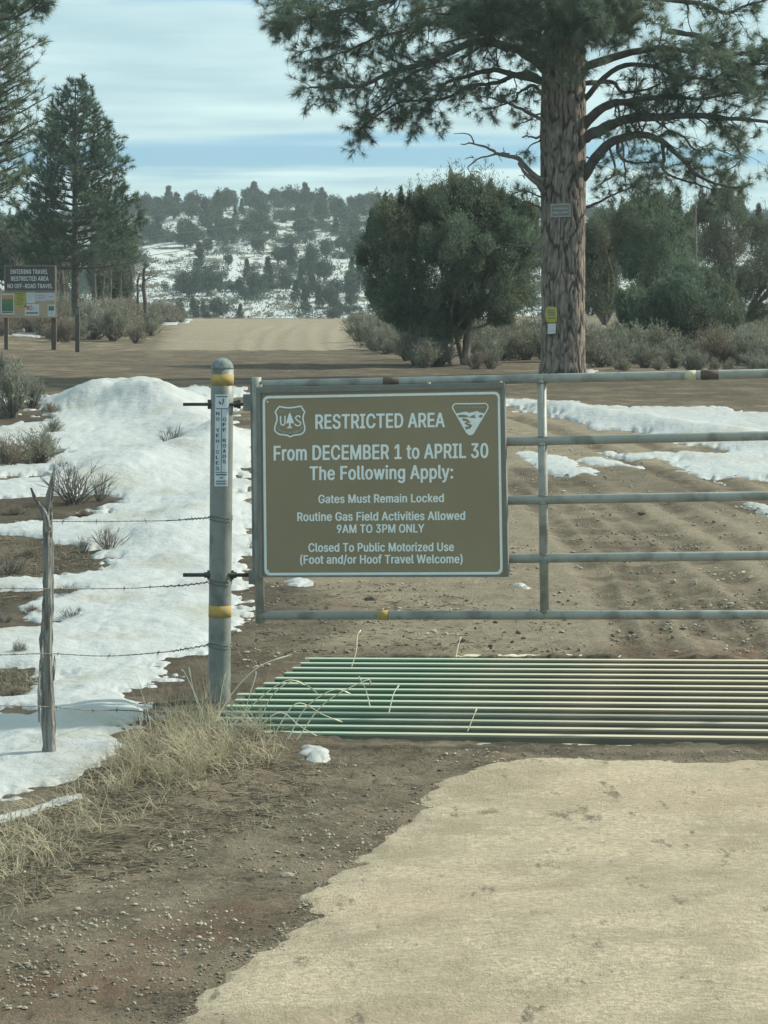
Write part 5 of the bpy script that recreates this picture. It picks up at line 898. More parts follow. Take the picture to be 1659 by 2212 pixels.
for idx, ch in enumerate(['O', 'F', 'F', None, 'R', 'O', 'A', 'D', 'S']):
    if ch:
        vc = 905.5 + idx * 11.4; uc = 485.3 - .0075 * (vc - 905)
        lettering(ch, uc - 3.8, uc + 3.8, vc + 3.9, 7.6, mapc, M['ink'], sticker, .035)
for (u0, u1, v0, v1) in ((467, 492, 855.5, 857.5), (467, 492, 882, 883.6), (466, 491, 1019.5, 1020.8)):
    cyl_patch(u0, u1, v0, v1, .0034, M['ink'], 'printed_line', sticker, 8)
cyl_patch(478.6, 480, 884, 1019, .0034, M['ink'], 'printed_line', sticker, 3)
for (u0, u1, v0, v1) in ((467, 490, 1023.4, 1026.6), (474.5, 482, 1030.5, 1033), (467, 490, 1038.2, 1040.6), (466.5, 490.5, 1043.6, 1046.2)):
    q = u0
    while q < u1:
        w_ = float(RNG.uniform(1.0, 2.0)); cyl_patch(q, min(q + w_, u1), v0, v1, .0034, M['ink'], 'small_print', sticker, 3, 0); q += w_ + .5
for pts in ([(474, 865), (476, 869), (478.5, 870), (477, 874), (474.5, 873), (473, 868)], [(481, 862), (483.5, 860), (483.5, 867), (482, 873), (479.5, 875), (481, 869)]):
    mb = MB(); a = np.array(pts); mb.add(on_cyl(a[:, 0], a[:, 1], .0034), [tuple(range(len(a)))]); build(mb, 'emblem', M['ink'], sticker)

# hinge bolts and brackets (parts of the gate)
def rod(u0, u1, v, r, dd=0, m='bolt', name='hinge_bolt', n=2):
    o = addpipe(name, P(u0, v, BD + dd), P(u1, v, 13.2 + dd), r, m); return o
hb = rod(396, 541, 873.5, .0085)
for ua, ub, rr in ((449, 456, .028), (505, 513, .020), (513, 520, .026)):
    A_ = P(ua, 873.3, BD); B_ = P(ub, 873.3, BD); mb = pipe(MB(), A_, B_, rr, 6); build(mb, 'nut', M['bolt'], hb)
hb2 = rod(396, 545, 1242, .0105)
for ua, ub, rr in ((441, 449, .016), (448, 454, .027), (497, 505, .027), (505, 511, .018)):
    A_ = P(ua, 1242, BD); B_ = P(ub, 1242, BD); mb = pipe(MB(), A_, B_, rr, 6); build(mb, 'nut', M['bolt'], hb2)
for v0, v1 in ((852, 888), (1232, 1262)):
    mb = MB(); a = P(525 if v0 < 900 else 537, v0, 13.19); b_ = P(553, v0, 13.19); c = P(525 if v0 < 900 else 537, v1, 13.19)
    mb.add(*boxpts(a, b_ - a, np.array([0, .03, 0]), c - a)); build(mb, 'hinge_bracket', M['pipe'], gate)

# ---------------------------------------------------------------- the big sign on the gate
SQ = [(553, 837), (1089, 826.5), (1098, 1246.6), (559, 1247)]
sg = gp(825, 1247, .05)
sign = thing('restricted_area_sign', sg, 'large brown RESTRICTED AREA sign with white lettering fixed to the gate', 'sign')
def quadbar(q_out, q_in, offa, offb, name, m, par):
    """frame between two picture quads, from plane offset offa (back) to offb (front)"""
    mb = MB()
    fo = [gp(*p, offb) for p in q_out]; d_back = -GNORM * (offb - offa)
    fi = [gp(*p, offb) for p in q_in]
    bo = [p + d_back for p in fo]; bi = [p + d_back for p in fi]
    for k in range(4):
        k2 = (k + 1) % 4
        mb.add([fo[k], fo[k2], fi[k2], fi[k]], [(0, 3, 2, 1)])
        mb.add([fo[k], fo[k2], bo[k2], bo[k]], [(0, 1, 2, 3)])
        mb.add([fi[k], fi[k2], bi[k2], bi[k]], [(0, 3, 2, 1)])
    return build(mb, name, m, par)
IQ = [(562.5, 849), (1083.5, 838.5), (1091.5, 1243), (567, 1244)]
quadbar(SQ, IQ, .020, .062, 'sign_frame', M['frame'], sign)
mb = MB(); pq = [gp(*p, .050) for p in [(558, 844), (1086, 833), (1094, 1245), (562, 1246)]]
mb.add(pq + [p - GNORM * .012 for p in pq], [(0, 3, 2, 1), (4, 5, 6, 7), (0, 1, 5, 4), (1, 2, 6, 5), (2, 3, 7, 6), (3, 0, 4, 7)])
build(mb, 'sign_panel', M['sign_brown'], sign)
mapg = lambda u, v: onplane(u, v, .0515)
# rounded white border
def rr_pts(q, rad, n=7):
    o = []
    for k in range(4):
        p = np.array(q[k], float); a = np.array(q[k - 1], float); b_ = np.array(q[(k + 1) % 4], float)
        da = (a - p) / np.linalg.norm(a - p); db = (b_ - p) / np.linalg.norm(b_ - p)
        for t in np.linspace(0, 1, n):
            p0 = p + da * rad; p2 = p + db * rad
            o.append((1 - t) ** 2 * p0 + 2 * t * (1 - t) * p + t * t * p2)
    return np.array(o)
def ring(q1, r1, q2, r2, mapf, name, m, par):
    a = rr_pts(q1, r1); b_ = rr_pts(q2, r2); n = len(a)
    V = np.vstack([mapf(a[:, 0], a[:, 1]), mapf(b_[:, 0], b_[:, 1])])
    return build(MB().add(V, [(k, n + k, n + (k + 1) % n, (k + 1) % n) for k in range(n)]), name, m, par)
ring([(567, 855.5), (1080, 846), (1086, 1241), (571, 1243)], 14, [(572.5, 861), (1075, 851.5), (1080.5, 1235.5), (576.5, 1237.5)], 10, mapg, 'border', M['white'], sign)
def sl(v): return -.0185 + (.015) * (v - 850) / 392
for s_, u0, u1, base, cap, bold in (('RESTRICTED AREA', 681, 961, 924.2, 31, .022), ('From DECEMBER 1 to APRIL 30', 591, 1055, 991.5, 31.5, .026), ('The Following Apply:', 668.5, 979, 1035, 29.5, .026),
                                    ('Gates Must Remain Locked', 687.5, 959, 1085.5, 18, .03), ('Routine Gas Field Activities Allowed', 642, 1005, 1124, 18.5, .03),
                                    ('9AM TO 3PM ONLY', 727.5, 916.6, 1150.5, 18, .03), ('Closed To Public Motorized Use', 666, 980.7, 1191, 18.5, .03),
                                    ('(Foot and/or Hoof Travel Welcome)', 648, 999.6, 1217, 18.5, .03)):
    lettering(s_, u0, u1, base, cap, mapg, M['white'], sign, bold, sl(base))
def stroke(pts, w, closed, mapf, name, m, par):
    """flat line of constant width drawn on a plane"""
    p = np.array(pts, float); n = len(p)
    V = []; Fc = []
    for k in range(n):
        a = p[k - 1] if (k > 0 or closed) else p[k]; b_ = p[(k + 1) % n] if (k < n - 1 or closed) else p[k]
        t = b_ - a; t /= np.linalg.norm(t) + 1e-9; nn = np.array([-t[1], t[0]]) * w / 2
        V += [p[k] + nn, p[k] - nn]
    V = np.array(V)
    for k in range(n if closed else n - 1):
        k2 = (k + 1) % n; Fc.append((2 * k, 2 * k + 1, 2 * k2 + 1, 2 * k2))
    return build(MB().add(mapf(V[:, 0], V[:, 1]), Fc), name, m, par)
def face(pts, mapf, name, m, par):
    p = np.array(pts, float); return build(MB().add(mapf(p[:, 0], p[:, 1]), [tuple(range(len(p)))]), name, m, par)
# shield emblem (crop 1060,1570 scale 9.217 -> D)
def zs(p): return [((1060 + a / 9.217) * .5486, (1570 + b_ / 9.217) * .5486) for a, b_ in p]
sh = stroke(zs([(365, 280), (480, 305), (600, 325), (760, 330), (900, 315), (1020, 290), (1160, 275), (1195, 340), (1240, 410), (1290, 480), (1245, 580), (1225, 700), (1240, 820), (1265, 920), (1290, 1030), (1290, 1140), (1240, 1230), (1140, 1295), (1000, 1310), (860, 1335), (765, 1385), (670, 1330), (520, 1310), (380, 1295), (280, 1240), (200, 1150), (205, 1020), (240, 910), (280, 790), (285, 680), (265, 580), (220, 480), (290, 375)]), 3.2, True, mapg, 'shield_emblem', M['white'], sign)
stroke(zs([(410, 620), (415, 860), (440, 940), (500, 965), (550, 930), (570, 860), (575, 620)]), 3.0, False, mapg, 'lettering', M['white'], sh)
stroke(zs([(1130, 680), (1080, 620), (1000, 625), (955, 690), (990, 760), (1080, 820), (1145, 880), (1120, 960), (1040, 985), (960, 955), (930, 915)]), 3.0, False, mapg, 'lettering', M['white'], sh)
face(zs([(745, 490), (790, 580), (850, 730), (910, 905), (780, 880), (780, 1010), (830, 1040), (830, 1070), (640, 1070), (640, 1040), (715, 1010), (715, 880), (610, 905), (660, 730), (700, 580)]), mapg, 'tree_emblem', M['white'], sh)
lettering('FOREST SERVICE', *[q for q in (zs([(350, 0)])[0][0], zs([(1150, 0)])[0][0])], zs([(0, 520)])[0][1], 6.0, mapg, M['faded'], sh, .03)
stroke(zs([(320, 1010), (350, 1140), (480, 1200), (660, 1230)]), 3.6, False, mapg, 'printed_band', M['faded'], sh)
stroke(zs([(830, 1230), (1000, 1195), (1140, 1130), (1190, 1010)]), 3.6, False, mapg, 'printed_band', M['faded'], sh)
face(zs([(705, 1200), (790, 1200), (790, 1270), (705, 1270)]), mapg, 'printed_band', M['faded'], sh)
# triangle emblem (crop 1750,1560 scale 7.9)
def zt(p): return [((1750 + a / 7.9) * .5486, (1560 + b_ / 7.9) * .5486) for a, b_ in p]
tr = stroke(zt([(330, 235), (800, 235), (1280, 225), (1350, 280), (1355, 370), (1280, 510), (1060, 880), (900, 1150), (850, 1195), (770, 1200), (690, 1130), (480, 760), (270, 400), (250, 330), (280, 270)]), 2.6, True, mapg, 'triangle_emblem', M['white'], sign)
mapg2 = lambda u, v: onplane(u, v, .0522)
mapg3 = lambda u, v: onplane(u, v, .0530)
face(zt([(345, 545), (480, 515), (680, 480), (760, 520), (900, 490), (1020, 460), (1080, 500), (1260, 530), (1050, 890), (890, 1160), (800, 1205), (720, 1160), (560, 890)]), mapg2, 'landscape_print', M['white'], tr)
for pp in ([(410, 620), (450, 580), (600, 575), (720, 600), (760, 625), (700, 660), (470, 660)], [(740, 665), (860, 600), (980, 565), (930, 620), (985, 655), (960, 680)], [(1070, 620), (1110, 575), (1180, 585), (1195, 620), (1150, 665), (1080, 665)]):
    face(zt(pp), mapg3, 'landscape_print', M['sign_brown'], tr)
stroke(zt([(560, 720), (700, 750), (780, 790), (650, 850), (760, 890), (830, 920), (790, 970), (660, 990), (700, 1030)]), 5.5, False, mapg3, 'landscape_print', M['sign_brown'], tr)
lettering('BUREAU OF LAND MANAGEMENT', zt([(330, 0)])[0][0], zt([(1290, 0)])[0][0], zt([(0, 375)])[0][1], 4.6, mapg, M['faded'], tr, .02)
# screws
for (u, v) in ((578, 868), (1077, 862), (1079, 1232), (579, 1233)):
    c = gp(u, v, .052); mb = pipe(MB(), c, c + GNORM * .003, .0045, 10); build(mb, 'screw', M['white'], sign)
for u in (563, 927, 1082):
    c = gp(u, 829.5 - .015 * (u - 827), .05); mb = pipe(MB(), c - np.array([0, 0, .006]), c + np.array([0, 0, .006]), .008, 8); build(mb, 'sign_bolt', M['tape_pale'], sign)

# ---------------------------------------------------------------- wooden fence post
FDp = 11.55
fb = P(106, 1642, FDp)
fpost = thing('fence_post', (fb[0], fb[1], fb[2] - .1), 'weathered grey juniper fence post with a forked top standing in the snow', 'fence post')
def wood(pts, r, parent, name, sides=14, rag=.18, seed=1):
    c = curve([P(a, b_, d) for a, b_, d in pts], 60); rg = np.random.default_rng(seed)
    rad = np.interp(np.linspace(0, 1, 60), np.linspace(0, 1, len(r)), r) * (1 + rg.normal(size=60) * .05)
    V, Fc = sweep(c, rad, sides); V = np.array(V); ctr = np.repeat(c, sides, 0)
    k = 1 + rag * np.sin(np.tile(np.arange(sides), 60) * 2.4 + np.repeat(np.arange(60), sides) * .12) + rg.normal(size=len(V)) * rag * .35
    V = ctr + (V - ctr) * k[:, None]
    return build(MB().add(V, Fc, 0, False), name, M['post_wood'], parent)
wood([(106, 1690, FDp), (106, 1600, FDp), (103, 1500, FDp), (100, 1400, FDp + .02), (103, 1300, FDp), (103, 1200, FDp), (103, 1125, FDp), (106, 1080, FDp), (113, 1040, FDp), (118, 1008, FDp)],
     [.030, .029, .027, .026, .024, .023, .021, .017, .011, .004], fpost, 'post_shaft', seed=3)
wood([(104, 1150, FDp - .02), (98, 1115, FDp - .03), (85, 1090, FDp - .03), (74, 1072, FDp - .03), (67, 1054, FDp - .03)], [.016, .013, .010, .007, .004], fpost, 'fork', seed=5)
for (a, b_, c, d) in ((86, 1425, 84, 1560), (118, 1415, 116, 1470), (92, 1380, 90, 1450), (84, 1470, 90, 1530)):
    wood([(a, b_, FDp - .02), ((a + c) / 2, (b_ + d) / 2, FDp - .03), (c, d, FDp - .02)], [.002, .008, .003], fpost, 'bark_strip', 8, seed=a)

# ---------------------------------------------------------------- barbed wire
def bwire(pts, label, wrap_v, post_end=True):
    c = curve([P(a, b_, d) for a, b_, d in pts], 90)
    o = thing('barbed_wire', c[0], label, 'barbed wire', 'barbed wire strands of the fence')
    n = len(c); t = np.arange(n)
    tw = np.stack([np.zeros(n), np.sin(t * 1.9) * .0016, np.cos(t * 1.9) * .0016], -1)
    mb = MB(); mb.add(*sweep(c + tw, .0018, 5), 0, True); mb.add(*sweep(c - tw, .0018, 5), 0, True)
    if post_end:
        e = c[-1]; k = np.linspace(0, 1, 60); m_ = np.clip((k * .30) * n * .98, 0, 1e9)
        # tail twisted back round the strand
        seg = curve(c[-26:], 70); ph = np.linspace(0, 46, 70)
        mb.add(*sweep(seg + np.stack([0 * ph, np.sin(ph), np.cos(ph)], -1) * .0052, .0020, 5), 0, True)
    build(mb, 'strand', M['wire'], o)
    mb = MB()
    for q in range(6, n - 4, 13):
        p = c[q]
        for s_ in range(2):
            d = unit(RNG.normal(size=3) * np.array([.4, 1, 1])); mb.add(*sweep([p - d * .016, p, p + d * .016], [.0006, .0016, .0006], 4), 0, True)
        mb.add(*sweep([p + np.array([-.006, .003, 0]), p + np.array([0, -.003, .003]), p + np.array([.006, .003, 0])], .003, 5), 0, True)
    x = build(mb, 'barb', M['wire'], o); tag(x, kind='stuff')
    if wrap_v:
        mb = MB()
        for dv in (0, 7):
            z = P(475, wrap_v + dv, BD)[2]; th = np.linspace(-.3, 2 * math.pi - .6, 40); cc_ = cyl_at(z)
            ring_ = np.array([cc_ + np.array([math.cos(a) * (BR + .003), math.sin(a) * (BR + .003), .005 * math.sin(a * 2 + dv)]) for a in th])
            mb.add(*sweep(ring_, .0022, 5), 0, True)
        build(mb, 'wrap', M['wire'], o)
    return o
LF = lambda u: FDp - .03 + (u - 106) / (452 - 106) * (BD - FDp - .02)
bwire([(106, 1126, FDp - .03), (200, 1126.5, LF(200)), (336, 1125, LF(336)), (378, 1124, LF(378)), (415, 1121, LF(415)), (452, 1118.5, BD - .03)], 'topmost barbed wire strand running from the wooden post to the steel post', 1116)
bwire([(-120, 1270, 10.6), (0, 1271, 11.05), (106, 1272, FDp - .03), (265, 1271, LF(265)), (330, 1268, LF(330)), (400, 1264, LF(400)), (450, 1257.5, BD - .03)], 'second barbed wire strand from the top, tied just below the lower hinge bolt', 1254)
bwire([(-120, 1416, 10.6), (0, 1414.6, 11.05), (106, 1412, FDp - .03), (231, 1417, LF(231)), (350, 1409, LF(350)), (400, 1402, LF(400)), (451, 1393, BD - .03)], 'third barbed wire strand, tied near the foot of the steel post', 1390)
bwire([(-120, 1524, 10.6), (0, 1524.7, 11.05), (106, 1527, FDp - .03), (198, 1534.6, LF(198)), (258, 1534, LF(258)), (330, 1538, LF(330)), (440, 1545, BD - .03)], 'lowest barbed wire strand just above the snow', None, False)

# ---------------------------------------------------------------- kiosk on the far left
KD = 60.0
kb = P(64, 757, KD)
kiosk = thing('information_board', (kb[0], kb[1], gz(kb[0], kb[1])), 'notice board on two timber legs, brown travel restriction panel above a tan board', 'notice board')
KY = KD
def kplane(u, v, off=0.0): return P(np.atleast_1d(np.asarray(u, float)), np.atleast_1d(np.asarray(v, float)), np.full(np.size(u), KY - off))
def kbox(u0, u1, v0, v1, front, back, name, m, par):
    a = P(u0, v1, KY - front); b_ = P(u1, v1, KY - front); c = P(u0, v0, KY - front)
    mb = MB().add(*boxpts(a, b_ - a, np.array([0, front - back, 0]), c - a)); return build(mb, name, m, par)
for (u0, u1, v1) in ((9, 17, 760), (111, 121, 762)): kbox(u0, u1, 575, v1, -.03, -.13, 'leg', M['timber'], kiosk)
kp = kbox(10.5, 118.5, 574.5, 628, .03, -.02, 'travel_panel', M['kiosk_sign'], kiosk)
for (u0, u1, v0, v1) in ((9, 120, 573, 575.6), (9, 120, 626.8, 629.5), (9, 11.6, 575.6, 626.8), (117.4, 120, 575.6, 626.8)):
    kbox(u0, u1, v0, v1, .045, -.0, 'edge_trim', M['kiosk_frame'], kp)
mk = lambda u, v: kplane(u, v, .034)
for s_, u0, u1, base in (('ENTERING TRAVEL', 23, 103.5, 591.5), ('RESTRICTED AREA', 24, 105, 606.5), ('NO OFF-ROAD TRAVEL', 16, 113.5, 622.5)):
    lettering(s_, u0, u1, base, 9.5, mk, M['decal'], kp, .03, name='lettering')
kbox(0, 119, 629.5, 686.5, .02, -.02, 'backing_board', M['board'], kiosk)
def poster(u0, u1, v0, v1, m, label, items=(), rot=0):
    o = kbox(u0, u1, v0, v1, .026, .022, 'poster', m, None)
    tag(o, label, 'poster', 'papers pinned to the notice board')
    for it in items:
        if it[0] == 't': lettering(it[1], it[2], it[3], it[4], it[5], lambda u, v: kplane(u, v, .0285), it[6], o, .05)
        else:
            a = np.array([(it[1], it[3]), (it[2], it[3]), (it[2], it[4]), (it[1], it[4])], float)
            build(MB().add(kplane(a[:, 0], a[:, 1], .028 if it[0] == 'b' else .0285), [(0, 3, 2, 1)]), 'printed_area', it[5], o)
    return o
poster(1.5, 31, 634, 679, M['paper'], 'framed landscape poster in green and orange at the left end of the board', [('b', 4, 28.5, 637, 646, M['poster_orange']), ('b', 4, 28.5, 646, 658, M['green_poster']), ('b', 4, 28.5, 658, 672, M['poster_teal']), ('b', 4, 28.5, 673, 676, M['dark_ink'])])
poster(30.6, 56, 629.8, 664, M['yellow_paper'], 'yellow notice with lines of small print', [('b', 34 + (k % 2) * 2, 52 - (k % 3), 634 + 4.4 * k, 635.5 + 4.4 * k, M['dark_ink']) for k in range(6)])
poster(57, 76, 630.5, 655, M['paper'], 'plain pale sheet right of the yellow notice', [('b', 60, 73, 634 + 3.6 * k, 634.7 + 3.6 * k, M['paper_lav']) for k in range(5)])
poster(76.8, 101, 632.5, 650.5, M['paper_lav'], 'landscape-format pale sheet high in the middle of the board', [('b', 80, 97, 638 + 3.6 * k, 638.9 + 3.6 * k, M['kiosk_frame']) for k in range(3)])
poster(101.4, 118, 632, 649, M['paper_lav'], 'small lavender sheet at the upper right corner of the board', [('b', 104, 115, 640, 641, M['kiosk_frame'])])
poster(53.5, 84.5, 657, 682, M['paper'], 'white sign reading NO in red letters', [('t', 'NO', 57, 70, 669.5, 9.5, M['red_ink']), ('b', 71, 82, 664, 668, M['paper_lav']), ('b', 56, 82, 674.5, 677.5, M['dark_ink'])])
poster(103, 119, 658, 684, M['paper'], 'pale blue and white leaflet at the lower right corner of the board', [('b', 105, 117, 661, 671, M['poster_teal']), ('b', 106, 116, 673, 679, M['paper_lav'])])
# single marker post
mp0 = P(166.5, 764, 58.5)
mk_ = thing('marker_post', (mp0[0], mp0[1], gz(mp0[0], mp0[1])), 'slim dark timber post carrying a small pale tag, right of the notice board', 'post')
def pbox(u0, u1, v0, v1, d, th, name, m, par, v1u=None):
    a = P(u0, v1, d); b_ = P(u1, v1, d); c = P(u0, v0, d)
    return build(MB().add(*boxpts(a, b_ - a, np.array([0, th, 0]), c - a)), name, m, par)
pbox(162.5, 171.5, 663, 768, 58.5, .09, 'shaft', M['timber'], mk_)
pbox(164, 171, 666, 680, 58.49, .006, 'tag', M['kiosk_frame'], mk_)

# ---------------------------------------------------------------- trees
def big_trunk(uvw, d, name, parent, m, sides=200, n=460, furrow=.03, base_flare=.25, seed=9):
    """uvw: (v, u_left, u_right) from the base upwards"""
    a = np.array(uvw, float); vs = np.linspace(a[0, 0], a[-1, 0], n)
    ul = np.interp(-vs, -a[:, 0], a[:, 1]); ur = np.interp(-vs, -a[:, 0], a[:, 2])
    c = P((ul + ur) / 2, vs, d); r = (ur - ul) / 2 / F * d
    th = np.arange(sides) * 2 * math.pi / sides
    TH, Z = np.meshgrid(th, c[:, 2])
    # bark plates: tall irregular cells with furrows between, closed round the trunk
    def cells(k, hh, seed, warp):
        U_ = TH / (2 * math.pi) * k + warp * fbm(np.cos(TH) * 3 + 9, Z * 2.2 + np.sin(TH) * 3, 1.0, 3, seed)
        V_ = Z / hh + .35 * fbm(np.cos(TH) * 3 + 4, Z * 1.4 + np.sin(TH) * 3, 1.0, 2, seed + 3)
        iu = np.floor(U_); iv = np.floor(V_); f1 = np.full(TH.shape, 9.0); f2 = f1.copy()
        for du in (-1, 0, 1):
            for dv in (-1, 0, 1):
                cu = iu + du; cv = iv + dv; cm = np.mod(cu, k)
                d_ = (cu + .1 + .8 * hashn(cm, cv, seed) - U_) ** 2 + (cv + .1 + .8 * hashn(cm, cv, seed + 50) - V_) ** 2
                f2 = np.where(d_ < f1, f1, np.minimum(f2, d_)); f1 = np.minimum(f1, d_)
        return np.sqrt(f2) - np.sqrt(f1)
    fur = (.08 + .92 * sstep(cells(15, .80, seed, 1.0), .01, .18)) * (.5 + .5 * sstep(cells(32, .42, seed + 9, .9), .0, .22))
    rad = r[:, None] * (1 + 0 * TH) + furrow * (fur - .7) + .006 * fbm(np.cos(TH) * 9, Z * 8 + np.sin(TH) * 9, 1.0, 3, seed + 2)
    V = c[:, None, :] + rad[..., None] * np.stack([np.cos(TH), np.sin(TH), 0 * TH], -1)
    i = np.arange(n - 1)[:, None] * sides; j = np.arange(sides)[None, :]; j2 = (j + 1) % sides
    Fq = np.stack([i + j, i + j2, i + sides + j2, i + sides + j], -1).reshape(-1, 4)
    o = build(MB().add(V.reshape(-1, 3), Fq, 0, True), name, m, parent)
    at = o.data.attributes.new('furrow', 'FLOAT', 'POINT'); at.data.foreach_set('value', fur.reshape(-1).astype(np.float32))
    return o
def bark_mat():
    m = bpy.data.materials.new('ponderosa_bark'); m.use_nodes = True
    nt = m.node_tree; N = nt.nodes; Lk = nt.links; b = N['Principled BSDF']; b.inputs['Roughness'].default_value = .95; b.inputs['Specular IOR Level'].default_value = .1
    at = N.new('ShaderNodeAttribute'); at.attribute_name = 'furrow'
    tcn = N.new('ShaderNodeTexCoord'); mp = N.new('ShaderNodeMapping'); mp.inputs['Scale'].default_value = (1, 1, .35); Lk.new(tcn.outputs['Object'], mp.inputs[0])
    nz = N.new('ShaderNodeTexNoise'); nz.inputs['Scale'].default_value = 16; nz.inputs['Detail'].default_value = 7; Lk.new(mp.outputs[0], nz.inputs['Vector'])
    r = N.new('ShaderNodeMapRange'); r.inputs['From Min'].default_value = .35; r.inputs['From Max'].default_value = .65; Lk.new(nz.outputs['Fac'], r.inputs['Value'])
    a = N.new('ShaderNodeMix'); a.data_type = 'RGBA'; a.inputs[6].default_value = (.155, .135, .115, 1); a.inputs[7].default_value = (.30, .245, .20, 1); Lk.new(r.outputs[0], a.inputs[0])
    c = N.new('ShaderNodeMix'); c.data_type = 'RGBA'; c.inputs[6].default_value = (.030, .027, .024, 1); Lk.new(a.outputs[2], c.inputs[7]); Lk.new(at.outputs['Fac'], c.inputs[0])
    Lk.new(c.outputs[2], b.inputs['Base Color'])
    bn = N.new('ShaderNodeBump'); bn.inputs['Strength'].default_value = .5; bn.inputs['Distance'].default_value = .02; Lk.new(nz.outputs['Fac'], bn.inputs['Height']); Lk.new(bn.outputs[0], b.inputs['Normal'])
    return m
M['bark'] = bark_mat()
TD = 43.0
tb = P(1215, 805, TD)
pond = thing('ponderosa_pine', (tb[0], tb[1], gz(tb[0], tb[1])), 'huge ponderosa pine with a thick furrowed trunk rising behind the gate', 'tree')
big_trunk([(822, 1158, 1272), (808, 1163, 1267), (780, 1169, 1263), (700, 1171, 1262), (500, 1170, 1263), (400, 1169, 1264), (300, 1168, 1265), (150, 1172, 1264), (0, 1178, 1260), (-300, 1188, 1250), (-800, 1202, 1238), (-1300, 1213, 1227)], TD, 'trunk', pond, M['bark'])

class Crown:
    def __init__(s): s.br = MB(); s.tp = []; s.td = []; s.seed = 0
    def twig(s, p, d, L, r, lvl, droop=0.0, brush=True):
        n = 5; pts = [np.array(p, float)]; d = np.array(d, float)
        for k in range(n):
            d = unit(d + RNG.normal(size=3) * .22 + np.array([0, 0, -droop * .2]) + np.array([0, 0, .10 * (k > 2)]))
            pts.append(pts[-1] + d * L / n)
        pts = np.array(pts); s.br.add(*sweep(pts, np.linspace(r, r * .35, n + 1), 4 if r > .008 else 3, False), 0, True)
        if lvl > 0:
            for q in range(2 + int(RNG.random() * 3)):
                t = RNG.uniform(.25, .95); b_ = pts[int(t * n)]
                dd = unit(d * .8 + RNG.normal(size=3) * .8)
                s.twig(b_, dd, L * RNG.uniform(.35, .6), r * .55, lvl - 1, droop, brush)
        if brush:
            s.tp.append(pts[-1]); s.td.append(d)
            if RNG.random() < .6: s.tp.append(pts[-2]); s.td.append(d + RNG.normal(size=3) * .3)
        return pts
    def limb(s, pts, r0, r1, dens=5.0, L=.7, lvl=1, start=.25, droop=.2, brush=True, up=0.1):
        c = curve(pts, max(14, 4 * len(pts)))
        wig = np.cumsum(RNG.normal(size=c.shape) * .010, 0); wig -= np.linspace(0, 1, len(c))[:, None] * wig[-1]
        c = c + wig
        rr = np.linspace(r0, r1, len(c)) * (1 + RNG.normal(size=len(c)) * .04)
        s.br.add(*sweep(c, rr, 9, False), 0, True)
        seg = np.linalg.norm(np.diff(c, axis=0), axis=1).sum(); k = int(seg * dens)
        for q in range(k):
            t = start + (1 - start) * RNG.random() ** .85; i_ = min(len(c) - 2, int(t * (len(c) - 1)))
            tn = unit(c[i_ + 1] - c[i_]); side = unit(np.cross(tn, RNG.normal(size=3)))
            d = unit(tn * RNG.uniform(.3, .9) + side * RNG.uniform(.5, 1.0) + np.array([0, 0, up]))
            s.twig(c[i_], d, L * RNG.uniform(.45, 1.15) * (1.1 - .4 * t), max(.006, rr[i_] * .33), lvl, droop, brush)
        if brush: s.tp.append(c[-1]); s.td.append(tn if k else c[-1] - c[-2])
    def finish(s, parent, needle_m, branch_m, L, n, w, spread=.85, bname='branches', fname='needles', back=.3):
        b_ = build(s.br, bname, branch_m, parent); tag(b_, kind='stuff')
        if s.tp:
            V, Fq = needles(s.tp, np.array(s.td), L, n, w, spread, back)
            f = build(MB().add(V, Fq), fname, needle_m, parent); tag(f, kind='stuff')
def L3(pts, d0, d1=None, bow=0.0):
    n = len(pts); d1 = d0 if d1 is None else d1
    return [P(u, v, d0 + (d1 - d0) * k / (n - 1) + bow * math.sin(math.pi * k / (n - 1))) for k, (u, v) in enumerate(pts)]
cr = Crown()
# left limbs, traced
LD = [([(1190, -60), (1050, -50), (900, -30), (850, 0), (780, 15), (712, 29), (660, 38), (618, 51), (587, 46)], .075, .012, 43, 42.0),
      ([(1190, -110), (1050, -90), (900, -75), (780, -50), (690, -30), (640, 0), (600, 20)], .07, .012, 43, 44.2),
      ([(850, 0), (790, 25), (745, 30), (735, 55), (736, 84), (723, 98), (687, 105), (672, 113)], .025, .008, 42.3, 42),
      ([(1190, 165), (1152, 136), (1090, 108), (1030, 97), (985, 110), (930, 142), (875, 156), (830, 170), (790, 188), (740, 196), (700, 192), (655, 190)], .085, .012, 43, 41.6),
      ([(1100, 112), (1020, 60), (930, 55), (860, 70), (800, 80), (740, 110), (690, 130)], .045, .010, 42.7, 43.4),
      ([(1180, 178), (1100, 160), (1060, 150), (1010, 165), (967, 178), (945, 205), (930, 226), (900, 258)], .055, .010, 43, 42.0),
      ([(1190, 205), (1152, 170), (1120, 166), (1070, 185), (1020, 190), (960, 215), (870, 225), (800, 262), (770, 288)], .05, .009, 43, 42.8),
      ([(930, 142), (880, 165), (850, 195), (830, 225), (790, 240)], .03, .008, 42.3, 43.2),
      ([(1185, 218), (1150, 182), (1125, 198), (1110, 215), (1050, 235)], .035, .008, 43, 42.4),
      ([(1180, 100), (1100, 60), (1020, 20), (940, -20), (860, -40)], .07, .02, 43, 44),
      ([(1185, 60), (1120, 30), (1040, 10), (960, 30), (900, 20)], .05, .01, 43, 41.4)]
for pts, r0, r1, a, b_ in LD: cr.limb(L3(pts, a, b_), r0, r1, dens=10, L=.62, lvl=1, start=.22, droop=.5, up=0)
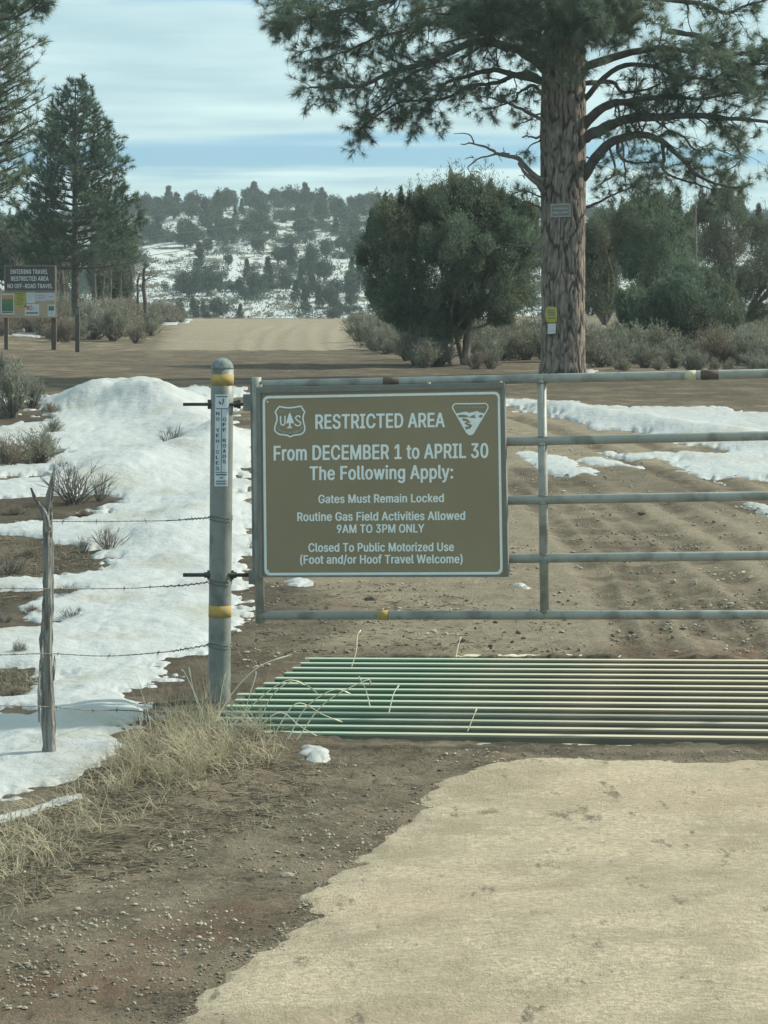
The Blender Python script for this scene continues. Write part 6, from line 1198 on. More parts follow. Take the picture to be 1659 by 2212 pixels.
# right limbs
RL = [([(1250, 285), (1290, 240), (1330, 220), (1375, 215), (1450, 207), (1520, 215), (1600, 200)], .09, .014, 43, 42),
      ([(1250, 300), (1285, 285), (1335, 262), (1400, 255), (1450, 252), (1540, 252), (1600, 258), (1700, 268)], .11, .02, 43, 41.5),
      ([(1250, 392), (1275, 365), (1315, 312), (1345, 300), (1385, 291), (1422, 300), (1470, 338), (1507, 375), (1570, 400), (1620, 398)], .10, .010, 43, 42.2),
      ([(1428, 300), (1432, 340), (1430, 368), (1456, 385), (1520, 404), (1570, 410)], .035, .008, 42.6, 42.8),
      ([(1425, 295), (1452, 283), (1486, 298), (1504, 326), (1540, 320), (1590, 340)], .03, .007, 42.6, 43),
      ([(1335, 300), (1345, 340), (1390, 355), (1430, 350)], .03, .008, 42.8, 42.2),
      ([(1262, 178), (1325, 177), (1350, 198), (1400, 192), (1450, 170)], .045, .009, 43, 42.3),
      ([(1255, 150), (1340, 120), (1420, 100), (1500, 110), (1580, 130), (1680, 140)], .08, .012, 43, 42),
      ([(1250, 60), (1310, 30), (1380, -10), (1450, -30)], .08, .03, 43, 43),
      ([(1350, -40), (1430, -3), (1527, 10), (1570, 27), (1620, 10), (1690, -10)], .05, .012, 43, 42.3),
      ([(1440, 64), (1505, 75), (1570, 112), (1620, 110), (1700, 118)], .05, .012, 42.6, 42),
      ([(1505, 78), (1560, 130), (1600, 150), (1670, 160)], .035, .009, 42.4, 43),
      ([(1255, 220), (1330, 150), (1400, 140), (1480, 165), (1560, 170), (1660, 190)], .05, .01, 43, 41.8),
      ([(1262, 448), (1300, 430), (1347, 408), (1380, 395)], .028, .006, 43, 42.8),
      ([(1315, 312), (1330, 370), (1300, 395), (1280, 410)], .025, .006, 42.9, 42.5),
      ([(1340, 300), (1348, 350), (1352, 400), (1370, 430)], .02, .005, 42.9, 42.4),
      ([(1540, 252), (1580, 300), (1600, 340), (1560, 380)], .025, .006, 42.2, 42.8)]
for k, (pts, r0, r1, a, b_) in enumerate(RL): cr.limb(L3(pts, a, b_), r0, r1, dens=9 if k not in (2, 3, 4, 5, 14, 15) else 5, L=.6, lvl=1, start=.3, droop=.3, up=.05)
# limbs towards and away from the viewer, near the top of the picture
for k in range(26):
    a = RNG.uniform(0, 2 * math.pi); z0 = RNG.uniform(6.2, 8.2); L_ = RNG.uniform(1.2, 3.2)
    if k < 12: a = -math.pi / 2 + RNG.uniform(-.9, .9); z0 = RNG.uniform(6.3, 7.6); L_ = RNG.uniform(1.0, 2.2)
    if abs((a - R(20) + math.pi) % (2 * math.pi) - math.pi) < R(65): continue
    c0 = np.array([tb[0], tb[1], z0]); dr = np.array([math.cos(a), math.sin(a), 0])
    cr.limb([c0, c0 + dr * L_ * .5 + [0, 0, .35], c0 + dr * L_ + [0, 0, .25 - .3 * (k < 12)]], .05, .012, dens=10, L=.6, lvl=1, start=.2)
# crown above the picture: throws its shade on the road
for k in range(46):
    a = RNG.uniform(0, 2 * math.pi); z0 = RNG.uniform(8, 15.5)
    if abs((a - R(20) + math.pi) % (2 * math.pi) - math.pi) < R(65): continue
    L_ = (3.6 - .2 * (z0 - 8)) * RNG.uniform(.8, 1.1)
    c0 = np.array([tb[0], tb[1], z0]); dr = np.array([math.cos(a), math.sin(a), 0])
    cr.limb([c0, c0 + dr * L_ * .5 + [0, 0, .3], c0 + dr * L_ + [0, 0, .5]], .06, .015, dens=4, L=.8, lvl=0, start=.25)
for reg, num in (([(1010, -20), (1420, -20), (1400, 60), (1300, 118), (1262, 150), (1172, 150), (1100, 100), (1000, 50)], 250), ([(600, -20), (1000, -20), (1000, 60), (760, 100), (640, 60)], 90),
                 ([(680, 120), (1100, 105), (1050, 200), (850, 255), (700, 190)], 50), ([(1400, 90), (1680, 60), (1680, 240), (1480, 215), (1330, 130)], 90), ([(1280, 290), (1600, 280), (1600, 400), (1350, 420)], 20)):
    lo_, hi_ = np.min(reg, 0), np.max(reg, 0); q = 0
    while q < num:
        uv = RNG.uniform(lo_, hi_)
        if sdf(np.array([uv[0]]), np.array([uv[1]]), reg)[0] < 0: continue
        q += 1; dq = TD - (1.2 if reg[0][0] == 1010 and RNG.random() < .6 else RNG.uniform(-1.3, 1.3) if reg[0][0] < 1200 else RNG.uniform(.3, 1.6)) - RNG.uniform(0, .5)
        p_ = P(uv[0], uv[1], dq); out_ = unit(p_ - np.array([tb[0], tb[1], p_[2] - .4]) + RNG.normal(size=3) * .6)
        cr.twig(p_, out_, RNG.uniform(.25, .5), .008, 1, .2)
# small live sprays on the lower trunk
for pts in ([(1172, 428), (1140, 416), (1115, 420), (1100, 428)], [(1172, 455), (1150, 440), (1130, 436)], [(1172, 300), (1145, 315), (1125, 330)], [(1172, 245), (1140, 262), (1115, 268)], [(1265, 340), (1290, 350), (1310, 345)]):
    cr.limb(L3(pts, 43, 42.6), .016, .005, dens=12, L=.28, lvl=0, start=.3)
cr.finish(pond, M['needle'], M['branch'], .17, 34, .0058, 1.2)
dd_ = Crown()
for pts, r0, r1 in (([(1175, 262), (1152, 251), (1120, 236), (1094, 225), (1065, 212), (1050, 207), (1016, 205)], .035, .008),
                    ([(1175, 390), (1152, 375), (1125, 350), (1108, 332), (1080, 325), (1058, 317), (1022, 307), (995, 311)], .055, .008),
                    ([(1175, 415), (1150, 385), (1120, 352)], .05, .02),
                    ([(1022, 307), (1020, 293), (1010, 286), (980, 289)], .014, .006), ([(1100, 333), (1072, 332), (1030, 345), (1014, 363), (1018, 376)], .020, .006),
                    ([(1016, 368), (1030, 370), (1042, 380)], .008, .004), ([(1024, 345), (1010, 345), (1004, 345)], .008, .004), ([(1130, 372), (1135, 385), (1120, 380)], .010, .004),
                    ([(1168, 296), (1150, 297), (1128, 296)], .022, .012), ([(1172, 540), (1140, 532), (1092, 526)], .022, .012),
                    ([(1075, 331), (1080, 340), (1083, 350)], .006, .003), ([(1055, 318), (1052, 311)], .006, .003), ([(1092, 328), (1087, 320)], .006, .003), ([(1110, 335), (1120, 325)], .007, .003)):
    dd_.limb(L3(pts, 43 - .2, 42.5), r0, r1, dens=0, brush=False)
tag(build(dd_.br, 'dead_limbs', M['dead'], pond), kind='stuff')

# signs nailed to the big pine
sd_ = TD - .02
def trunk_front(u, v, off=0.0):
    u = np.atleast_1d(np.asarray(u, float)); v = np.atleast_1d(np.asarray(v, float))
    return P(u, v, np.full(u.shape, TD - .385 - off))
def nailed(name, pts, m, label, th=.008, cat='sign'):
    a = np.array(pts, float); f = trunk_front(a[:, 0], a[:, 1], .0); bk = f + np.array([0, .09, 0]); n = len(a)
    o = build(MB().add(np.vstack([f, bk]), [tuple(range(n))[::-1], tuple(range(n, 2 * n))] + [(k, (k + 1) % n, n + (k + 1) % n, n + k) for k in range(n)]), name, m)
    return tag(o, label, cat)
s1 = nailed('tree_sign', [(1189, 440.5), (1232, 439), (1233, 468), (1190, 469.5)], M['frame'], 'small grey rectangular sign with a pale border high on the big pine trunk')
tf = lambda u, v: trunk_front(u, v, .004)
ring([(1189, 440.5), (1232, 439), (1233, 468), (1190, 469.5)], .6, [(1191.5, 443), (1229.8, 441.6), (1230.6, 465.6), (1192.4, 467)], .6, tf, 'border', M['faded'], s1)
for (u0, u1, v) in ((1195, 1227, 450), (1193.5, 1208, 459), (1211, 1228, 458.4)):
    face([(u0, v + 2), (u1, v + 1.4), (u1, v - 1.6), (u0, v - 1)], tf, 'illegible_text', M['faded'], s1)
s2 = nailed('tree_notice', [(1180, 664), (1190, 662), (1202, 663), (1204, 669), (1203, 695), (1194, 697), (1182, 696), (1178.5, 680)], M['yellow_paper'], 'small yellow notice nailed low on the big pine trunk')
for v in (672, 676.5, 681, 688): face([(1183, v), (1199, v), (1199, v - 1.8), (1183, v - 1.8)], tf, 'illegible_text', M['dark_ink'], s2)
s3 = nailed('tree_notice', [(1184, 699), (1201, 698.5), (1200, 720.5), (1183.5, 721.5)], M['paper'], 'small white card nailed just below the yellow notice on the pine trunk')
face([(1185.5, 716), (1198, 716), (1198, 713), (1185.5, 713)], tf, 'illegible_text', M['paper_lav'], s3)

# ---- generic pine
def pine(name, u, vb, d, vtop, width, label, cat='tree', lean=0, tuft=.16, nn=26, w=.012, whorls=26, lowclear=.12, prof=None, trunkr=.12, up=.5, dens=9, L=.35, nm='needle2', amask=None, group=None, seed=1, droop_low=True, bm='branch'):
    b = P(u, vb, d); top = P(u + lean, vtop, d); H = top[2] - b[2]
    gz0 = gz(b[0], b[1]) if d < 125 else b[2]
    o = thing(name, (b[0], b[1], min(gz0, b[2])), label, cat, group)
    c = Crown()
    tp = curve([b - [0, 0, .3], b + (top - b) * .5 + [RNG.normal() * .05, 0, 0], top], 16)
    build(MB().add(*sweep(tp, np.linspace(trunkr, .012, 16), 12, False), 0, True), 'trunk', M[bm], o)
    prof = prof or [(0, .5), (.2, 1.0), (.5, .85), (.8, .5), (1, .08)]
    pa = np.array(prof)
    for k in range(whorls):
        t = lowclear + (1 - lowclear) * (k + .5) / whorls
        base = b + (top - b) * t; Lr = np.interp((t - lowclear) / (1 - lowclear), pa[:, 0], pa[:, 1]) * width / 2 / F * d
        nb = 7 if t < .85 else 4; a0 = RNG.uniform(0, 6.28)
        for q in range(nb):
            a = a0 + q * 2 * math.pi / nb + RNG.normal() * .2; dr = np.array([math.cos(a), math.sin(a), 0])
            if amask is not None and not amask(dr): continue
            Lq = Lr * RNG.uniform(.75, 1.12); uu = up * (0.4 + .8 * t) if t > .3 or not droop_low else -.05 + up * .3
            c.limb([base, base + dr * Lq * .55 + [0, 0, uu * Lq * .25], base + dr * Lq + [0, 0, uu * Lq * .8]], max(.012, trunkr * .28 * (1 - t * .6)), .007, dens=dens, L=min(L, Lq * .6), lvl=0, start=.25, droop=0, up=up * .8)
    c.tp += [top, top - [0, 0, .12], top - [0, 0, .24]]; c.td += [np.array([0, 0, 1.])] * 3
    c.finish(o, M[nm], M[bm], tuft, nn, w, .95, back=.5)
    return o
pine('young_pine', 163, 690, 75, 176, 300, 'upright young pine with brush-like upswept branches behind the notice board', whorls=27, prof=[(0, .95), (.2, .92), (.42, .82), (.6, .62), (.75, .42), (.9, .26), (1, .10)], trunkr=.13, lowclear=.20, tuft=.18, w=.017, up=.62, dens=9, L=.5, nn=22)
pine('left_edge_pine', -95, 770, 52, -150, 340, 'tall pine at the left edge of the view, only its branch ends showing', whorls=30, prof=[(0, .8), (.3, 1.1), (.55, 1.0), (.8, .8), (1, .3)], trunkr=.2, lowclear=.34, tuft=.17, w=.010, up=.45, dens=8, L=.5, nn=24, nm='needle')
# overhanging spray in the upper left corner
c_ = Crown()
oo = thing('pine_bough', P(-120, 60, 40.0), 'pine bough hanging into the upper left corner of the view', 'tree branch')
c_.limb(L3([(-120, 60), (-40, 45), (20, 40), (60, 22), (95, -5)], 40), .04, .008, dens=11, L=.4, lvl=1, start=.3, droop=.4)
c_.limb(L3([(-120, 30), (-20, 10), (40, -10), (85, -20)], 40.4), .03, .008, dens=10, L=.4, lvl=1, start=.3, droop=.4)
c_.finish(oo, M['needle'], M['branch'], .17, 24, .0085, 1.1)

# ---- junipers: crowns of scale-leaf sprays massed in lobes
def inpoly(n, poly):
    a = np.array(poly, float); lo, hi = a.min(0), a.max(0); o = []
    while len(o) < n:
        q = RNG.uniform(lo, hi)
        if sdf(np.array([q[0]]), np.array([q[1]]), a)[0] > 0: o.append(q)
    return np.array(o)
def lobed(centres, rads, per, L, w, upb=.5):
    k = len(centres); c = np.repeat(centres, per, 0); r = np.repeat(rads, per)[:, None]
    d = unit(RNG.normal(size=(k * per, 3)))
    rr = r * RNG.uniform(.35, 1.05, (k * per, 1)) ** .6
    p = c + d * rr * np.array([1, 1, 1.25])
    return leaves(p, d * .6 + np.array([0, 0, upb + .25]), L, w, .75)
def juniper(name, poly, d, depth, nblob, label, m='jleaf', per=420, rb=(.13, .32), L=.08, w=.018, trunk=None, group=None, base_v=790, spires=()):
    nblob = int(nblob * 1.7)
    a = np.array(poly, float); cu = a[:, 0].mean(); b = P(cu, base_v, d)
    o = thing(name, (b[0], b[1], gz(b[0], b[1])), label, 'tree', group)
    q = inpoly(nblob, poly); sd = sdf(q[:, 0], q[:, 1], a) / F * d
    half = 1.0 * np.sqrt(np.clip(sd / max(sd.max(), 1e-3), 0, 1)) * depth
    dd = d + RNG.uniform(-1, 1, nblob) * half
    cen = P(q[:, 0], q[:, 1], dd); rad = np.minimum(RNG.uniform(*rb, nblob), sd + .08)
    V, Fq = lobed(cen, np.maximum(rad, .10), per, L, w)
    x = build(MB().add(V, Fq), 'crown', M[m], o); tag(x, kind='stuff')
    # sprigs along the outline
    mb = MB(); V = []
    for (us, vt, vb_, hw) in spires:
        n_ = int(14 * (vb_ - vt)); t = RNG.random(n_) ** .6; dq = d + RNG.normal() * depth * .3; rr_ = hw * t ** .8 * np.sqrt(RNG.random(n_)); an = RNG.uniform(0, 6.28, n_)
        base_ = P(us + rr_ * np.cos(an), vt + (vb_ - vt) * t, np.full(n_, dq)) + np.stack([0 * an, rr_ * np.sin(an) / F * d, 0 * an], -1)
        outv = np.stack([np.cos(an) * .5, np.sin(an) * .5, 1 + 0 * an], -1); V_, F_ = leaves(base_, outv, L, w, .5)
        mb_ = MB().add(V_, F_); sp_ = build(mb_, 'spire', M[m], o); tag(sp_, kind='stuff')
    e = np.vstack([a, a[:1]]); pp = []; dn = []
    for k in range(len(a)):
        n = max(2, int(np.hypot(*(e[k + 1] - e[k])) / 9))
        for t in np.linspace(0, 1, n, False):
            r_ = e[k] + (e[k + 1] - e[k]) * t + RNG.normal(size=2) * 8
            if r_[1] > np.percentile(a[:, 1], 75): continue
            pp.append(P(r_[0], r_[1], d + RNG.normal() * depth * .3)); dn.append([RNG.normal() * .25, RNG.normal() * .2, 1])
    if pp:
        pp = np.repeat(np.array(pp), 44, 0); dn = np.repeat(np.array(dn), 44, 0)
        t = RNG.uniform(-.25, .30, (len(pp), 1)); pp = pp + dn * t + RNG.normal(size=pp.shape) * (.05 * (1.1 - (t + .25)))
        V, Fq = leaves(pp, dn, L * .9, w * .8, .5); y = build(MB().add(V, Fq), 'sprig', M[m], o); tag(y, kind='stuff')
    c = Crown(); core = P(cu, base_v - 60, d)
    for k in range(14):
        i_ = RNG.integers(len(cen)); c.limb([core, (core + cen[i_]) / 2 + RNG.normal(size=3) * .1, cen[i_]], .05, .012, dens=0, brush=False)
    build(c.br, 'limbs', M['jbark'], o)
    if trunk:
        for pts, r0, r1 in trunk:
            c = curve([P(u, v, dq) for u, v, dq in pts], 24); sds = 14; V, Fq = sweep(c, np.linspace(r0, r1, 24), sds, False)
            V = V + np.repeat(RNG.normal(size=(24, 1)) * .004, sds, 0); build(MB().add(V, Fq, 0, True), 'trunk', M['jbark'], o)
    return o
juniper('juniper_tree', [(800, 470), (830, 440), (870, 430), (900, 432), (940, 410), (975, 378), (1005, 400), (1030, 385), (1060, 392), (1075, 420), (1100, 435), (1150, 450), (1172, 480), (1172, 600), (1160, 640), (1130, 672), (1090, 695), (1050, 690), (1010, 690), (985, 735), (940, 750), (880, 745), (862, 700), (825, 678), (800, 640), (782, 600), (778, 540), (785, 500)],
        48, 1.7, 200, 'broad dark green juniper with a peeling trunk, left of the huge pine', per=430, base_v=788,
        spires=[(975, 366, 470, 24), (1010, 392, 470, 18), (1060, 384, 470, 22), (1085, 405, 480, 20), (935, 405, 480, 22), (908, 398, 480, 14), (866, 402, 480, 12), (832, 415, 480, 16), (1130, 436, 500, 18), (802, 452, 520, 16), (1040, 400, 470, 14), (955, 392, 470, 16), (885, 412, 480, 14)],
        trunk=[([(1008, 800, 48), (1007, 750, 48), (1012, 710, 48), (1020, 660, 48.1), (1000, 600, 48.2)], .085, .05), ([(975, 795, 48.2), (960, 740, 48.2), (930, 690, 48.2), (900, 640, 48)], .05, .03), ([(1000, 790, 48.1), (985, 720, 48.1), (970, 650, 48)], .05, .03)])
juniper('juniper_tree', [(1262, 500), (1290, 470), (1320, 445), (1335, 500), (1325, 560), (1335, 620), (1320, 670), (1262, 672)], 58, 1.2, 60, 'brown-tinged juniper just right of the huge trunk', m='jleaf_brown', per=330, base_v=760, spires=[(1300, 440, 520, 18), (1322, 430, 500, 14)])
juniper('juniper_tree', [(1330, 520), (1325, 480), (1350, 450), (1390, 432), (1430, 428), (1450, 420), (1470, 440), (1492, 470), (1495, 540), (1480, 600), (1440, 640), (1400, 640), (1350, 590)], 56, 1.6, 100, 'tall rounded juniper in the middle of the group right of the huge trunk', per=330, base_v=765, spires=[(1345, 425, 490, 18), (1395, 408, 480, 22), (1430, 405, 470, 18), (1465, 425, 490, 16)],
        trunk=[([(1440, 770, 56), (1435, 700, 56), (1430, 620, 56)], .07, .05)])
juniper('juniper_tree', [(1335, 640), (1360, 625), (1400, 640), (1440, 600), (1490, 570), (1540, 600), (1590, 640), (1600, 690), (1570, 722), (1500, 730), (1440, 712), (1400, 725), (1350, 700), (1338, 670)], 52, 1.2, 100, 'low dark spreading juniper above the sagebrush on the right', per=330, base_v=765)
juniper('juniper_tree', [(1480, 480), (1510, 440), (1540, 425), (1570, 405), (1590, 440), (1620, 470), (1659, 480), (1760, 500), (1800, 620), (1720, 700), (1600, 690), (1560, 620), (1500, 560)], 60, 1.8, 110, 'loose grey-green juniper at the right edge of the view', m='jleaf_brown', per=300, base_v=755, spires=[(1515, 400, 480, 18), (1545, 385, 470, 20), (1575, 370, 460, 16), (1598, 400, 480, 16), (1640, 440, 520, 18)],
        trunk=[([(1505, 760, 55), (1505, 600, 55), (1503, 500, 55), (1504, 420, 55)], .030, .012)])
juniper('juniper_tree', [(190, 560), (230, 490), (260, 478), (285, 500), (292, 560), (280, 600), (284, 640), (200, 640)], 95, 2.0, 40, 'dark juniper partly hidden by the young pine', per=260, L=.16, w=.06, rb=(.3, .6), base_v=700)
juniper('juniper_tree', [(-60, 520), (0, 480), (50, 470), (110, 480), (150, 520), (150, 600), (120, 640), (60, 600), (-60, 600)], 100, 2.2, 70, 'dark juniper behind the brown panel of the notice board', per=260, L=.16, w=.06, rb=(.35, .65), base_v=700)
# bare trunks left of the road
for k, (u, vt, vb, d, r) in enumerate([(205, 560, 650, 88, .10), (222, 575, 652, 90, .06), (238, 570, 655, 86, .07), (262, 580, 660, 90, .05), (280, 560, 650, 92, .09), (297, 590, 660, 88, .05), (318, 575, 662, 84, .08), (135, 570, 660, 84, .10), (30, 560, 640, 92, .08)]):
    b = P(u, vb + 26, d); o = thing('tree_snag', (b[0], b[1], b[2]), 'bare dark stem in the thicket left of the road crest', 'tree', 'bare stems left of the road')
    c = Crown(); c.limb([b, P(u + RNG.normal() * 3, (vb + vt) / 2, d), P(u + RNG.normal() * 5, vt, d)], r, r * .5, dens=5, L=.8, lvl=1, start=.4, brush=False)
    build(c.br, 'trunk', M['branch'], o)

# ---------------------------------------------------------------- hillside trees
def hill_proto(kind, seed):
    mb = MB(); n = 30
    if kind == 0:   # rounded juniper
        c = unit(RNG.normal(size=(n, 3))) * RNG.uniform(.2, .8, (n, 1)) * np.array([1.15, 1.15, .9]) + [0, 0, 1.25]; r = RNG.uniform(.32, .55, n)
        V, Fq = lobed(c, r, 60, .26, .12)
    elif kind == 1:  # pointed
        z = RNG.uniform(.3, 2.9, n); rr = (3.1 - z) / 3.1 * .85; a = RNG.uniform(0, 6.28, n)
        c = np.stack([np.cos(a) * rr * .7, np.sin(a) * rr * .7, z], -1); r = .15 + .3 * rr
        V, Fq = lobed(c, r, 60, .26, .11, .8)
    else:            # low shrubby
        c = RNG.normal(size=(n, 3)) * [.75, .75, .22] + [0, 0, .55]; r = RNG.uniform(.22, .42, n)
        V, Fq = lobed(c, r, 50, .22, .09)
    mb.add(V, Fq); mb.add(*sweep([[0, 0, -.6], [0, 0, 1.0]], [.12, .08], 5, False), 1)
    return mb.mesh('conifer', [M['hleaf'], M['branch']])
HP = [[hill_proto(k, s_) for s_ in range(4)] for k in range(3)]
HN = ['rounded_juniper', 'pointed_pinyon', 'low_juniper']
HLAB = ['round-crowned juniper, one of many dotting the snowy hillside beyond the crest', 'pointed small pinyon, one of many on the snowy hillside beyond the crest', 'low scrubby juniper, one of many on the snowy hillside beyond the crest']
def add_hill_tree(x, y, s, k):
    o = bpy.data.objects.new(HN[k], HP[k][RNG.integers(4)]); COL.objects.link(o)
    o.location = (x, y, float(hill_z(np.array([x]), np.array([y]))[0])); o.rotation_euler = (0, 0, RNG.uniform(0, 6.28))
    o.scale = (s * RNG.uniform(.85, 1.2), s * RNG.uniform(.85, 1.2), s * RNG.uniform(.85, 1.15)); tag(o, HLAB[k], 'tree', ['round junipers on the hill', 'pointed pinyons on the hill', 'low junipers on the hill'][k])
cnt = 0; placed = []
ys_ = np.linspace(222, 425, 400)
while cnt < 580:
    u = RNG.uniform(-120, 1780); y = float(222 + 203 * RNG.random() ** 1.5) if RNG.random() < .93 else RNG.uniform(385, 425)
    # fewer where the view is blocked
    if 790 < u < 1310 and RNG.random() < .6: continue
    if (u < 120 or u > 1330) and RNG.random() < .5: continue
    x = (u - 829.5) / F * y
    den = fbm(np.array([x]), np.array([y * .5]), 14, 3, 700)[0]
    low = sstep(np.array([y]), 250, 330)[0]
    clear = (u > 560 and y < 285)
    if den < -.38 + .10 * low + (.50 if clear else 0): continue
    s = RNG.uniform(.7, 1.45) * (.68 + .36 * (y - 220) / 200)
    if any((x - a) ** 2 + ((y - b) * .30) ** 2 < (s * .34 + c) ** 2 for a, b, c in placed): continue
    k = int(RNG.choice([0, 1, 2], p=[.42, .14, .44] if y > 300 else [.38, .20, .42]))
    add_hill_tree(x, y, s, k); placed.append((x, y, s * .25)); cnt += 1
for q in range(60):   # skyline
    u = -100 + 1860 * (q + RNG.uniform(.2, .8)) / 60; y = RNG.uniform(418, 432); add_hill_tree((u - 829.5) / F * y, y, RNG.uniform(.8, 1.3), int(RNG.choice([0, 1, 0, 0, 0])))
for u, y, s in ((660, 240, .95), (690, 246, .8), (640, 250, .7), (440, 236, .5), (480, 240, .6), (520, 238, .45), (720, 236, .55), (555, 262, 1.1), (410, 258, 1.2), (450, 262, 1.2)):
    add_hill_tree((u - 829.5) / F * y, y, s, 1 if u in (660, 690, 640, 440, 520) else 0)

# low scrub between the hillside trees
V_ = []; sc_ = []
for q in range(3000):
    u = RNG.uniform(-60, 1720); y = 224 + 196 * RNG.random() ** 1.3
    if fbm(np.array([(u - 829.5) / F * y]), np.array([y * .4]), 9, 3, 808)[0] < -.20: continue
    x = (u - 829.5) / F * y; r_ = RNG.uniform(.3, .85); n_ = 34
    c_ = np.array([x, y, float(hill_z(np.array([x]), np.array([y]))[0]) + r_ * .4]) + unit(RNG.normal(size=(n_, 3))) * RNG.random((n_, 1)) ** .4 * [r_ * 1.3, r_ * 1.3, r_ * .8]
    V_.append(c_)
V_ = np.concatenate(V_); V_, F_ = leaves(V_, np.tile([0, 0, 1.], (len(V_), 1)), .20, .12, 1.0)
x = build(MB().add(V_, F_), 'hillside_scrub', M['hleaf']); tag(x, 'low dark scrub covering the ground between the hillside junipers', 'scrub', kind='stuff')

# ---------------------------------------------------------------- sagebrush and other brush
def bush_mesh(kind):
    leaf = MB(); stem = MB()
    ns = {'sage': 46, 'twig': 34, 'brush': 44}[kind]; lp = []; ld = []
    for k in range(ns):
        a = RNG.uniform(0, 6.28); el = RNG.uniform(.35, 1.45) if kind != 'twig' else RNG.uniform(.5, 1.35)
        d = np.array([math.cos(a) * math.cos(el), math.sin(a) * math.cos(el), math.sin(el)]); L = RNG.uniform(.65, 1.0)
        pts = [RNG.normal(size=3) * [.05, .05, 0]]
        for s_ in range(5):
            d = unit(d + RNG.normal(size=3) * .16 + [0, 0, .12]); pts.append(pts[-1] + d * L / 5)
        pts = np.array(pts); stem.add(*sweep(pts, np.linspace(.014, .004, 6), 4, False), 1 if kind != 'twig' else 0)
        for b_ in range(5 if kind == 'twig' else 4):
            i_ = RNG.integers(2, 5); d2 = unit(d + RNG.normal(size=3) * .45 + [0, 0, .2]); p2 = pts[i_]; q = [p2]
            for s_ in range(3): d2 = unit(d2 + RNG.normal(size=3) * .15); q.append(q[-1] + d2 * L * .11)
            stem.add(*sweep(np.array(q), np.linspace(.006, .002, 4), 3, False), 1 if kind != 'twig' else 0)
            if kind != 'twig':
                for t in np.linspace(.15, 1, 11): lp.append(q[0] + (q[-1] - q[0]) * t + RNG.normal(size=3) * .025); ld.append(d2)
        if kind != 'twig':
            for t in np.linspace(.45, 1, 14): lp.append(pts[0] + (pts[-1] - pts[0]) * t + RNG.normal(size=3) * .03); ld.append(d)
    mb = MB()
    if kind == 'twig': mb = stem; return mb.mesh('bush', [M['twig']])
    V, Fq = leaves(np.array(lp), np.array(ld), .085 if kind == 'sage' else .11, .020 if kind == 'sage' else .012, .6)
    for v_, f_, m_, s_ in zip(stem.v, stem.f, stem.m, stem.sm): pass
    stem.add(V, Fq, 0)
    return stem.mesh('bush', [M['sage'] if kind == 'sage' else M['brush'], M['sagestem']])
SG = [bush_mesh('sage') for _ in range(7)]; BRM = [bush_mesh('brush') for _ in range(4)]; TW = [bush_mesh('twig') for _ in range(5)]
def bush(name, lib, x, y, h, w, label, group=None, dz=0.0):
    o = bpy.data.objects.new(name, lib[RNG.integers(len(lib))]); COL.objects.link(o)
    o.location = (x, y, gz(x, y) - .02 + dz); o.rotation_euler = (0, 0, RNG.uniform(0, 6.28)); o.scale = (w, w, h)
    return tag(o, label, 'bush', group)
# right-hand sage flat
sl_ = 'grey-green sagebrush, one of many in the band between the gate and the right-hand junipers'
n = 0
while n < 150:
    u = RNG.uniform(1025, 1720); y = RNG.uniform(43.5, 62)
    if y < 47 and 1130 < u < 1290: continue
    x = (u - 829.5) / F * y
    h = RNG.uniform(.4, .85)
    if y < 46: h *= .6
    bush('sagebrush', SG if RNG.random() < .85 else BRM, x, y, h, h * RNG.uniform(.7, 1.1), sl_, 'sagebrush flat on the right'); n += 1
for k in range(34):   # clump beside the road, below the big juniper
    u = RNG.uniform(765, 960); y = RNG.uniform(46, 72); x = (u - 829.5) / F * y
    if u < 800 and y < 55: continue
    if x < -1.0 + (72 - y) * .06: continue
    h = RNG.uniform(.45, .9); bush('sagebrush', SG, x, y, h, h * .8, 'grey sagebrush at the right-hand road edge below the broad juniper', 'sagebrush by the road edge')
for k in range(46):   # left of the crest road
    u = RNG.uniform(100, 400); y = RNG.uniform(66, 98); x = (u - 829.5) / F * y
    v_edge = 0
    if u > 385 - (98 - y) * 2.6: continue
    h = RNG.uniform(.5, 1.2); lib = BRM if RNG.random() < .6 else SG
    bush('dry_brush', lib, x, y, h, h * .9, 'brownish dry brush in the thicket left of the road crest', 'brush left of the road crest')
for k in range(30):
    u = RNG.uniform(-60, 130); y = RNG.uniform(70, 100); x = (u - 829.5) / F * y; h = RNG.uniform(.5, 1.0)
    bush('dry_brush', BRM, x, y, h, h, 'brownish dry brush behind the notice board', 'brush behind the notice board')
for k in range(26):   # far small ones along the crest
    u = RNG.choice([RNG.uniform(330, 400), RNG.uniform(750, 830)]); y = RNG.uniform(92, 112); x = (u - 829.5) / F * y; h = RNG.uniform(.3, .6)
    bush('sagebrush', SG, x, y, h, h, 'small sagebrush at the shoulder of the road crest', 'sagebrush at the crest shoulders')
def gbush(name, lib, u, v, hpx, wpx, label, leafy=False):
    g = G(u, v); s = hpx / F * g[1]; w = wpx / 2 / F * g[1] / .62
    return bush(name, lib, g[0], g[1], s, w, label)
gbush('sagebrush', SG, 25, 902, 128, 110, 'tall grey-green sagebrush at the left edge, above the snow')
gbush('sagebrush', SG, 70, 880, 80, 60, 'smaller sagebrush leaning over the snow beside the tall left-edge one')
gbush('sagebrush', SG, 5, 830, 70, 90, 'sagebrush furthest back at the left edge, behind the tall one')
gbush('sagebrush', SG, 85, 998, 85, 110, 'wide dark sagebrush in the bare patch left, mid-snow')
gbush('sagebrush', BRM, 15, 1010, 80, 110, 'brown brush at the left edge beside the wide dark sagebrush')
gbush('bare_bush', TW, 160, 1088, 100, 170, 'large spreading leafless bush in a melted hollow behind the wooden post')
gbush('bare_bush', TW, 215, 1080, 75, 60, 'slim leafless bush leaning right beside the large spreading one')
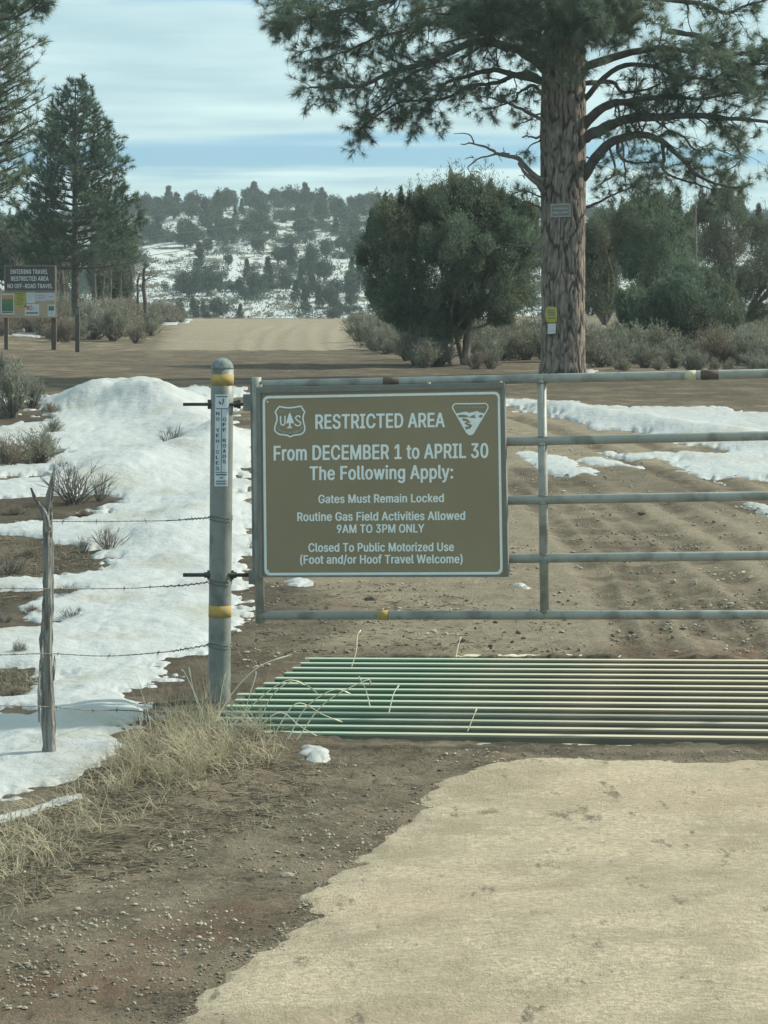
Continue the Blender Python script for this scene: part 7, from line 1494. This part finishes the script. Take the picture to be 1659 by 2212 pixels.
gbush('bare_bush', TW, 372, 973, 62, 70, 'dark fan of bare stems poking from the snow left of the sticker')
gbush('bare_bush', TW, 280, 1005, 40, 60, 'low bare stems in snow, left of the dark fan')
gbush('bare_bush', TW, 235, 1190, 66, 90, 'pale bare shrub in snow above the second wire strand')
gbush('bare_bush', TW, 180, 1190, 46, 40, 'small dark shrub at the edge of the bare soil behind the post')
gbush('bare_bush', TW, 140, 1290, 42, 60, 'small bare shrub crossing the second wire right of the wooden post')
gbush('bare_bush', TW, 155, 1338, 44, 66, 'small bare shrub in the snow just right of the wooden post below the second wire')
gbush('sagebrush', SG, 42, 1425, 52, 34, 'tiny green-grey sage sprig at the left edge near the third wire')
gbush('bare_bush', TW, 545, 1190, 40, 24, 'little bare sprig between the steel post and the gate')
gbush('bare_bush', TW, 20, 1240, 50, 100, 'low bare brush on the soil at the left edge under the top wire')
for u, v, h_, w_, lib_ in ((-40, 1215, 30, 60, TW), (60, 1200, 26, 60, BRM), (110, 1238, 26, 50, TW), (70, 1325, 26, 44, BRM), (10, 1345, 30, 60, TW), (30, 1500, 26, 60, BRM), (70, 1480, 22, 40, TW), (30, 1110, 26, 60, BRM), (95, 1120, 24, 50, TW), (240, 1088, 22, 50, TW), (10, 900, 50, 60, TW), (110, 895, 34, 40, BRM),
                         (180, 1112, 20, 40, BRM), (150, 1205, 20, 40, TW), (60, 1295, 22, 40, TW), (-20, 1480, 30, 50, TW), (130, 1020, 34, 60, TW), (110, 940, 44, 50, SG)):
    o_ = gbush('dead_brush', lib_, u, v, h_, w_, 'low dead brush on the bare soil patches left, between the snow'); o_['group'] = 'low dead brush on the left bare soil'

# ---------------------------------------------------------------- dry grass
def blades(n, region, hmin, hmax, lean=.5, wid=.0035, seg=5, fn=None, jit=1.0):
    q = inpoly(n, region); g = unproj(q[:, 0], q[:, 1]); g[:, 2] = T(g[:, 0], g[:, 1]) - .01
    h = RNG.uniform(hmin, hmax, n)
    if fn is not None: h = h * fn(g)
    a = RNG.uniform(0, 2 * math.pi, n); l = np.abs(RNG.normal(size=n)) * lean * jit + .1
    d = np.stack([np.cos(a), np.sin(a), np.zeros(n)], -1)
    side = np.stack([-np.sin(a), np.cos(a), np.zeros(n)], -1); rot = RNG.uniform(-1.2, 1.2, n)
    V = []
    cur = RNG.normal(size=(n, 3)) * .12
    for k in range(seg + 1):
        t = k / seg
        p = g + d * (h * l * t ** 1.8)[:, None] * 1.1 + np.array([0, 0, 1.]) * (h * (t - .38 * np.clip(l, 0, 1.7) * t ** 2.4))[:, None] + cur * (h * t * t)[:, None]
        w = wid * (1 - t * .85) * .5; s_ = side * w + d * (w * .5)
        V += [p - s_, p + s_]
    V = np.stack(V, 1); m = 2 * (seg + 1); base = (np.arange(n) * m)[:, None]
    Fq = np.concatenate([base + np.array([[2 * k, 2 * k + 1, 2 * k + 3, 2 * k + 2]]) for k in range(seg)])
    return V.reshape(-1, 3), Fq
mb = MB()
VERGE = [(300, 1560), (420, 1535), (500, 1560), (600, 1590), (640, 1620), (600, 1650), (500, 1690), (400, 1720), (300, 1780), (180, 1830), (60, 1880), (-80, 1930), (-80, 1800), (60, 1760), (150, 1700), (230, 1640)]
mb.add(*blades(1700, VERGE, .04, .15, 1.6, .0050))
CL = inpoly(42, [(320, 1560), (560, 1565), (600, 1620), (420, 1690), (300, 1740), (200, 1700)])
for cq in CL:
    rr = RNG.uniform(14, 34); reg = [(cq[0] + rr * math.cos(t), cq[1] + rr * .4 * math.sin(t)) for t in np.linspace(0, 6.28, 9)[:-1]]
    mb.add(*blades(int(RNG.uniform(18, 60)), reg, .07, .21, 1.1, .005))
mb.add(*blades(55, [(290, 1540), (600, 1540), (600, 1600), (290, 1640)], .22, .36, .35, .003))
mb.add(*blades(40, [(430, 1500), (500, 1500), (510, 1560), (420, 1560)], .15, .30, .25, .004))
mb.add(*blades(500, [(540, 1650), (760, 1640), (640, 1780), (340, 1850), (420, 1720)], .015, .06, 1.2))
mb.add(*blades(260, [(560, 1250), (700, 1260), (860, 1300), (900, 1400), (640, 1410), (520, 1480), (500, 1400)], .02, .06, 1.0))
mb.add(*blades(300, [(-60, 1850), (200, 1830), (100, 1960), (-60, 2010)], .04, .12, 1.0))
mb.add(*blades(700, [(-60, 1150), (200, 1185), (200, 1225), (100, 1250), (-60, 1260)], .015, .06, 1.0)); mb.add(*blades(500, [(-60, 1442), (90, 1450), (80, 1500), (-60, 1510)], .015, .06, 1.0))
g_ = build(mb, 'dry_grass', M['straw']); tag(g_, 'mat of dry straw-coloured grass around the foot of the steel post', 'grass', kind='stuff')
# long seed stalks arching over the guard
mb = MB()
for pts in ([(455, 1580), (500, 1500), (560, 1440), (632, 1413)], [(560, 1560), (590, 1500), (640, 1470), (690, 1500)], [(470, 1560), (478, 1500), (488, 1452)], [(455, 1600), (430, 1520), (400, 1455), (392, 1448)],
            [(520, 1570), (540, 1500), (552, 1462), (553, 1450)], [(760, 1440), (770, 1405), (772, 1375), (780, 1360)], [(620, 1600), (660, 1530), (720, 1490), (760, 1500)], [(440, 1560), (420, 1500), (408, 1440)],
            [(590, 1590), (640, 1520), (700, 1545), (740, 1560)], [(640, 1600), (700, 1520), (790, 1470), (800, 1480)], [(480, 1590), (560, 1510), (620, 1470), (660, 1480)], [(840, 1540), (850, 1500), (862, 1480)],
            [(800, 1530), (790, 1490), (775, 1460)], [(1010, 1580), (1020, 1555), (1030, 1530)], [(530, 1600), (600, 1540), (650, 1570), (700, 1600)], [(985, 1420), (990, 1395), (996, 1375)]):
    v0 = pts[0]; d = np.clip(unproj(np.array([v0[0]]), np.array([v0[1]]))[0][1], 11.9, 15)
    c = curve([P(a, b_, d + .05 * k) for k, (a, b_) in enumerate(pts)], 20)
    mb.add(*sweep(c, np.linspace(.0034, .0016, 20), 4, False)); mb.add(*sweep(c[-5:], [.001, .004, .005, .004, .001], 5, False))
x = build(mb, 'grass_stalk', M['stalk']); tag(x, 'long pale seed stalks arching over the left end of the cattle guard', 'grass', kind='stuff')

# twiggy litter
def sticks(n, reg, L, r, m, name, label):
    q = inpoly(n, reg); g = unproj(q[:, 0], q[:, 1]); z = T(g[:, 0], g[:, 1]); mb = MB()
    for k in range(n):
        a = RNG.uniform(0, 3.14); l = L * RNG.uniform(.4, 1.4); d = np.array([math.cos(a), math.sin(a), RNG.normal() * .12]); p = np.array([g[k, 0], g[k, 1], z[k] + .006])
        c = np.array([p - d * l / 2, p + RNG.normal(size=3) * l * .08 * [1, 1, .3], p + d * l / 2]); mb.add(*sweep(c, [r * .6, r, r * .4], 4, False))
    o = build(mb, name, m); return tag(o, label, 'litter', kind='stuff')
sticks(900, [(-60, 1760), (560, 1640), (700, 1660), (640, 1760), (300, 1880), (-60, 1990)], .07, .0025, M['litter'], 'plant_litter', 'scattered dead stems lying on the verge')
sticks(420, [(-60, 1150), (200, 1185), (210, 1225), (100, 1250), (-60, 1380), (-60, 1300)], .08, .003, M['litter'], 'plant_litter', 'scattered dead stems on the bare soil left')
sticks(300, [(500, 1260), (1000, 1260), (1100, 1400), (640, 1410), (510, 1460)], .06, .003, M['litter'], 'plant_litter', 'scattered dead stems on the soil behind the gate')

# ---------------------------------------------------------------- gravel
ICO_V = []; ph = (1 + 5 ** .5) / 2
for a in (-1, 1):
    for b_ in (-ph, ph): ICO_V += [(0, a, b_), (a, b_, 0), (b_, 0, a)]
ICO_V = unit(np.array(ICO_V, float))
from itertools import combinations
_d = min(np.linalg.norm(ICO_V[a] - ICO_V[b_]) for a, b_ in combinations(range(12), 2)) * 1.05
ICO_F = []
for a, b_, c in combinations(range(12), 3):
    if max(np.linalg.norm(ICO_V[a] - ICO_V[b_]), np.linalg.norm(ICO_V[b_] - ICO_V[c]), np.linalg.norm(ICO_V[a] - ICO_V[c])) < _d:
        nrm = np.cross(ICO_V[b_] - ICO_V[a], ICO_V[c] - ICO_V[a]); ICO_F.append((a, b_, c) if nrm @ ICO_V[a] > 0 else (a, c, b_))
ICO_F = np.array(ICO_F)
def pebbles(n, reg, s0, s1, m, name, label, clump=None, lift=.3):
    q = inpoly(n, reg)
    if clump is not None:
        g0 = unproj(q[:, 0], q[:, 1]); q = q[fbm(g0[:, 0], g0[:, 1], .35, 3, clump) > RNG.uniform(-.3, .35, n)]
    g = unproj(q[:, 0], q[:, 1]); g[:, 2] = T(g[:, 0], g[:, 1]); k = len(g)
    s = s0 * (s1 / s0) ** (RNG.random(k) ** 2.2)
    V = ICO_V[None] * (1 + RNG.normal(size=(k, 12, 1)) * .16) * s[:, None, None] * (RNG.uniform(.6, 1.25, (k, 1, 3)) * [1, 1, .65])
    V = V + (g + np.stack([0 * s, 0 * s, s * lift], -1))[:, None, :]
    Fq = (ICO_F[None] + (np.arange(k) * 12)[:, None, None]).reshape(-1, 3)
    o = build(MB().add(V.reshape(-1, 3), Fq), name, m); return tag(o, label, 'gravel', kind='stuff')
pebbles(3600, [(-80, 1900), (330, 1830), (640, 1660), (1090, 1610), (1100, 1640), (940, 1690), (760, 1880), (620, 2010), (340, 2220), (-80, 2260)], .0028, .011, M['stone'], 'gravel', 'pale grit scattered over the brown verge', 71)
pebbles(2400, [(560, 1255), (1170, 1260), (1659, 1345), (1750, 1420), (640, 1412), (520, 1480)], .005, .018, M['stone'], 'gravel', 'grit on the earth behind the gate', 72)
pebbles(1800, [(1050, 900), (1659, 1060), (1659, 1330), (1100, 1250)], .008, .022, M['stone'], 'gravel', 'grit on the track behind the rails', 73)
pebbles(700, [(-80, 1900), (640, 1660), (1090, 1620), (760, 1880), (340, 2220), (-80, 2260)], .004, .014, M['darkstone'], 'soil_clods', 'dark crumbs of earth on the verge', 74, .0)
pebbles(700, [(500, 1255), (1659, 1270), (1700, 1420), (640, 1412), (500, 1480)], .005, .018, M['darkstone'], 'soil_clods', 'dark crumbs of earth behind the gate', 75)
pebbles(700, [(400, 2200), (1000, 1700), (1100, 1650), (1659, 1650), (1740, 2260), (400, 2260)], .003, .009, M['darkstone'], 'soil_clods', 'dark crumbs on the pale road surface', 76, .9)
pebbles(2600, [(420, 2190), (1000, 1690), (1100, 1645), (1659, 1650), (1740, 2260), (400, 2260)], .002, .006, M['concrete'], 'gravel', 'fine pale grit on the road surface', 77, .9)
pebbles(2200, [(300, 2240), (430, 2130), (610, 1995), (730, 1870), (900, 1715), (1010, 1640), (1180, 1612), (1659, 1622), (1659, 1665), (1180, 1660), (1060, 1680), (900, 1800), (800, 1900), (700, 2010), (520, 2150), (400, 2260)], .0025, .008, M['stone'], 'gravel', 'loose grit along the crumbling edge of the pale road surface', None)
pebbles(900, [(300, 2240), (430, 2130), (610, 1995), (730, 1870), (900, 1715), (1010, 1640), (1180, 1612), (1659, 1622), (1659, 1690), (1180, 1690), (1100, 1720), (940, 1830), (840, 1930), (740, 2050), (560, 2190), (440, 2260)], .002, .006, M['darkstone'], 'soil_clods', 'crumbs of brown soil spread over the edge of the pale road surface', None, .7)
for k, (u, v, s, m, lab) in enumerate([(622, 1890, .020, 'stone', 'pale stone on the verge near the dark hollow'), (568, 1762, .022, 'darkstone', 'dark lump of earth on the verge below the grass'), (803, 1296, .035, 'darkstone', 'dark lump of earth lying behind the sign'),
                                       (1002, 1388, .03, 'darkstone', 'dark stone close to the far edge of the cattle guard'), (1388, 1108, .03, 'darkstone', 'small dark lump on the track between the rails')]):
    g = G(u, v); V = ICO_V * (1 + RNG.normal(size=(12, 1)) * .15) * s * [1.5, 1, .6]; z = gz(g[0], g[1])
    o = build(MB().add(V + [g[0], g[1], z + s * .2], ICO_F), 'stone', M[m], None, (g[0], g[1], z)); tag(o, lab, 'stone')

# ---------------------------------------------------------------- power cables crossing the valley
for k, (a, b_, c) in enumerate((((-80, 600), (480, 512), (1180, 424)), ((-80, 618), (480, 528), (1180, 436)), ((-80, 560), (600, 478), (1180, 404)))):
    cvs = curve([P(a[0], a[1], 150), P(b_[0], b_[1], 125), P(c[0], c[1], 100)], 30)
    o = build(MB().add(*sweep(cvs, .016, 5, False)), 'power_cable', M['cable']); tag(o, ['middle', 'lowest', 'topmost'][k] + ' of the thin power cables slanting across the hillside', 'cable', 'power cables across the hillside')

# ---------------------------------------------------------------- air
hz = bpy.data.materials.new('haze'); hz.use_nodes = True; nt = hz.node_tree
for n_ in list(nt.nodes):
    if n_.type == 'BSDF_PRINCIPLED': nt.nodes.remove(n_)
pv = nt.nodes.new('ShaderNodeVolumePrincipled'); pv.inputs['Color'].default_value = (.80, .93, .95, 1); pv.inputs['Density'].default_value = .0005
nt.links.new(pv.outputs[0], [n_ for n_ in nt.nodes if n_.type == 'OUTPUT_MATERIAL'][0].inputs['Volume'])
hb_ = build(MB().add(*boxpts((-1700, -120, -6), (3400, 0, 0), (0, 1800, 0), (0, 0, 60))), 'haze', hz); tag(hb_, kind='stuff')
for o in bpy.data.objects:
    if '_base' in o: del o['_base']
